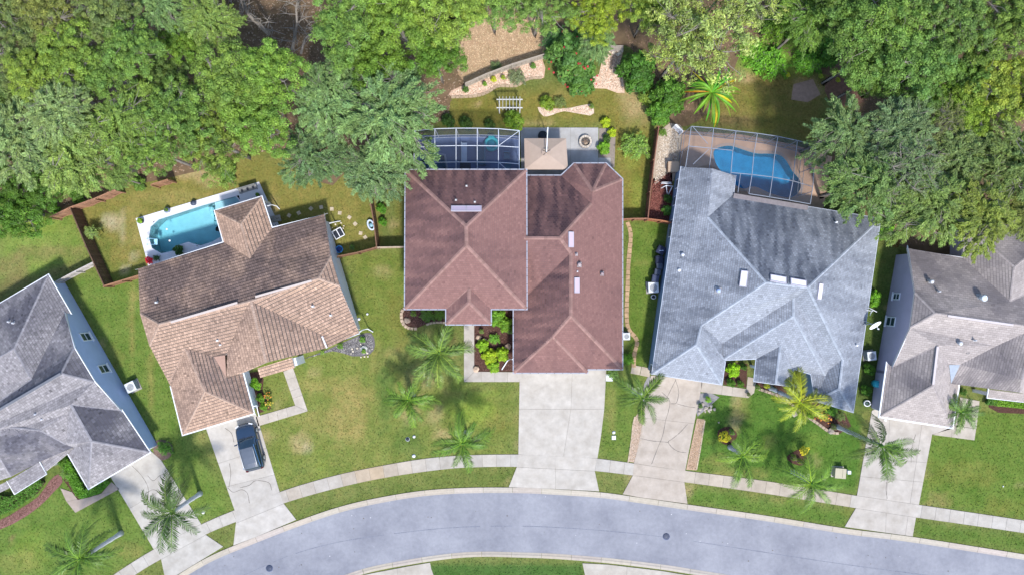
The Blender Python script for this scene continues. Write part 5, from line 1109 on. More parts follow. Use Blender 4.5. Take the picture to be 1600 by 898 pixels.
# ---- shrubs
SV = {}
def shrub_mesh(kind):
    if kind in SV: return SV[kind]
    if kind == 'round': V, Q, C, K = crown_broad(901, Rr=1.5, h=1.1, K=34, per=80, rc=(.25, .45), L=(.14, .26), asp=.55)
    elif kind == 'big': V, Q, C, K = crown_broad(903, Rr=2.0, h=1.3, K=60, per=70, rc=(.3, .5), L=(.25, .45), asp=.45)
    elif kind == 'spiky': V, Q, C, K = crown_feather(905, Rr=2.1, h=1.2, K=60, per=50)
    else: V, Q, C, K = crown_broad(907, Rr=1.0, h=.7, K=14, per=60, rc=(.2, .35), L=(.12, .22), asp=.6)
    SV[kind] = (npmesh('foliage', V, Q, C, M_leaf), branch_mesh('stems', K, 1.0, 7, base=-.9, thick=.03, nl=5)); return SV[kind]
RADM = {'round': 1.65, 'big': 2.1, 'spiky': 2.1, 'small': 1.1}
def shrub(px, py, rpx, kind, colr, label, name='shrub', cat='shrub', z0=.3, sy=1.0, rz=0, fl=None, group=None):
    fm, sm_ = shrub_mesh(kind); c = W(px, py, z0+.5); s = rpx/15.0/RADM[kind]; root = empty(name, (c.x, c.y, 0), label, cat, group, rz); root.scale = (1, sy, 1)
    st_ = link('stems', sm_, None, root, (0, 0, z0)); st_.scale = (s, s, s*.9); f = link('foliage', fm, None, root, (0, 0, z0)); f.scale = (s, s, s*.9); f.color = (*colr, 1)
    if fl:
        r = np.random.RandomState(int(px)); n = fl[1]; P = dome_points(r, n, RADM[kind]*s*.85, 1.15*s*.9, 1)+np.array([0, 0, z0+.22*s]); D = unit(r.normal(0, 1, (n, 3))*np.array([1, 1, .2])); N = unit(np.array([0, 0, 1.0])+r.normal(0, .3, (n, 3)))
        L = np.full(n, fl[2]); V, Q = leaves(P, D, N, L, L*.9); link('blossom', npmesh('blossom', V, Q, np.array(fl[0])*r.uniform(.7, 1.2, (n, 1)), M_flower), None, root)
    return root
LG = (1.5, 2.1, .6); YL = (4.2, 3.3, .5)
SH = [
 (893, 88, 48, 'big', (.95, 1.4, 1.0), 'large shrub with red blossoms beside the tan slope', dict(fl=((.55, .05, .06), 60, .28), z0=1.2)),
 (905, 120, 34, 'big', (.9, 1.35, .8), 'lower half of the blossoming thicket next to the stone-chip bed', dict(fl=((.55, .05, .06), 16, .25), z0=.7)),
 (873, 62, 28, 'spiky', (.8, 1.25, 1.1), 'long-leaved shrub at the top of the blossoming thicket', dict(z0=1.0)),
 (995, 112, 38, 'big', (.6, 1.05, .45), 'dense dark green shrub below the gold-green tree', dict(z0=1.2)),
 (1045, 150, 34, 'big', (.75, 1.2, .45), 'dense green shrub left of the strap-leaved plant', dict(z0=1.2)),
 (1030, 175, 24, 'big', (1.0, 1.6, .6), 'lit green shrub at the corner of the side fence', dict(z0=.8)),
 (1012, 150, 22, 'round', (1.7, 1.7, .9), 'yellowish shrub between the two dark shrubs and the chip bed', {}),
 (803, 188, 23, 'round', (1.5, 1.8, .6), 'yellow-green bush just below the white garden trellis', dict(z0=.6)),
 (855, 160, 17, 'round', (1.8, 1.9, .7), 'light bush on the left end of the small chip bed', {}),
 (876, 158, 12, 'spiky', (1.7, 1.5, 1.2), 'thin brownish bush beside the light bush', {}),
 (925, 165, 8, 'small', (1.3, 1.5, .8), 'tiny bush at the right end of the small chip bed', {}),
 (995, 226, 26, 'spiky', (1.9, 2.1, 1.1), 'pale wispy shrub on the side lawn right of the fire pit', dict(z0=.9)),
 (771, 123, 9, 'small', YL, 'yellow bush, larger of two on the slope bed', {}), (786, 120, 7, 'small', (2.6, 2.4, .6), 'yellow bush, smaller of two on the slope bed', {}),
 (757, 130, 7, 'small', LG, 'green bush beside the weathered slope fence', {}), (727, 139, 10, 'small', (.7, 1.1, .5), 'dark green bush at the left end of the slope bed', {}), (833, 102, 9, 'small', (1.1, 1.6, .8), 'upright green bush near the right end of the slope bed', {}),
 (808, 118, 16, 'spiky', (1.9, 1.6, 2.4), 'grey leafless shrub in the middle of the slope bed', {}), (776, 102, 11, 'spiky', (1.4, 1.4, 1.6), 'straggly shrub behind the weathered slope fence', {}),
 (700, 188, 16, 'round', (.5, .8, .5), 'dark shrub behind the screened pool, leftmost of three', {}), (728, 192, 16, 'round', (.55, .8, .5), 'dark shrub behind the screened pool, middle of three', {}), (765, 194, 13, 'round', (.6, .85, .5), 'dark shrub behind the screened pool, nearest the bush under the trellis', {}),
 (947, 190, 10, 'big', (3.6, 3.2, .5), 'yellow croton at the top of the bed beside the patio', {}), (957, 206, 9, 'big', (3.6, 3.2, .5), 'yellow croton, lower one beside the patio', {}), (944, 230, 13, 'big', (1.6, 2.3, .6), 'bright green bush beside the patio nearest the roof', {}), (949, 215, 9, 'round', (.6, .9, .5), 'dark bush between the crotons and the bright green bush', {}),
 (1245, 25, 38, 'big', (1.0, 1.5, .6), 'dark vine thicket at the top edge above the bright groundcover', dict(z0=1)), (1205, 95, 34, 'spiky', (1.4, 2.3, .6), 'bright green low groundcover bush left of the teal box', dict(z0=.3)), (1290, 80, 30, 'big', (.9, 1.5, .55), 'deep green bush right of the teal box', {}), (1265, 95, 26, 'spiky', (1.4, 2.3, .7), 'bright grassy bush right of the teal box', {}), (1215, 40, 30, 'spiky', (1.5, 1.9, .6), 'lit vines right of the gold-green tree', dict(z0=.8)), (1180, 80, 24, 'spiky', (1.6, 2.4, .6), 'lime groundcover beside the gold-green tree', {}),
 (1233, 116, 7, 'small', YL, 'yellow flowering clump, leftmost along the far edge of the right lawn', {}), (1285, 118, 7, 'small', (3, 2.8, .6), 'yellow flowering clump, middle one along the edge of the right lawn', {}), (1312, 124, 7, 'small', YL, 'yellow flowering clump on the dark bare soil', {}),
 (50, 338, 16, 'round', (1.2, 2.0, .5), 'bright bush at the foot of the dark vine-covered tree', {}), (83, 325, 14, 'round', (1.1, 1.9, .5), 'bright bush in the shaded corner by the brown fence', {}),
 (139, 362, 13, 'spiky', (2.1, 2.0, 1.6), 'pale straggly bush growing over the brown fence', dict(z0=1.2)),
 (595, 325, 12, 'round', (.9, 1.7, .5), 'bright green bush against the side fence, upper one', {}), (597, 346, 10, 'round', (.9, 1.7, .5), 'bright green bush against the side fence, lower one', {}), (549, 387, 8, 'small', (1.2, 1.6, 1.1), 'small pale bush in the shade of the brown front fence', {}),
 (645, 490, 9, 'small', (1.3, 1.5, .7), 'small bush on the dark mulch beside the pale stone', {}), (668, 492, 13, 'spiky', (1.0, 1.4, .6), 'dark green fern clump in the left front bed', {}), (687, 491, 11, 'spiky', (1.2, 1.6, .6), 'fern clump against the entry in the left front bed', {}),
 (776, 495, 18, 'big', (1.4, 2.1, .6), 'green leafy bush in the entry bed, nearest the roof', {}), (789, 507, 15, 'big', (1.5, 2.0, .6), 'green leafy bush in the entry bed against the garage roof', {}), (773, 529, 10, 'spiky', (1.5, 2.4, .7), 'rosette plant in the middle of the entry bed', {}),
 (754, 540, 13, 'big', (2.3, 2.8, .5), 'yellow-green croton, upper left in the entry bed', {}), (765, 557, 16, 'big', (3.2, 3.0, .5), 'yellow croton, largest in the entry bed', {}), (784, 553, 14, 'big', (2.6, 2.8, .5), 'yellow-green croton, right in the entry bed', {}), (771, 573, 12, 'big', (2.2, 2.6, .6), 'yellow-green croton at the front of the entry bed', {}), (752, 518, 7, 'small', (1.5, 1.6, 1.1), 'small pale plant by the entry walk', {}), (797, 518, 8, 'small', (1.5, 1.8, .9), 'small pale plant under the garage eave', {}),
 (398, 600, 13, 'round', (1.5, 2.3, .45), 'bright round bush in the notch of the tan house', dict(z0=.8)), (405, 622, 10, 'round', (1.3, 1.9, .5), 'low green bush below the bright round bush', {}), (410, 636, 9, 'round', (1.3, 1.9, .5), 'low green bush next to the front walk of the tan house', {}), (417, 620, 8, 'small', (2.0, 1.8, .5), 'orange-flowered bush, upper of two by the tan house', dict(fl=((.7, .28, .05), 14, .16))), (418, 631, 8, 'small', (2.5, 2.2, .5), 'yellow-orange bush, lower of two by the tan house', dict(fl=((.7, .5, .08), 12, .16))),
 (502, 551, 6, 'small', (2, 2.3, 1.3), 'small pale green plant under the tan eave', {}), (565, 531, 9, 'small', (1.2, 1.9, .7), 'green plant at the corner of the tan house', {}), (567, 549, 7, 'small', (1.5, 2.1, .6), 'green plant among the white stones', {}), (530, 541, 9, 'small', (1.1, 1.6, .6), 'low green plant along the tan eave', {}),
 (255, 700, 14, 'spiky', (1.0, 1.6, .6), 'small cycad at the corner of the light blue house', {}), (104, 740, 15, 'spiky', (1.3, 1.6, .9), 'palm-like shrub beside the red-brown chip path', {}), (98, 722, 14, 'round', (.8, 1.3, .4), 'round clipped bush below the porch of the light blue house', {}),
 (1147, 578, 14, 'big', (2.6, 3.2, .35), 'bright yellow-green bush in the front courtyard of the blue-grey house', dict(z0=.6)), (1144, 598, 10, 'round', (.8, 1.3, .45), 'dark bush below the yellow-green courtyard bush, left one', {}), (1159, 600, 8, 'round', (.9, 1.3, .5), 'dark bush below the yellow-green courtyard bush, right one', {}), (1164, 573, 8, 'round', (.6, 1.0, .4), 'dark bush in the shade by the entry wall', {}),
 (1108, 625, 9, 'small', (1.8, 2.6, .5), 'lime plant in the triangular stone bed', {}), (1096, 635, 7, 'small', (.7, 1.1, .5), 'dark plant beside the single driveway', {}), (1200, 603, 9, 'small', YL, 'yellow bush under the eave, left of the fallen grey trunk', {}), (1186, 606, 8, 'small', (1.2, 1.5, .8), 'green bush at the corner of the front walk', {}), (1212, 610, 9, 'small', (1.0, 1.4, .8), 'mixed green bush left of the short palm', {}), (1237, 612, 11, 'small', YL, 'yellow bush under the eave, right of the grey trunk', {}), (1172, 617, 6, 'small', (1.1, 1.1, 1.0), 'small potted-looking shrub at the bend of the front walk', {}),
 (1282, 650, 10, 'small', (2.6, 1.7, .5), 'orange-leaved bush, left of two by the stone edging', dict(fl=((.6, .24, .05), 20, .18))), (1293, 655, 9, 'small', (2.4, 1.5, .5), 'orange-leaved bush, right of two by the stone edging', dict(fl=((.6, .24, .05), 16, .18))), (1300, 640, 14, 'round', (1.0, 1.7, .6), 'green bush at the corner of the blue-grey roof', {}), (1316, 650, 10, 'spiky', (1.3, 1.3, .9), 'brownish shrub at the end of the stone edging', {}), (1305, 668, 9, 'small', (.9, .9, .8), 'grey-brown shrub near the long palm trunk', {}), (1268, 648, 10, 'round', (1.6, 2.0, .5), 'lime bush beneath the short palm', {}),
 (1133, 683, 10, 'small', (2.2, 2.2, .6), 'bush with a ring of yellow blossoms on the left front lawn bed', dict(fl=((.85, .72, .04), 130, .2))), (1145, 676, 9, 'small', (.9, 1.4, .6), 'grey-green bush next to the yellow blossom ring', {}), (1258, 704, 8, 'small', (2.2, 2.2, .6), 'small yellow blossom bush near the tan utility box', dict(fl=((.85, .72, .04), 80, .2))), (1242, 716, 10, 'small', (1.2, 1.3, .6), 'mixed brown-green bush beside the small yellow bush', {}), (1252, 722, 8, 'small', (1.5, 1.2, .5), 'bronze-leaved bush beside the small yellow bush', {}),
 (1369, 466, 13, 'big', (1.4, 2.3, .5), 'bright green bush between the blue-grey roof and the lilac wall', dict(sy=1.3)), (1361, 577, 13, 'round', (.9, 1.5, .5), 'green bush below the side air conditioner', {}), (1356, 610, 12, 'round', (.8, 1.4, .45), 'green bush near the teal rain barrel', {}), (1400, 378, 12, 'round', (1.5, .7, .5), 'reddish-brown bush at the back corner of the lilac house', {}), (1385, 360, 18, 'big', (1.5, 2.3, .6), 'bright green bush between the houses under the live oaks', {}),
 (1508, 612, 9, 'round', (.7, 1.1, .5), 'dark bush in the entry corner of the lilac house', {}), (982, 560, 12, 'spiky', (1.5, 2.3, .5), 'bright grassy plant beside the right wall of the middle house', {}), (960, 585, 10, 'spiky', (1.5, 1.8, 1.2), 'pale spiky plant at the corner of the wide driveway', {}),
 (1037, 205, 8, 'spiky', (1.3, 1.6, .6), 'small spiky plant at the top of the side fence', {}), (1045, 310, 10, 'round', (.5, .8, .4), 'dark plant beside the white frame in the side yard', {}), (1043, 328, 10, 'big', (1.2, 1.9, 1.0), 'broad-leaved plant against the blue side wall', {}),
 (1310, 280, 20, 'round', (.8, 1.3, .5), 'dark shrub at the right end of the screened pool deck', {}),
]
for a in SH:
    x, y, r_, k, c, lb, kw = a; shrub(x, y, r_, k, c, lb, **kw)
shrub(352, 268, 20, 'big', (1.3, 1.6, .9), 'green bush at the woodland edge above the upper end of the white pool deck'); shrub(118, 305, 16, 'big', (.9, 1.3, .6), 'dark bush behind the corner of the sun-bleached fence'); shrub(214, 286, 14, 'big', (1.2, 1.5, .8), 'green bush in the gap between the two pieces of bleached fence')
# clipped hedges
def hedge(px, z1, n, colr, label, name='hedge', cat='hedge'):
    poly = W2d(px); c = sum((Vector((p[0], p[1], 0)) for p in poly), Vector((0, 0, 0)))/len(poly); r = np.random.RandomState(int(px[0][0]+500)); P = []
    xs_ = [p[0] for p in poly]; ys_ = [p[1] for p in poly]
    while len(P) < n:
        q = (r.uniform(min(xs_), max(xs_)), r.uniform(min(ys_), max(ys_)))
        if inside(q, poly): P.append((q[0]-c.x, q[1]-c.y, z1*r.uniform(.1, 1)**.5 + .08*noise.noise(Vector((q[0]*1.5, q[1]*1.5, 0)))))
    P = np.array(P); N = unit(np.array([0, 0, 1.0])+r.normal(0, .5, (n, 3))); D = np.cross(N, r.normal(0, 1, (n, 3))); L = r.uniform(.10, .2, n); V, Q = leaves(P, D, N, L, L*.6)
    root = empty(name, c, label, cat); f = link('foliage', npmesh('foliage', V, Q, np.repeat(r.uniform(.7, 1.3, (n, 1)), 3, 1), M_leaf), None, root); f.color = (*colr, 1)
    mb = MB(); mb.prism(ccw([(p.x, p.y) for p in inset(poly, .12)]), 0.0, z1*.6, (.35, .3, .2)); mb.obj('stems', M_bark, root, c)
hedge([(-60, 800), (0, 770), (24, 772), (68, 745), (74, 752), (60, 772), (30, 792), (-60, 835)], .9, 6000, (1.0, 1.55, .5), 'long clipped hedge along the front of the light blue house')
hedge([(106, 706), (116, 720), (140, 766), (126, 772), (108, 738)], .8, 3000, (1.2, 1.9, .4), 'bright hedge strip along the garage side of the light blue house')
hedge([(140, 760), (168, 744), (176, 752), (160, 768), (130, 776), (124, 768)], .7, 2500, (1.0, 1.7, .4), 'low hedge curving under the garage front of the light blue house')
hedge([(1545, 622), (1600, 628), (1700, 638), (1700, 644), (1600, 637), (1548, 632)], .6, 3500, (1.7, 2.2, .4), 'bright clipped hedge under the porch roof of the lilac house')
hedge([(1540, 618), (1552, 620), (1552, 632), (1536, 630)], .6, 700, (.8, 1.3, .5), 'short dark hedge beside the entry walk of the lilac house')

# ---- palms
def frond_mesh(seed, L=3.4, droop=.55, nleaf=30, wmax=.78, dead=False):
    r = random.Random(seed); mb = MB(); pts = []
    for i in range(11):
        t = i/10; pts.append(Vector((L*(t-.12*t*t), .35*math.sin(t*2.2+seed*1.7)*t*t, L*(.34*t-droop*t*t-.12*t**4))))
    mb.tube(pts, [.055*(1-.75*i/10) for i in range(11)], 4, (2.6, 2.2, 1.6))
    for i in range(nleaf):
        t = .10+.90*i/(nleaf-1); f = t*10; k = min(9, int(f)); p = pts[k]+(pts[k+1]-pts[k])*(f-k); d = (pts[k+1]-pts[k]).normalized()
        wl = wmax*(.25+.75*math.sin(math.pi*min(1, t*.86+.07))**.8)*(1.0 if not dead else .85)
        for s in (-1, 1):
            up = r.uniform(-.2, .25); dd = (d*(.6+.45*t)+Vector((0, s, 0))*r.uniform(.8, 1.0)+Vector((0, 0, up))).normalized()*wl*r.uniform(.75, 1.15); m = p+dd*.55+Vector((0, 0, .03)); tip = p+dd+Vector((0, 0, -wl*r.uniform(.15, .4) if not dead else -wl*.9))
            n = d*.050; cc = r.uniform(.55, 1.35); g = r.uniform(0, .35); col_ = (cc*(1+g), cc*(1+g*.5), cc*.95); mb.poly([p-n*.6, p+n*.6, m+n, m-n], col_); mb.poly([m-n, m+n, tip+n*.15, tip-n*.15], col_)
    me = bpy.data.meshes.new('frond'); me.from_pydata([tuple(v) for v in mb.v], [], mb.f); cc = []
    for f, c in zip(mb.f, mb.c): cc += [(*c, 1)]*len(f)
    setcol(me, cc); me.materials.append(M_palm); return me
FR = [frond_mesh(i, droop=.42+.09*i) for i in range(5)]; FD = frond_mesh(9, droop=1.0, dead=True)
def palm(px, py, z, rpx, colr, label, n=13, lean=(0, 0), dead=0, name='palm_tree', az=None):
    c = W(px, py, z); s = rpx*(HC-z)/FP/2.75; base = Vector((c.x-lean[0], c.y-lean[1], 0)); root = empty(name, base, label, 'palm', 'palms in the front lawns'); top = c-base
    mb = MB(); k = 10; pts = []; rd = []
    for i in range(k+1):
        t = i/k; pts.append(Vector((top.x*t**1.5, top.y*t**1.5, (z-.1)*t))); rd.append(.21*(1-.25*t)+(.03 if i % 2 else 0)+(.10 if i == 0 else 0))
    mb.tube(pts, rd, 10); mb.obj('trunk', M_ptrunk, root, None)
    mb = MB(); mb.tube([top+Vector((0, 0, -.5)), top+Vector((0, 0, -.1)), top+Vector((0, 0, .35))], [.16, .19, .05], 8, (1, 1, 1)); o = mb.obj('crownshaft', M_palm, root); o.color = (*colr, 1)
    r = random.Random(int(px*7+py))
    az = az or [2*math.pi*(i*.381966*1.0) for i in range(n)]
    for i, a in enumerate(az):
        f = link('frond', FR[r.randrange(5)], None, root, tuple(top)); y = i/len(az); sc = s*r.uniform(.72, 1.12)*(1-.2*y)
        f.scale = (sc, sc, sc); f.rotation_euler = (r.uniform(-.5, .5), -(-.02+.75*y+r.uniform(-.15, .15)), a+r.uniform(-.3, .3)); t = r.uniform(.8, 1.25); yk = r.uniform(0, .3) if y < .5 else 0
        f.color = (colr[0]*.92*t*(1+yk), colr[1]*.80*t*(1+yk*.5), colr[2]*.9*t, 1)
    for i in range(dead):
        f = link('dry_frond', FD, None, root, tuple(top+Vector((0, 0, -.2)))); f.scale = (s*.85,)*3; f.rotation_euler = (r.uniform(-.4, .4), .15, math.radians(70+i*47)); f.color = (1.1, 1.25, .9, 1)
def A(*d): return [math.radians(x) for x in d]
palm(686, 551, 4.6, 52, (1.45, 2.0, 1.0), 'palm with long arching fronds nearest the middle house', n=16)
palm(637, 625, 3.6, 42, (1.3, 2.1, .7), 'bright green palm, lower left of the three on the middle lawn', n=13)
palm(723, 692, 5.0, 46, (1.2, 1.95, .7), 'palm whose fronds overhang the pavement in the middle', n=15)
palm(1004, 622, 5.0, 44, (1.0, 1.55, .7), 'dark green palm beside the single driveway', az=A(62, 42, 130, 160, 200, 250, 270, -15, -35, 20, 100))
palm(268, 800, 6.0, 54, (.85, 1.3, .8), 'dark palm standing over the driveway of the light blue house', az=A(95, 110, 165, 190, 225, 245, -10, -35, -60, 45, 70, 140, 280), dead=1)
palm(126, 872, 6.7, 50, (1.15, 1.85, .7), 'palm near the bottom left corner with its grey trunk showing', n=15, dead=2)
palm(1160, 712, 3.8, 44, (1.35, 2.1, .7), 'light palm, left one on the front lawn of the blue-grey house', az=A(85, 60, 0, 10, -20, 200, 230, 260, 160, 290, 120))
palm(1268, 755, 4.5, 46, (1.35, 2.1, .7), 'light palm reaching over the pavement near the tan utility box', az=A(85, 120, 150, 200, 220, 255, 280, -10, 10, 40, 300))
palm(1378, 696, 8.8, 54, (1.1, 1.75, .75), 'tall palm with drying fronds and a long visible trunk by the right driveway', az=A(-5, -25, -50, -80, -100, -30, 200, 30), dead=4)
palm(1250, 628, 3.6, 44, (3.2, 3.3, .7), 'short yellow-green palm with a thick grey trunk against the blue-grey roof', az=A(70, 95, 110, 45, 20, -25, 180, 195, 215, 255, 270, 150, -50), lean=(1.6, -.9))
palm(1503, 643, 3.4, 30, (1.1, 1.8, .8), 'small soft palm on the entry walk of the lilac house', n=15)
# strap-leaved plant
def strap(px, py, z, label):
    c = W(px, py, z); root = empty('banana_plant', (c.x, c.y, 0), label, 'plant'); mb = MB(); mb.tube([(0, 0, 0), (.05, 0, z*.5), (0, 0, z)], [.22, .17, .14], 8); mb.obj('trunk', M_bark, root); r = random.Random(3)
    for i in range(46):
        a = i*2.39996+r.uniform(-.5, .5); L = r.uniform(1.8, 4.2); w_ = r.uniform(.17, .32); mb = MB(); up = r.uniform(.2, 1.0); k = 8; t0 = r.random(); yel = t0 < .20
        c0 = (r.uniform(4, 6), r.uniform(2.4, 3.6), .4) if yel and t0 < .13 else ((5.5, 1.6, .2) if yel else (1.3*r.uniform(.6, 1.5), 2.0*r.uniform(.75, 1.4), .5)); P_ = []
        for j in range(k+1):
            t = j/k; rad = L*t*(1-.12*t); P_.append((Vector((math.cos(a+.25*t*math.sin(i))*rad, math.sin(a+.25*t*math.sin(i))*rad, z+L*(up*t-(.35+up*.95)*t*t))), w_*math.sin(math.pi*min(.98, t*.92+.07))**.7))
        for j in range(k):
            (p, w0), (q, w1) = P_[j], P_[j+1]; d = (q-p).normalized(); s = d.cross(Vector((0, 0, 1))).normalized(); dn = Vector((0, 0, .25))
            g = (1, 1, 1) if not yel or t0 > .2 else (1, 1, 1)
            mb.poly([p, q, q+s*w1/2+dn*w1, p+s*w0/2+dn*w0], g); mb.poly([p, p-s*w0/2+dn*w0, q-s*w1/2+dn*w1, q], g)
        o = mb.obj('leaf', M_leaf, root); o.color = (*c0, 1)
strap(1112, 145, 3.0, 'large strap-leaved plant with green, yellow and orange leaves behind the right pool cage')
# ------------------------------------------------------------------ fences
def fence(tops, h, label, m, tint=(1, 1, 1), pick=.14, name='fence', group=None, post=2.4, rail=True, lean=0.0):
    P_ = [W(p[0], p[1], h) for p in tops]; org = Vector((P_[0].x, P_[0].y, 0)); root = empty(name, org, label, 'fence', group); r = random.Random(int(tops[0][0])); pk = MB()
    for i in range(len(P_)-1):
        a, b = Vector((P_[i].x, P_[i].y, 0)), Vector((P_[i+1].x, P_[i+1].y, 0)); L = (b-a).length; d = (b-a)/L; nn = Vector((-d.y, d.x, 0)); n = max(1, int(L/pick)); az = math.atan2(d.y, d.x)
        for k in range(n):
            p = a+d*((k+.5)*L/n); t = r.uniform(.75, 1.2); hh = h*(1+r.uniform(-.01, .01)); l = nn*lean*math.sin((k/n)*9+i)
            pk.box((p.x+nn.x*.05+l.x, p.y+nn.y*.05+l.y, hh/2), (L/n-.015, .022, hh), az, (tint[0]*t, tint[1]*t, tint[2]*t))
        if rail:
            for z in (.35, h-.25):
                mb = MB(); mb.bar(Vector((a.x, a.y, z)), Vector((b.x, b.y, z)), .045, .09, tint); mb.obj('rail', m, root, org)
            mb = MB(); mb.bar(Vector((a.x, a.y, h+.02))+nn*.03, Vector((b.x, b.y, h+.02))+nn*.03, .10, .035, tuple(x*1.0 for x in tint)); mb.obj('cap_rail', m, root, org)
        k = max(1, round(L/post))
        for j in range(k+1):
            if j == 0 and i: continue
            p = a+d*(L*j/k)-nn*.06; mb = MB(); mb.box((p.x, p.y, h/2+.02), (.10, .10, h+.04), az, tint); mb.obj('post', m, root, org)
    tag(pk.obj('pickets', m, root, org), kind='stuff'); return root
fence([(109, 325), (134, 385), (162, 446)], 1.85, 'dark brown board fence on the left side of the open pool yard', M_wood, (.75, .75, .75))
fence([(162, 447), (218, 430)], 1.85, 'short orange-brown fence between the side fence and the tan house', M_wood, (1.7, 1.5, 1.3))
fence([(78, 340), (109, 325), (148, 311), (180, 297)], 1.85, 'sun-bleached brown fence at the back of the pool yard', M_wood, (2.0, 1.8, 1.7), lean=.06)
fence([(236, 289), (262, 281)], 1.8, 'short broken piece of brown fence under the tree edge above the pool', M_wood, (1.9, 1.7, 1.5), lean=.05)
fence([(86, 441), (118, 424), (146, 410)], 1.5, 'weathered pale grey fence behind the light blue house', M_wood_g, (1.3, 1.3, 1.4))
fence([(576, 292), (579, 320), (584, 350), (588, 386)], 1.8, 'brown side fence between the tan house and the middle house', M_wood, (1.2, 1.1, 1.1))
fence([(527, 401), (558, 395), (588, 387)], 1.8, 'brown fence from the tan house to the side fence corner', M_wood, (1.2, 1.1, 1.0))
fence([(589, 387), (633, 386)], 1.7, 'thin light fence joining the side fence to the middle house', M_wood_g, (1.2, 1.05, .9))
fence([(1029, 198), (1022, 250), (1016, 300), (1012, 342)], 1.8, 'reddish-brown side fence between the middle house and the blue-grey house', M_wood, (1.25, .95, .95))
fence([(972, 343), (992, 342), (1012, 342)], 1.8, 'short brown fence from the middle house to the side fence', M_wood, (1.6, 1.3, 1.2)); fence([(1013, 342.5), (1033, 345), (1052, 349)], 1.8, 'short brown fence from the side fence to the blue-grey house', M_wood, (1.9, 1.3, 1.0))
fence([(727, 131), (760, 116), (800, 101), (852, 85)], 1.5, 'weathered grey fence along the top of the slope bed', M_wood_g, (1.05, 1.0, .95))
fence([(1056, 195), (1067, 206)], 1.5, 'small white gate at the corner of the right pool cage', M_white, (1, 1, 1), pick=.2, name='gate', post=1.2)

# ------------------------------------------------------------------ screened pool cages
def screenmat(name, op, c):
    m = bpy.data.materials.new(name); m.use_nodes = True; t = m.node_tree; N = t.nodes; L = t.links; b = N['Principled BSDF']; b.inputs['Base Color'].default_value = (*c, 1); b.inputs['Roughness'].default_value = .7
    tr = N.new('ShaderNodeBsdfTransparent'); ms = N.new('ShaderNodeMixShader'); ms.inputs[0].default_value = op; L.new(tr.outputs[0], ms.inputs[1]); L.new(b.outputs[0], ms.inputs[2]); L.new(ms.outputs[0], N['Material Output'].inputs[0]); return m
M_scr = screenmat('insect_screen', .27, (.05, .06, .09))
M_fr_w = mat('white_aluminium', (.58, .62, .70), .45, .03, 2); M_fr_g = mat('grey_aluminium', (.25, .28, .34), .45, .05, 2)
def cage(label, Z, cols_, rows, bars, m, wd, org_px, side_posts):
    org = W(*org_px, 0); root = empty('pool_cage', org, label, 'pool cage')
    def beam(a, b, w_=wd):
        mb = MB(); mb.bar(a, b, w_, w_*1.3); return mb.obj('beam', m, root, org)
    for pl in cols_+rows:
        for i in range(len(pl)-1): beam(W(*pl[i], Z), W(*pl[i+1], Z))
    for a, b in bars: beam(W(*a, Z-.01), W(*b, Z-.01), wd*.8)
    for p in side_posts:
        q = W(*p, Z); mb = MB(); mb.box((q.x, q.y, Z/2), (wd, wd, Z)); mb.obj('post', m, root, org)
    for i in range(len(side_posts)-1):
        a, b = W(*side_posts[i], Z), W(*side_posts[i+1], Z)
        for z in (.08, 1.1): beam(Vector((a.x, a.y, z)), Vector((b.x, b.y, z)), wd*.7)
        mb = MB(); mb.poly([(a.x, a.y, .05), (b.x, b.y, .05), (b.x, b.y, Z), (a.x, a.y, Z)]); mb.obj('screen', M_scr, root, org)
    for i in range(len(cols_)-1):
        A_, B_ = cols_[i], cols_[i+1]
        for j in range(len(A_)-1):
            mb = MB(); mb.poly([W(*A_[j], Z+.01), W(*B_[j], Z+.01), W(*B_[j+1], Z+.01), W(*A_[j+1], Z+.01)]); mb.obj('screen', M_scr, root, org)
    return root
xs3 = [647, 679.5, 712.6, 745.7, 778.8, 811.5]; top3 = [205, 201.5, 200.7, 200.7, 201.5, 204.5]; r1 = [231, 228.5, 228, 228, 228.5, 230.5]; r2 = [256.5, 254, 253.5, 253.5, 254, 256.5]
cols3 = [[(x, top3[i]), (x, r1[i]), (x, r2[i]), (x, 279)] for i, x in enumerate(xs3)]
rows3 = [[(x, a[i]) for i, x in enumerate(xs3)] for a in (top3, r1, r2)]
cage('white framed screen cage over the pool terrace of the middle house', 4.0, cols3, rows3, [((779, 228), (811, 205)), ((779, 254), (793, 266)), ((647, 205), (679.5, 228)), ((679.5, 254), (664, 268))], M_fr_w, .055, (730, 240), [(647, 275), (647, 240)]+[(x, top3[i]) for i, x in enumerate(xs3)]+[(811.5, 240), (811.5, 272)])
t4 = [(1080, 197.8), (1115, 200.4), (1150, 204.8), (1183.4, 208.7), (1215.5, 213.4), (1246, 220), (1274.6, 227.6)]; m4 = [(1076, 228.6), (1111.7, 232), (1145, 235.5), (1178, 239.5), (1210, 245), (1242, 252), (1272, 261)]
n4 = [(1071.5, 259), (1108.4, 262), (1142, 270), (1175, 273), (1207, 277), (1239, 283), (1270, 292)]; b4 = [(1071, 262), (1108, 266), (1142, 272), (1170, 303), (1202.5, 308), (1233, 313), (1266, 319)]
cols4 = [[t4[i], m4[i], n4[i], b4[i]] for i in range(7)]
cage('grey framed screen cage over the deep blue free-form pool', 3.5, cols4, [t4, m4[:3], n4[2:], [b4[3], b4[4], b4[5], b4[6]]], [((1083, 199), (1106, 225)), ((1083, 257), (1108, 233)), ((1157, 272), (1153, 301)), ((1262, 256), (1287, 262))], M_fr_g, .055, (1170, 250), [(1070, 262), (1076, 228.6)]+t4+[(1272, 261), (1268, 300)])

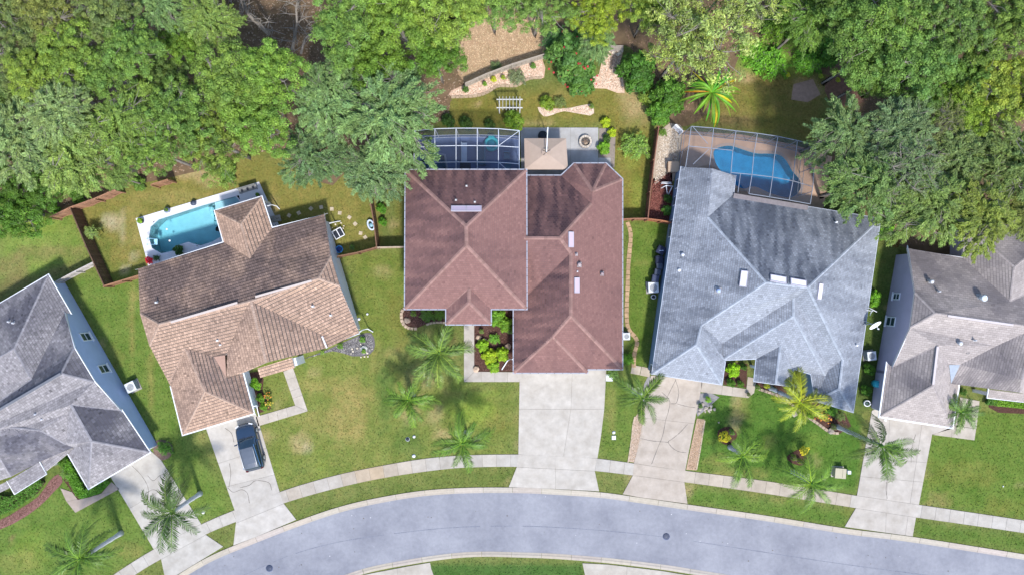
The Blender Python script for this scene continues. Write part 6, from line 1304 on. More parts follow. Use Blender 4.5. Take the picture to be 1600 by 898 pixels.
# ------------------------------------------------------------------ things on the terraces
q = W(853.5, 241, 0); root = empty('parasol', q, 'large tan rectangular cantilever parasol on the patio of the middle house', 'parasol')
M_canv = mat('tan_canvas', (.39, .305, .25), .85, .06, 2, .2, 60); zc = 2.45; cn = [W(819, 216.5, zc), W(884.5, 216.5, zc), W(887.5, 265, zc), W(820, 265, zc)]; ap = W(853.7, 238.5, zc+.75); mb = MB()
for i in range(4):
    a, b = cn[i], cn[(i+1) % 4]; m_ = (a+b)/2+Vector((0, 0, .03)); md = (m_-ap)*.5+ap+Vector((0, 0, -.02))
    mb.poly([ap, m_, a]); mb.poly([ap, b, m_]); mb.poly([a, m_, m_-Vector((0, 0, .2)), a-Vector((0, 0, .2))]); mb.poly([m_, b, b-Vector((0, 0, .2)), m_-Vector((0, 0, .2))])
mb.obj('canopy', M_canv, root, q)
for c in cn:
    mb = MB(); mb.bar(ap-Vector((0, 0, .04)), c-Vector((0, 0, .03)), .04, .03, (.8, .8, .8)); mb.obj('rib', M_greyp, root, q)
mb = MB(); 
for sx, sy in ((-.45, 0), (.45, 0), (0, .35), (0, -.35)): mb.poly([ap+Vector((0, 0, .10)), ap+Vector((sx-.001*sy+(.3 if sx == 0 else 0), sy+(.22 if sx else 0), .02)), ap+Vector((sx-(.3 if sx == 0 else 0), sy-(.22 if sx else 0), .02))], (.95, .95, .95))
mb.obj('top_vent', M_canv, root, q)
pp = W(853.5, 211, 0); mb = MB(); mb.tube([(pp.x, pp.y, 0), (pp.x, pp.y, 3.1)], [.05, .05], 8); mb.obj('pole', M_white, root, q)
mb = MB(); mb.bar(Vector((pp.x, pp.y, 3.35)), ap+Vector((0, 0, .3)), .09, .09); mb.tube([ap+Vector((0, 0, -.1)), ap+Vector((0, 0, .32))], [.05, .05], 8, (.1, .1, .1)); mb.obj('arm', M_white, root, q)
mb = MB(); bq = W(848, 213, 0); mb.cyl((bq.x, bq.y, .06), .5, .14, 20, (1, 1, 1)); mb.obj('base', M_blackp, root, q)
q = W(914.3, 222.5, 0); root = empty('fire_pit', q, 'round stone fire pit with pale ash on the patio', 'fire pit')
for k in range(14):
    a0, a1 = 2*math.pi*k/14+.02, 2*math.pi*(k+1)/14-.02; pl = [(q.x+r_*math.cos(a), q.y+r_*math.sin(a)) for r_, a in ((.66, a0), (.66, (a0+a1)/2), (.66, a1), (.46, a1), (.46, (a0+a1)/2), (.46, a0))]
    mb = MB(); mb.prism(ccw(pl), .06, .42+R.uniform(-.01, .01)); o = mb.obj('stone', M_stone, root, q); t = R.uniform(1.0, 1.35); o.color = (t, t, t*1.05, 1)
mb = MB(); mb.cyl((q.x, q.y, .06), .46, .1, 20, (.35, .35, .37)); mb.cyl((q.x+.05, q.y-.1, .16), .22, .07, 10, (1.3, 1.1, .85), .08)
for k in range(6): a = k*1.05; mb.bar(Vector((q.x+.35*math.cos(a), q.y+.35*math.sin(a), .2)), Vector((q.x-.2*math.cos(a+.4), q.y-.2*math.sin(a+.4), .26)), .06, .06, (.5, .38, .3))
mb.obj('ash_bed', mat('ash', (.42, .40, .38), 1, .3, 8), root, q)
mb = MB(); mb.cyl((q.x, q.y, .03), .76, .035, 24, (.6, .62, .7)); mb.obj('base_ring', M_greyp, root, q)
q = W(796, 163, 0); root = empty('garden_trellis', q, 'white slatted garden trellis standing over the bush behind the pool cage', 'trellis'); zt = 2.1
for y in (155.9, 168.8): a, b = W(776, y, zt), W(816.5, y, zt); mb = MB(); mb.bar(a, b, .09, .14, (.75, .73, .68)); mb.obj('beam', M_white, root, q)
for k in range(7): x = 780.3+k*5.35; a, b = W(x, 151.5, zt+.12), W(x, 172.5, zt+.12); mb = MB(); mb.bar(a, b, .05, .10, (.6, .6, .56)); mb.obj('slat', M_white, root, q)
for x in (780, 812.5):
    for y in (155.9, 168.8): a = W(x, y, zt); mb = MB(); mb.box((a.x, a.y, zt/2), (.1, .1, zt)); mb.obj('post', M_white, root, q)
# screened terrace furniture of the middle house
def thing1(name, label, cat, px, py, parts, rz=0, group=None, z=0):
    c = W(px, py, z); root = empty(name, (c.x, c.y, z), label, cat, group, rz)
    for nm, m, fn in parts: mb = MB(); fn(mb); mb.obj(nm, m, root)
    return root
blue_m = mat('blue_plastic', (.10, .32, .55), .4, .05); teal_m = mat('teal_plastic', (.04, .42, .50), .45, .05)
thing1('pool_float', 'turquoise inflatable float lying on the screened terrace', 'pool float', 768, 226, [('ring', teal_m, lambda b: (b.tube([Vector((.62*math.cos(a), .62*math.sin(a), .2)) for a in np.linspace(0, 6.283, 19)], [.17]*19, 8, (1, 1, 1), False), b.cyl((0, 0, .06), .6, .06, 18, (.8, .9, 1)))), ('headrest', teal_m, lambda b: b.box((0, .75, .3), (.6, .3, .2)))], z=.05)
thing1('garden_bench', 'narrow pale bench in the middle of the screened terrace', 'bench', 726, 240, [('seat', M_greyp, lambda b: b.box((0, 0, .42), (.55, 2.0, .06), col=(1.1, 1.3, 1.6))), ('backrest', M_greyp, lambda b: b.box((-.27, 0, .7), (.05, 2.0, .5), col=(1.1, 1.3, 1.6))), ('leg', M_greyp, lambda b: b.box((0, .85, .2), (.5, .06, .4))), ('leg', M_greyp, lambda b: b.box((0, -.85, .2), (.5, .06, .4)))], z=.05)
thing1('patio_table', 'dark table next to the narrow bench on the screened terrace', 'table', 728, 263, [('tabletop', M_blackp, lambda b: b.box((0, 0, .7), (1.1, .8, .05))), ('leg', M_blackp, lambda b: b.box((.45, 0, .34), (.06, .7, .68))), ('leg', M_blackp, lambda b: b.box((-.45, 0, .34), (.06, .7, .68)))], z=.05)
thing1('sofa', 'blue-grey outdoor sofa under the screened cage near the turquoise float', 'sofa', 752, 243, [('seat', blue_m, lambda b: b.box((0, 0, .25), (.9, 2.1, .4), col=(.5, .4, .4))), ('backrest', blue_m, lambda b: b.box((.4, 0, .55), (.2, 2.1, .5), col=(.6, .45, .45)))], z=.05)
for x, y, lb in ((792, 245, 'upper'), (794, 262, 'lower')): thing1('lounge_chair', 'blue-grey lounge chair at the right end of the screened terrace, %s one' % lb, 'chair', x, y, [('seat', blue_m, lambda b: b.box((0, 0, .3), (.6, .6, .08), col=(.8, .6, .6))), ('backrest', blue_m, lambda b: b.box((0, .33, .6), (.6, .08, .6), col=(.8, .6, .6))), ('leg', M_blackp, lambda b: b.box((.25, 0, .13), (.05, .5, .26))), ('leg', M_blackp, lambda b: b.box((-.25, 0, .13), (.05, .5, .26)))], z=.05)
# tan house pool deck
def pot(px, py, label, rp, rpx, kind, colr, pc=(1, 1, 1), z=.06):
    c = W(px, py, z); root = empty('potted_plant', (c.x, c.y, z), label, 'potted plant'); mb = MB(); mb.tube([(0, 0, 0), (0, 0, .35)], [rp*.75, rp], 12, pc); mb.obj('pot', M_blackp, root)
    if rpx: fm, _ = shrub_mesh(kind); f = link('plant', fm, None, root, (0, 0, .3)); s = rpx/15/RADM[kind]; f.scale = (s, s, s); f.color = (*colr, 1)
pot(222, 346, 'potted yellow-green plant at the top left corner of the white pool deck', .3, 8, 'small', (2.2, 2.6, .8)); pot(263, 329, 'potted plant on the upper edge of the white pool deck', .3, 6, 'small', (1.2, 1.5, 1.0), (8, 8, 8)); pot(304, 318, 'empty dark round pot on the upper edge of the white pool deck', .28, 0, 'small', (1, 1, 1), (3, 3, 3))
pot(281.8, 391, 'large dark-leaved potted plant beside the step of the turquoise pool', .35, 10, 'big', (.45, .8, .6)); pot(247, 403, 'small dark spiky potted plant near the red flowers', .2, 6, 'spiky', (.7, .9, .9)); pot(404, 305, 'small potted plant in the upper right corner of the white pool deck', .2, 5, 'small', (1.2, 1.8, .7))
shrub(231, 407, 6.5, 'small', (1.4, .5, .5), 'bright red flowers in a clump at the lower left of the white pool deck', 'flowering_plant', 'flowers', fl=((.85, .03, .06), 110, .16), z0=.2)
thing1('outdoor_bench', 'grey wicker bench at the upper end of the white pool deck', 'bench', 389.5, 296.5, [('seat', M_greyp, lambda b: b.box((0, 0, .4), (1.9, .5, .08), col=(.55, .53, .5))), ('backrest', M_greyp, lambda b: b.box((0, .24, .65), (1.9, .06, .45), col=(.5, .5, .48))), ('leg', M_greyp, lambda b: b.box((.85, 0, .18), (.08, .45, .36))), ('leg', M_greyp, lambda b: b.box((-.85, 0, .18), (.08, .45, .36)))]+[('cushion', M_blackp, lambda b, k=k: b.box((-.6+k*.6, 0, .47), (.2, .25, .08))) for k in range(3)], rz=math.radians(17), z=.06)
thing1('garden_bench', 'small grey two-plank bench in the corner behind the tan house', 'bench', 432, 343, [('seat', M_wood_g, lambda b: b.box((0, .2, .4), (1.15, .3, .05), col=(.8, .85, .9))), ('seat', M_wood_g, lambda b: b.box((0, -.15, .4), (1.15, .3, .05), col=(.8, .85, .9))), ('leg', M_wood_g, lambda b: b.box((.45, 0, .19), (.08, .6, .37))), ('leg', M_wood_g, lambda b: b.box((-.45, 0, .19), (.08, .6, .37)))], rz=math.radians(12))
stp = [(451.8, 336.8), (467, 333), (486, 326), (502, 324), (518.6, 326.7), (531, 333), (546, 339.8), (555, 350), (563.6, 364.6), (570.7, 371)]
for i, (x, y) in enumerate(stp):
    q = W(x, y); mb = MB(); mb.box((0, 0, .03), (.36, .36, .06), R.uniform(0, 1.5), (1.15, 1.1, 1.0)); o = mb.obj('stepping_stone', M_stone, None, None); o.location = q
    tag(o, 'square pale stepping stone behind the tan house, %s' % ('nearest the grey bench' if i == 0 else 'nearest the brown fences' if i == 9 else ['', 'second from the grey bench', 'third from the grey bench', 'fourth from the grey bench', 'just past the roof corner', 'sixth from the grey bench', 'seventh from the grey bench', 'eighth from the grey bench', 'next to last by the fence'][i]), 'stepping stone', 'stepping stones behind the tan house')
thing1('garden_chair', 'white framed chair with dark seat against the wall of the tan house', 'chair', 530.5, 366, [('frame', M_white, lambda b: [b.bar(Vector((x, -.4, .4)), Vector((x, .5, .45)), .08, .08) for x in (-.5, 0, .5)]+[b.bar(Vector((-.5, y, .42)), Vector((.5, y, .42)), .08, .08) for y in (-.4, .5)]), ('seat', M_blackp, lambda b: b.box((0, 0, .36), (.95, .8, .04))), ('leg', M_white, lambda b: b.box((.45, -.35, .18), (.06, .06, .36))), ('leg', M_white, lambda b: b.box((-.45, -.35, .18), (.06, .06, .36))), ('leg', M_white, lambda b: b.box((.45, .45, .18), (.06, .06, .36))), ('leg', M_white, lambda b: b.box((-.45, .45, .18), (.06, .06, .36)))], rz=.5)
def stones(px, py, spread, n, label, m=M_stone, sz=(.1, .2), col_=(1.4, 1.4, 1.4), name='garden_stone', seed=1, z=.04):
    r = random.Random(seed); c = W(px, py, 0); root = empty(name+'s' if n > 1 else name, c, label, 'stones' if n > 1 else 'stone')
    for i in range(n):
        s = r.uniform(*sz); x, y = r.gauss(0, spread), r.gauss(0, spread*.6); bm = bmesh.new(); bmesh.ops.create_icosphere(bm, subdivisions=1 if s < .25 else 2, radius=s)
        for v in bm.verts: v.co *= 1+r.uniform(-.2, .2); v.co.z *= .6
        me = bpy.data.meshes.new('stone'); bm.to_mesh(me); bm.free(); setcol(me, [(1, 1, 1, 1)]*len(me.loops)); me.materials.append(m); o = link('stone', me, None, root, (x, y, z+s*.3)); t = r.uniform(.8, 1.15); o.color = (col_[0]*t, col_[1]*t, col_[2]*t, 1)
    return root
stones(525, 357, .5, 12, 'scatter of small white stones beside the wall of the tan house', sz=(.06, .12), seed=2); stones(560, 550, .8, 12, 'white stones around the green plant in the dark bed of the tan house', sz=(.06, .13), seed=3); stones(568, 545, .1, 1, 'pale blue-white boulder in the dark bed of the tan house', sz=(.35, .4), col_=(1.3, 1.5, 1.7), seed=4)
for i, (x, y, lb) in enumerate([(637, 500, 'pale stone on the dark mulch of the left front bed'), (748, 527, 'pale stone in the entry bed, upper left'), (757, 534, 'larger pale stone in the entry bed beside the rosette'), (793, 541, 'pale reddish stone in the entry bed by the garage eave'), (744, 576, 'pale stone at the lower left corner of the entry bed'), (1204, 598, 'grey stone in the bed under the blue-grey eave'), (1240, 645, 'dark grey boulder beside the short palm'), (1297, 672, 'round grey stone near the start of the long palm trunk'), (1055, 243, 'pale flat stone in the side yard above the tan box')]): stones(x, y, .01, 1, lb, sz=(.26, .36), seed=20+i, col_=(1.2, 1.0, .9) if i < 5 else (.75, .75, .8), z=.05)
stones(1104, 640, .6, 16, 'row of grey stones edging the triangular bed by the single driveway', sz=(.1, .2), seed=41, col_=(.9, .9, .95)); stones(962, 82, .5, 8, 'pale rocks at the top of the stone-chip bed', sz=(.12, .25), seed=43)
thing1('blue_pot', 'round blue pot with pale rim in the fence shade behind the tan house', 'pot', 531.5, 390, [('pot', blue_m, lambda b: b.tube([(0, 0, 0), (0, 0, .4)], [.28, .4], 16, (.9, 1.2, 1.6))), ('soil', M_blackp, lambda b: b.cyl((0, 0, .38), .3, .03, 14, (1, 2, 5)))])
thing1('wading_pool', 'small white and light blue tub leaning by the brown side fence', 'tub', 580.5, 352, [('rim', M_white, lambda b: b.tube([Vector((.3*math.cos(a), .52*math.sin(a), .3)) for a in np.linspace(0, 6.283, 17)], [.10]*17, 6, (.75, .85, 1.0), False)), ('bottom', blue_m, lambda b: b.cyl((0, 0, .1), .22, .1, 16, (2.5, 1.4, 1.0)))], rz=.4)
thing1('garden_deck', 'small weathered grey plank deck at the top of the stone-chip bed', 'deck', 963, 77, [('plank', M_wood_g, lambda b, k=k: b.box((0, -.24+.16*k, .2), (1.4, .14, .05), col=(.9, .85, .85))) for k in range(4)]+[('frame', M_wood_g, lambda b: b.box((0, 0, .09), (1.3, .6, .15)))])
thing1('storage_box', 'square tan storage box against the blue-grey house in the side yard', 'box', 1049.6, 263, [('bin', mat('tan_plastic', (.42, .31, .22), .6, .05), lambda b: b.box((0, 0, .4), (1.05, 1.0, .8))), ('lid', mat('tan_plastic', (.42, .31, .22)), lambda b: b.box((0, 0, .83), (1.12, 1.07, .06), col=(1.1, 1.1, 1.1)))])
thing1('bicycle_frame_pile', 'white metal frame standing among plants in the side yard', 'metal frame', 1040, 297, [('tube', M_white, lambda b: b.tube([(-.6, .6, .6), (.5, .55, .65)], [.05, .05], 6)), ('tube', M_white, lambda b: b.tube([(-.6, .1, .5), (-.1, .35, .8), (.6, .25, .8)], [.05]*3, 6)), ('tube', M_white, lambda b: b.tube([(-.1, .3, .7), (.1, -.5, .4)], [.05, .05], 6)), ('tube', M_white, lambda b: b.tube([(.5, .2, .7), (.2, -.6, .2)], [.05, .05], 6)), ('panel', M_white, lambda b: b.box((-.05, .7, .4), (1.0, .05, .5)))])
thing1('utility_cover', 'small teal utility box in the bright groundcover behind the right lawn', 'utility box', 1209, 99, [('case', teal_m, lambda b: b.box((0, 0, .2), (.5, .5, .4), col=(2, 1.3, 1.3))), ('lid', teal_m, lambda b: b.box((0, 0, .42), (.55, .55, .05), col=(2.4, 1.4, 1.3)))])
# air conditioners, bins and boxes
def ac(px, py, label, rz=0, w_=.85, h=.8, z=0):
    c = W(px, py, h); root = empty('air_conditioner', (c.x, c.y, 0), label, 'air conditioner', rz=rz); mb = MB(); mb.box((0, 0, .04), (w_+.2, w_+.2, .08), col=(.9, .9, .9)); mb.obj('pad', M_conc, root)
    mb = MB(); mb.box((0, 0, .08+h*.48), (w_-.06, w_-.06, h*.9), col=(.75, .75, .75))
    for k in range(9):
        z = .16+k*h*.09
        for s in (-1, 1): mb.box((0, s*w_*.48, z), (w_*.92, .02, .03)); mb.box((s*w_*.48, 0, z), (.02, w_*.92, .03))
    mb.obj('case', M_greyp, root); mb = MB(); mb.prism([(x, y) for x, y in ((-w_/2, -w_/2), (w_/2, -w_/2), (w_/2, w_/2), (-w_/2, w_/2))], h, h+.06, (1.5, 1.5, 1.5), [[(w_*.37*math.cos(-a), w_*.37*math.sin(-a)) for a in np.linspace(0, 6.283, 21)[:-1]]]); mb.obj('top_cover', M_greyp, root)
    mb = MB(); mb.cyl((0, 0, h-.12), w_*.37, .02, 18, (.12, .12, .15)); mb.obj('well', M_blackp, root); mb = MB()
    for k in range(4): a = k*math.pi/2+.4; mb.box((w_*.19*math.cos(a), w_*.19*math.sin(a), h-.06), (w_*.32, .14, .015), a, (1.2, 1.15, 1.1))
    mb.cyl((0, 0, h-.08), .07, .06, 10); mb.obj('fan', M_greyp, root); mb = MB()
    for k in range(4): 
        rr_ = w_*.37*(k+1)/4; pts = [Vector((rr_*math.cos(a), rr_*math.sin(a), h+.03)) for a in np.linspace(0, 6.283, 17)]; mb.tube(pts, [.008]*17, 4, (1, 1, 1), False)
    mb.obj('fan_guard', M_metal, root); return root
ac(1021, 449, 'air conditioner at the end of the row of black bins', .05, 1.05); ac(1362, 555.6, 'air conditioner between the blue-grey roof and the lilac wall', .1, .9); ac(204, 604, 'air conditioner beside the light blue wall', .45, 1.0); ac(979, 525, 'grey air conditioner against the right wall of the middle house', 0, .7)
def bin_(px, py, rz, label, w_=.58, h=1.0, lid=(1, 1, 1), wheel=True, streak=False):
    c = W(px, py, h); root = empty('trash_bin', (c.x, c.y, 0), label, 'bin', 'row of black bins by the blue side wall', rz); mb = MB(); vs = []
    for z, k in ((0.02, .8), (h-.08, 1)): vs += [(x*w_/2*k, y*w_/2*k, z) for x, y in ((-1, -1), (1, -1), (1, 1), (-1, 1))]
    mb.mesh(vs, [(3, 2, 1, 0), (4, 5, 6, 7), (0, 1, 5, 4), (1, 2, 6, 5), (2, 3, 7, 6), (3, 0, 4, 7)]); mb.obj('tub', M_blackp, root)
    mb = MB(); mb.box((0, 0, h-.05), (w_*1.08, w_*1.08, .05), col=lid); mb.box((0, 0, h), (w_*.9, w_*.9, .05), col=lid)
    if streak: mb.box((.05, -.02, h+.03), (.4, .06, .02), .5, (18, 18, 17))
    mb.obj('lid', M_blackp, root); mb = MB(); mb.tube([(-w_*.4, w_*.56, h-.03), (w_*.4, w_*.56, h-.03)], [.025, .025], 6, (1.5, 1.5, 1.5)); mb.obj('handle', M_blackp, root)
    for s in (-1, 1): mb = MB(); mb.tube([(s*w_*.42, w_*.4, .12), (s*w_*.5, w_*.4, .12)], [.12, .12], 10, (.6, .6, .6)); mb.obj('wheel', M_blackp, root)
bin_(1033, 391, -.5, 'black bin with a white streak on its lid, farthest from the air conditioner', .75, lid=(.8, .9, 1.4), streak=True); bin_(1030.5, 406, 0, 'very dark bin second from the top of the row', .72, lid=(.5, .6, 1)); bin_(1031, 415.6, .05, 'dark grey square bin in the middle of the row', .6, lid=(2.2, 2.4, 2.4)); bin_(1028, 425, -.15, 'dark grey square bin, second from the air conditioner', .6, lid=(2.2, 2.3, 2.4)); bin_(1024.5, 435, -.2, 'dark grey square bin next to the air conditioner', .66, lid=(2.0, 2.1, 2.6))
thing1('hose_reel', 'small white ring-shaped hose reel below the air conditioner by the bins', 'hose reel', 1020.5, 463.5, [('hose', M_white, lambda b: b.tube([Vector((.24*math.cos(a), .2*math.sin(a), .1+.01*a)) for a in np.linspace(0, 12.5, 30)], [.045]*30, 6, (.9, .9, .9), False)), ('drum', M_blackp, lambda b: b.cyl((0, 0, 0), .15, .2, 12))])
thing1('hose_reel', 'white coiled hose beside the garage corner of the lilac house', 'hose reel', 1353.5, 629, [('hose', M_white, lambda b: b.tube([Vector((.32*math.cos(a), .28*math.sin(a), .1+.012*a)) for a in np.linspace(0, 12.5, 34)], [.055]*34, 6, (1, 1, 1), False)), ('drum', M_blackp, lambda b: b.cyl((0, 0, 0), .18, .12, 12, (2, 3, 2)))])
thing1('rain_barrel', 'round teal barrel against the lilac side wall', 'barrel', 1365, 598, [('barrel', teal_m, lambda b: b.tube([(0, 0, 0), (0, 0, .45), (0, 0, .85)], [.3, .38, .32], 16)), ('lid', teal_m, lambda b: b.cyl((0, 0, .85), .34, .05, 16, (1.4, 1.2, 1.2)))])
c = W(1366, 506, 3.6); root = empty('satellite_dish', W(1346, 507, 2.9), 'white satellite dish mounted at the right eave of the blue-grey house', 'satellite dish'); o0 = root.location.copy(); mb = MB(); nn = 9
ax_ = Vector((.35, -.75, .56)).normalized(); a1 = ax_.cross(Vector((0, 0, 1))).normalized(); a2 = ax_.cross(a1)
ring = [[c+ (a1*math.cos(2*math.pi*k/16)+a2*math.sin(2*math.pi*k/16))*(r_*.62)+ax_*(.16*r_*r_) for k in range(16)] for r_ in (.02, .35, .7, 1)]
vs = [v for r_ in ring for v in r_]; mb.mesh(vs, [(i*16+k, i*16+(k+1) % 16, (i+1)*16+(k+1) % 16, (i+1)*16+k) for i in range(3) for k in range(16)], (1.1, 1.1, 1.1), True); mb.obj('dish', M_white, root, o0)
mb = MB(); mb.tube([c-ax_*.02, c-Vector((.2, 0, .3)), o0+Vector((.1, 0, .1))], [.04]*3, 6); mb.tube([c-Vector((.1, 0, .2)), o0+Vector((0, .5, 0))], [.03]*2, 6); mb.obj('mount', M_greyp, root, o0); mb = MB(); mb.tube([c-a2*.4, c+ax_*.6], [.02]*2, 5); mb.box(c+ax_*.6, (.12, .12, .16)); mb.obj('feed_arm', M_white, root, o0)
thing1('antenna', 'white branched antenna at the eave next to the satellite dish', 'antenna', 1364, 486, [('mast', M_white, lambda b: b.tube([(-.9, .2, -.2), (0, 0, 0)], [.03, .03], 6)), ('arm', M_white, lambda b: b.tube([(-.4, .35, 0), (.35, -.05, .05)], [.035, .035], 6)), ('arm', M_white, lambda b: b.tube([(-.3, -.4, 0), (-.1, .15, .05)], [.03, .03], 6))], z=3.0)
cream = mat('cream_metal', (.36, .33, .24), .5, .08, 2)
thing1('utility_box', 'tan metal utility box on the lawn near the right driveway', 'utility box', 1308, 736, [('case', cream, lambda b: b.box((0, 0, .38), (1.05, .95, .7))), ('lid', cream, lambda b: (b.box((0, 0, .75), (1.12, 1.02, .07), col=(1.1, 1.1, 1.1)), b.box((.2, 0, .80), (.02, .8, .02), col=(.6, .6, .6)))), ('pad', M_conc, lambda b: b.box((0, 0, .03), (1.25, 1.15, .06)))], rz=-.08)
thing1('utility_pedestal', 'small grey pedestal right of the tan utility box', 'pedestal', 1322.5, 735, [('post', M_greyp, lambda b: b.box((0, 0, .3), (.28, .28, .6), col=(1.4, 1.4, 1.4))), ('cap', M_greyp, lambda b: b.box((0, 0, .62), (.34, .34, .06), col=(1.5, 1.6, 1.7)))])
for x, y, lb, s in [(959, 675, 'small white cap above the pale meter lid on the lawn strip', .22), (959, 683, 'pale grey meter lid on the lawn strip between the driveways', .36), (1001, 614.6, 'small white box in the palm shade beside the single driveway', .26), (952, 589.6, 'pale square slab at the corner of the wide driveway', .6), (637, 685.5, 'dark valve box lid on the middle lawn', .28), (647, 681.5, 'small white valve cap on the middle lawn', .2), (646.6, 711.6, 'grey lid on the lawn near the pavement', .25), (317.5, 800, 'white sprinkler head beside the left pavement', .2), (1383, 655, 'white box at the bottom of the lilac garage wall', .25), (574, 490, 'small white utility cap along the tan house side', .16), (561, 498, 'white tap box on the side wall of the tan house', .2), (1567, 759, 'tiny white sprinkler cap on the right lawn', .1)]:
    nm = 'meter_box' if s > .3 else 'valve_box'; thing1(nm, lb, 'lid' if s > .3 else 'cap', x, y, [('cover', M_blackp if 'dark' in lb else M_white, lambda b, s=s: b.cyl((0, 0, 0), s*.6, .09, 12) if s < .3 else b.box((0, 0, .04), (s, s, .08))), ('rim', M_greyp, lambda b, s=s: b.cyl((0, 0, 0), s*.8, .03, 14) if s < .3 else b.box((0, 0, .02), (s*1.2, s*1.2, .04)))])
for x, y, lb in ((421, 887, 'dark round manhole cover near the bottom edge of the road'), (1041, 837.5, 'dark round manhole cover in the right half of the road')):
    thing1('manhole_cover', lb, 'manhole cover', x, y, [('frame', M_blackp, lambda b: b.cyl((0, 0, .005), .37, .012, 24, (4, 4, 4.5))), ('lid', M_blackp, lambda b: [b.cyl((0, 0, .01), .32, .012, 24, (2.0, 2.0, 2.2))]+[b.box((0, -.24+.08*k, .024), (2*math.sqrt(max(.01, .09-(-.24+.08*k)**2)), .03, .006), col=(3, 3, 3)) for k in range(7)])])

# ------------------------------------------------------------------ the parked car
def car(px, py, hd, label):
    c = W(px, py, .9); root = empty('parked_car', (c.x, c.y, .065), label, 'car', rz=hd); root.scale = (1.07, 1.02, 1.03)
    paint = mat('dark_blue_car_paint', (.012, .030, .065), .16, .05, 3, spec=.7); paint.node_tree.nodes['Principled BSDF'].inputs['Coat Weight'].default_value = .8
    glass = mat('car_glass', (.012, .03, .05), .03, 0, 1, spec=1.0)
    def loft(mb, st, prof, col=(1, 1, 1), capz=True):
        rings = [[Vector((x, y, z)) for x, z in prof(*a)] for y, *a in st]; n = len(rings[0]); vs = [v for r_ in rings for v in r_]
        fs = [(i*n+k, (i+1)*n+k, (i+1)*n+(k+1) % n, i*n+(k+1) % n) for i in range(len(rings)-1) for k in range(n)]; fs.append(tuple(range(n))); fs.append(tuple(range((len(rings)-1)*n, len(rings)*n))[::-1]); mb.mesh(vs, fs, col, True)
    def pb(w_, zt, zb=.28): h = [(w_*.90, zb), (w_, zb+.18), (w_, .66*zt+.34*zb), (w_*.96, zt-.06), (w_*.80, zt), (w_*.4, zt+.035)]; return h+[(0, zt+.045)]+[(-x, z) for x, z in h[::-1]]
    mb = MB(); loft(mb, [(2.36, .55, .68, .40), (2.30, .70, .76, .32), (2.12, .84, .86), (1.80, .91, .93), (1.25, .94, 1.0), (.75, .95, 1.04), (0, .95, 1.06), (-1.2, .95, 1.08), (-1.9, .94, 1.08), (-2.2, .89, 1.04), (-2.34, .80, .92), (-2.40, .66, .75, .36)], pb); mb.obj('body', paint, root)
    def pc(w0, z0, w1, z1): h = [(w0, z0), (w0*.6+w1*.4, z0*.55+z1*.45), (w1, z1-.04), (w1*.85, z1)]; return h+[(0, z1+.025)]+[(-x, z) for x, z in h[::-1]]
    mb = MB(); loft(mb, [(1.02, .80, .98, .70, 1.04), (.95, .85, 1.0, .74, 1.09), (.30, .88, 1.0, .69, 1.50), (0.05, .88, 1.0, .68, 1.58), (-.6, .88, 1.0, .68, 1.64), (-1.4, .88, 1.0, .67, 1.63), (-1.9, .86, 1.0, .65, 1.56), (-2.15, .82, 1.0, .66, 1.25), (-2.25, .80, 1.0, .70, 1.08)], pc); mb.obj('windows', glass, root)
    mb = MB(); pr = [(.10, 1.575, .66), (-.3, 1.63, .67), (-.9, 1.66, .67), (-1.5, 1.645, .66), (-1.95, 1.57, .63)]
    for i in range(len(pr)-1):
        (y0, z0, w0), (y1, z1, w1) = pr[i], pr[i+1]; k = 6
        for j in range(k):
            f = lambda w_, z_, y_, q: Vector((w_*(2*q/k-1), y_, z_+.035-.05*abs(2*q/k-1)**3)); mb.poly([f(w0, z0, y0, j), f(w0, z0, y0, j+1), f(w1, z1, y1, j+1), f(w1, z1, y1, j)][::-1], (8.5, 3.9, 2.2), True)  # paler roof colour stands in for sky reflected in the paint
    mb.obj('roof', paint, root)
    for s in (-1, 1):
        mb = MB(); mb.tube([Vector((s*.64, .0, 1.66)), Vector((s*.655, -.2, 1.72)), Vector((s*.65, -1.7, 1.70)), Vector((s*.63, -1.85, 1.62))], [.03]*4, 6); mb.obj('roof_rail', M_metal, root)
        mb = MB(); mb.tube([Vector((s*.92, .62, 1.05)), Vector((s*1.10, .55, 1.12))], [.05, .06], 6, (1, 1, 1)); mb.box((s*1.10, .56, 1.12), (.2, .12, .14)); mb.obj('wing_mirror', paint, root)
        mb = MB(); mb.box((s*.66, 2.22, .72), (.36, .18, .14), -s*.5, (1.2, 1.2, 1.25)); mb.obj('headlight', mat('lamp_glass', (.6, .62, .65), .1, 0, 1, spec=.8), root)
        mb = MB(); mb.box((s*.74, -2.30, .88), (.22, .12, .22), s*.3); mb.obj('tail_light', mat('red_lamp', (.10, .01, .01), .2, 0), root)
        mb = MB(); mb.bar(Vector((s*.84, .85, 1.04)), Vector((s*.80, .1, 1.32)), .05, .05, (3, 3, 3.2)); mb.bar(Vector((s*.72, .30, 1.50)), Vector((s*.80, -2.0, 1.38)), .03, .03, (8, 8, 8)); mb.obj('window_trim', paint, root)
        for y in (1.45, -1.42):
            mb = MB(); mb.tube([(s*.72, y, .34), (s*.97, y, .34)], [.34, .34], 20, (1, 1, 1)); t = mb.obj('wheel', M_blackp, root); mb = MB(); mb.tube([(s*.96, y, .34), (s*.985, y, .34)], [.23, .20], 14)
            mb.obj('rim', M_metal, t)
    mb = MB(); mb.box((0, 2.34, .62), (.9, .06, .22)); mb.box((0, 2.35, .42), (1.2, .06, .12)); mb.obj('grille', M_blackp, root)
    mb = MB(); mb.bar(Vector((-.7, 1.02, 1.05)), Vector((-.05, 1.08, 1.08)), .03, .03); mb.bar(Vector((0, 1.02, 1.06)), Vector((.65, 1.05, 1.06)), .03, .03); mb.obj('wiper', M_blackp, root)
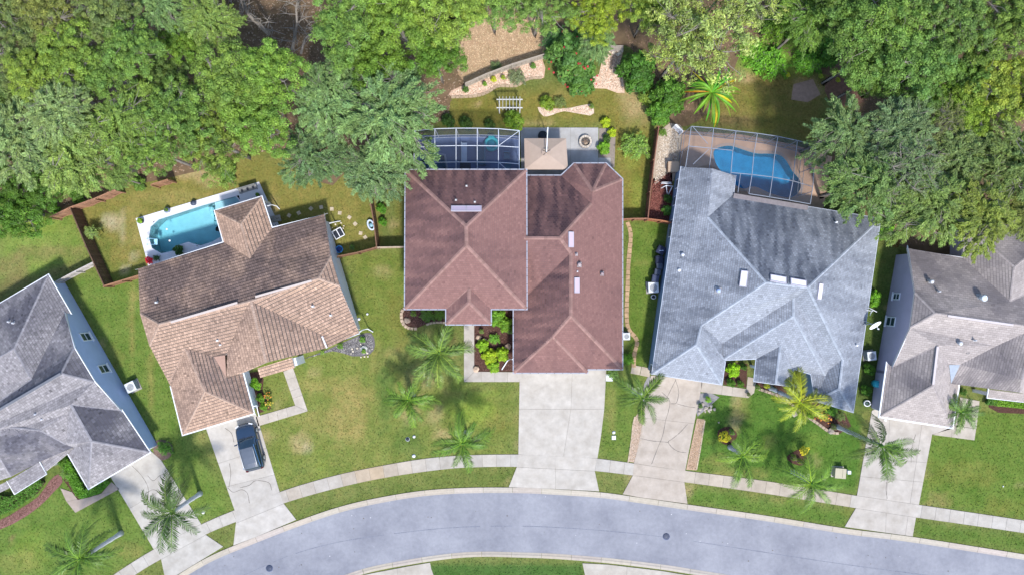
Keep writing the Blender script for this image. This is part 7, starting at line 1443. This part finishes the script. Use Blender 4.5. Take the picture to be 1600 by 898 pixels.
    mb = MB(); mb.box((0, -2.38, .7), (.5, .04, .14), col=(1, 1, 1)); mb.obj('number_plate', M_white, root); return root
car(389.5, 698, math.radians(15), 'dark blue estate car parked on the driveway of the tan house')

# ------------------------------------------------------------------ loose ground cover: pebbles, chips, leaf litter
def scatter(name, polypx, n, size, cols, label, m, seed=1, z=.035, leaf=False, parent=None):
    poly = W2d(polypx); r = np.random.RandomState(seed); x0, x1 = min(p[0] for p in poly), max(p[0] for p in poly); y0, y1 = min(p[1] for p in poly), max(p[1] for p in poly); P = []
    while len(P) < n:
        q = (r.uniform(x0, x1), r.uniform(y0, y1))
        if inside(q, poly): P.append((q[0], q[1], z))
    P = np.array(P); s = r.uniform(size*.5, size*1.3, n); ck = np.array(cols)[r.randint(0, len(cols), n)]*r.uniform(.75, 1.25, (n, 1))
    if leaf: N = unit(np.array([0, 0, 1.])+r.normal(0, .25, (n, 3))); V, Q = leaves(P, r.normal(0, 1, (n, 3))*np.array([1, 1, .1]), N, s, s*.5)
    else:
        a = r.uniform(0, 6.28, n); V = []
        for k in range(4): V.append(P+np.stack([np.cos(a+k*1.57)*s*r.uniform(.4, .6, n), np.sin(a+k*1.57)*s*r.uniform(.35, .6, n), -.02+0*a], -1))
        V.append(P+np.stack([s*r.normal(0, .1, n), s*r.normal(0, .1, n), s*.45], -1)); V = np.stack(V, 1).reshape(-1, 3); b = np.arange(n)[:, None]*5
        Q = np.concatenate([b+np.array([[k, (k+1) % 4, 4]]) for k in range(4)]); ck = np.concatenate([ck]*4)
    o = link(name, npmesh(name, V, Q, ck, m), None, parent); tag(o, label, cat=name.replace('_', ' '), kind='stuff'); return o
M_peb = mat('pebbles_mat', (1, 1, 1), .9, .1, 8)
CH = [(.62, .48, .37), (.50, .38, .29), (.70, .60, .50), (.36, .25, .18), (.60, .40, .30)]
scatter('stone_chips', [(706, 143), (740, 129), (780, 113), (815, 99), (846, 93), (849, 121), (825, 122), (806, 133), (779, 133), (761, 144), (740, 149), (707, 151)], 5200, .14, CH, 'pinkish stone chips covering the slope bed', M_peb, 1)
scatter('stone_chips', [(842, 169), (861, 171), (891, 170), (920, 165), (926, 172), (921, 179), (882, 173), (863, 179), (850, 181)], 1500, .13, CH, 'pale stone chips of the small island bed in the back lawn', M_peb, 2)
scatter('stone_chips', [(947, 79), (973, 79), (967, 100), (974, 143), (947, 137), (919, 136), (919, 125), (937, 117)], 3800, .17, CH, 'pale stone chips between flowering thicket and dark green shrub', M_peb, 3)
scatter('stone_chips', [(1032, 207), (1061, 198), (1063, 215), (1054, 262), (1022, 290)], 2600, .14, [(.5, .42, .33), (.32, .26, .2), (.6, .55, .48)], 'grey and tan chips in the side yard', M_peb, 4)
scatter('mulch_chips', [(1020, 285), (1048, 268), (1050, 344), (1014, 342)], 2600, .14, [(.16, .05, .04), (.24, .10, .08), (.10, .035, .03)], 'red mulch chips in the side yard', M_peb, 5)
scatter('stone_chips', [(993, 653), (1009, 628), (1002, 690), (991, 720), (982, 718)], 1500, .11, [(.40, .31, .24), (.32, .25, .18), (.48, .40, .33)], 'tan gravel along the left side of the single driveway', M_peb, 6)
scatter('stone_chips', [(1090, 655), (1099, 656), (1087, 732), (1074, 731)], 1500, .11, [(.38, .28, .19), (.31, .22, .15), (.46, .35, .27)], 'orange-tan gravel along the right side of the single driveway', M_peb, 7)
scatter('stone_chips', [(508, 549), (560, 526), (579, 522), (584, 538), (577, 551), (550, 554), (520, 547), (475, 560)], 2800, .12, [(.10, .10, .11), (.2, .19, .2), (.32, .31, .3), (.06, .06, .06)], 'dark grey gravel in the bed of the tan house', M_peb, 8)
scatter('mulch_chips', [(0, 814), (30, 797), (60, 777), (80, 752), (92, 744), (84, 766), (60, 790), (20, 816), (0, 826)], 2200, .13, [(.20, .10, .09), (.28, .16, .14), (.12, .06, .05)], 'red-brown mulch path along the hedge', M_peb, 9)
for i, (pl, lb) in enumerate((([(742, 484), (802, 484), (802, 579), (742, 579)], 'dark mulch chips in the entry bed'), ([(634, 482), (696, 482), (696, 502), (668, 504), (652, 510), (639, 509), (631, 499)], 'dark mulch chips in the left front bed'), ([(1182, 600), (1234, 605), (1268, 592), (1274, 630), (1318, 646), (1326, 664), (1310, 674), (1280, 662), (1250, 642), (1224, 621), (1200, 610)], 'mulch chips in the front bed of the blue-grey house'))):
    scatter('mulch_chips', pl, 2600, .12, [(.11, .055, .045), (.16, .09, .075), (.06, .03, .025)], lb, M_peb, 10+i)
scatter('leaf_litter', [(-40, -40), (-40, 300), (80, 330), (180, 292), (330, 258), (400, 236), (470, 246), (560, 270), (700, 186), (706, 150), (728, 130), (726, 60), (770, 15), (770, -40)], 26000, .22, [(.22, .14, .09), (.30, .20, .13), (.14, .09, .06), (.34, .27, .20)], 'brown leaf litter on the floor of the left woodland', M_peb, 20, .02, True)
scatter('leaf_litter', [(732, 120), (728, 60), (772, 22), (828, 22), (860, 50), (854, 80)], 5200, .16, [(.48, .33, .20), (.36, .23, .14), (.56, .42, .27)], 'dry tan leaf litter on the bare slope', M_peb, 21, .02, True)
scatter('leaf_litter', [(1150, 60), (1300, 110), (1340, 150), (1300, 260), (1400, 380), (1640, 400), (1640, -40), (960, -40), (980, 70), (1040, 180), (1100, 190)], 18000, .2, [(.20, .13, .09), (.28, .18, .12), (.13, .08, .06)], 'brown leaf litter under the right grove', M_peb, 22, .02, True)
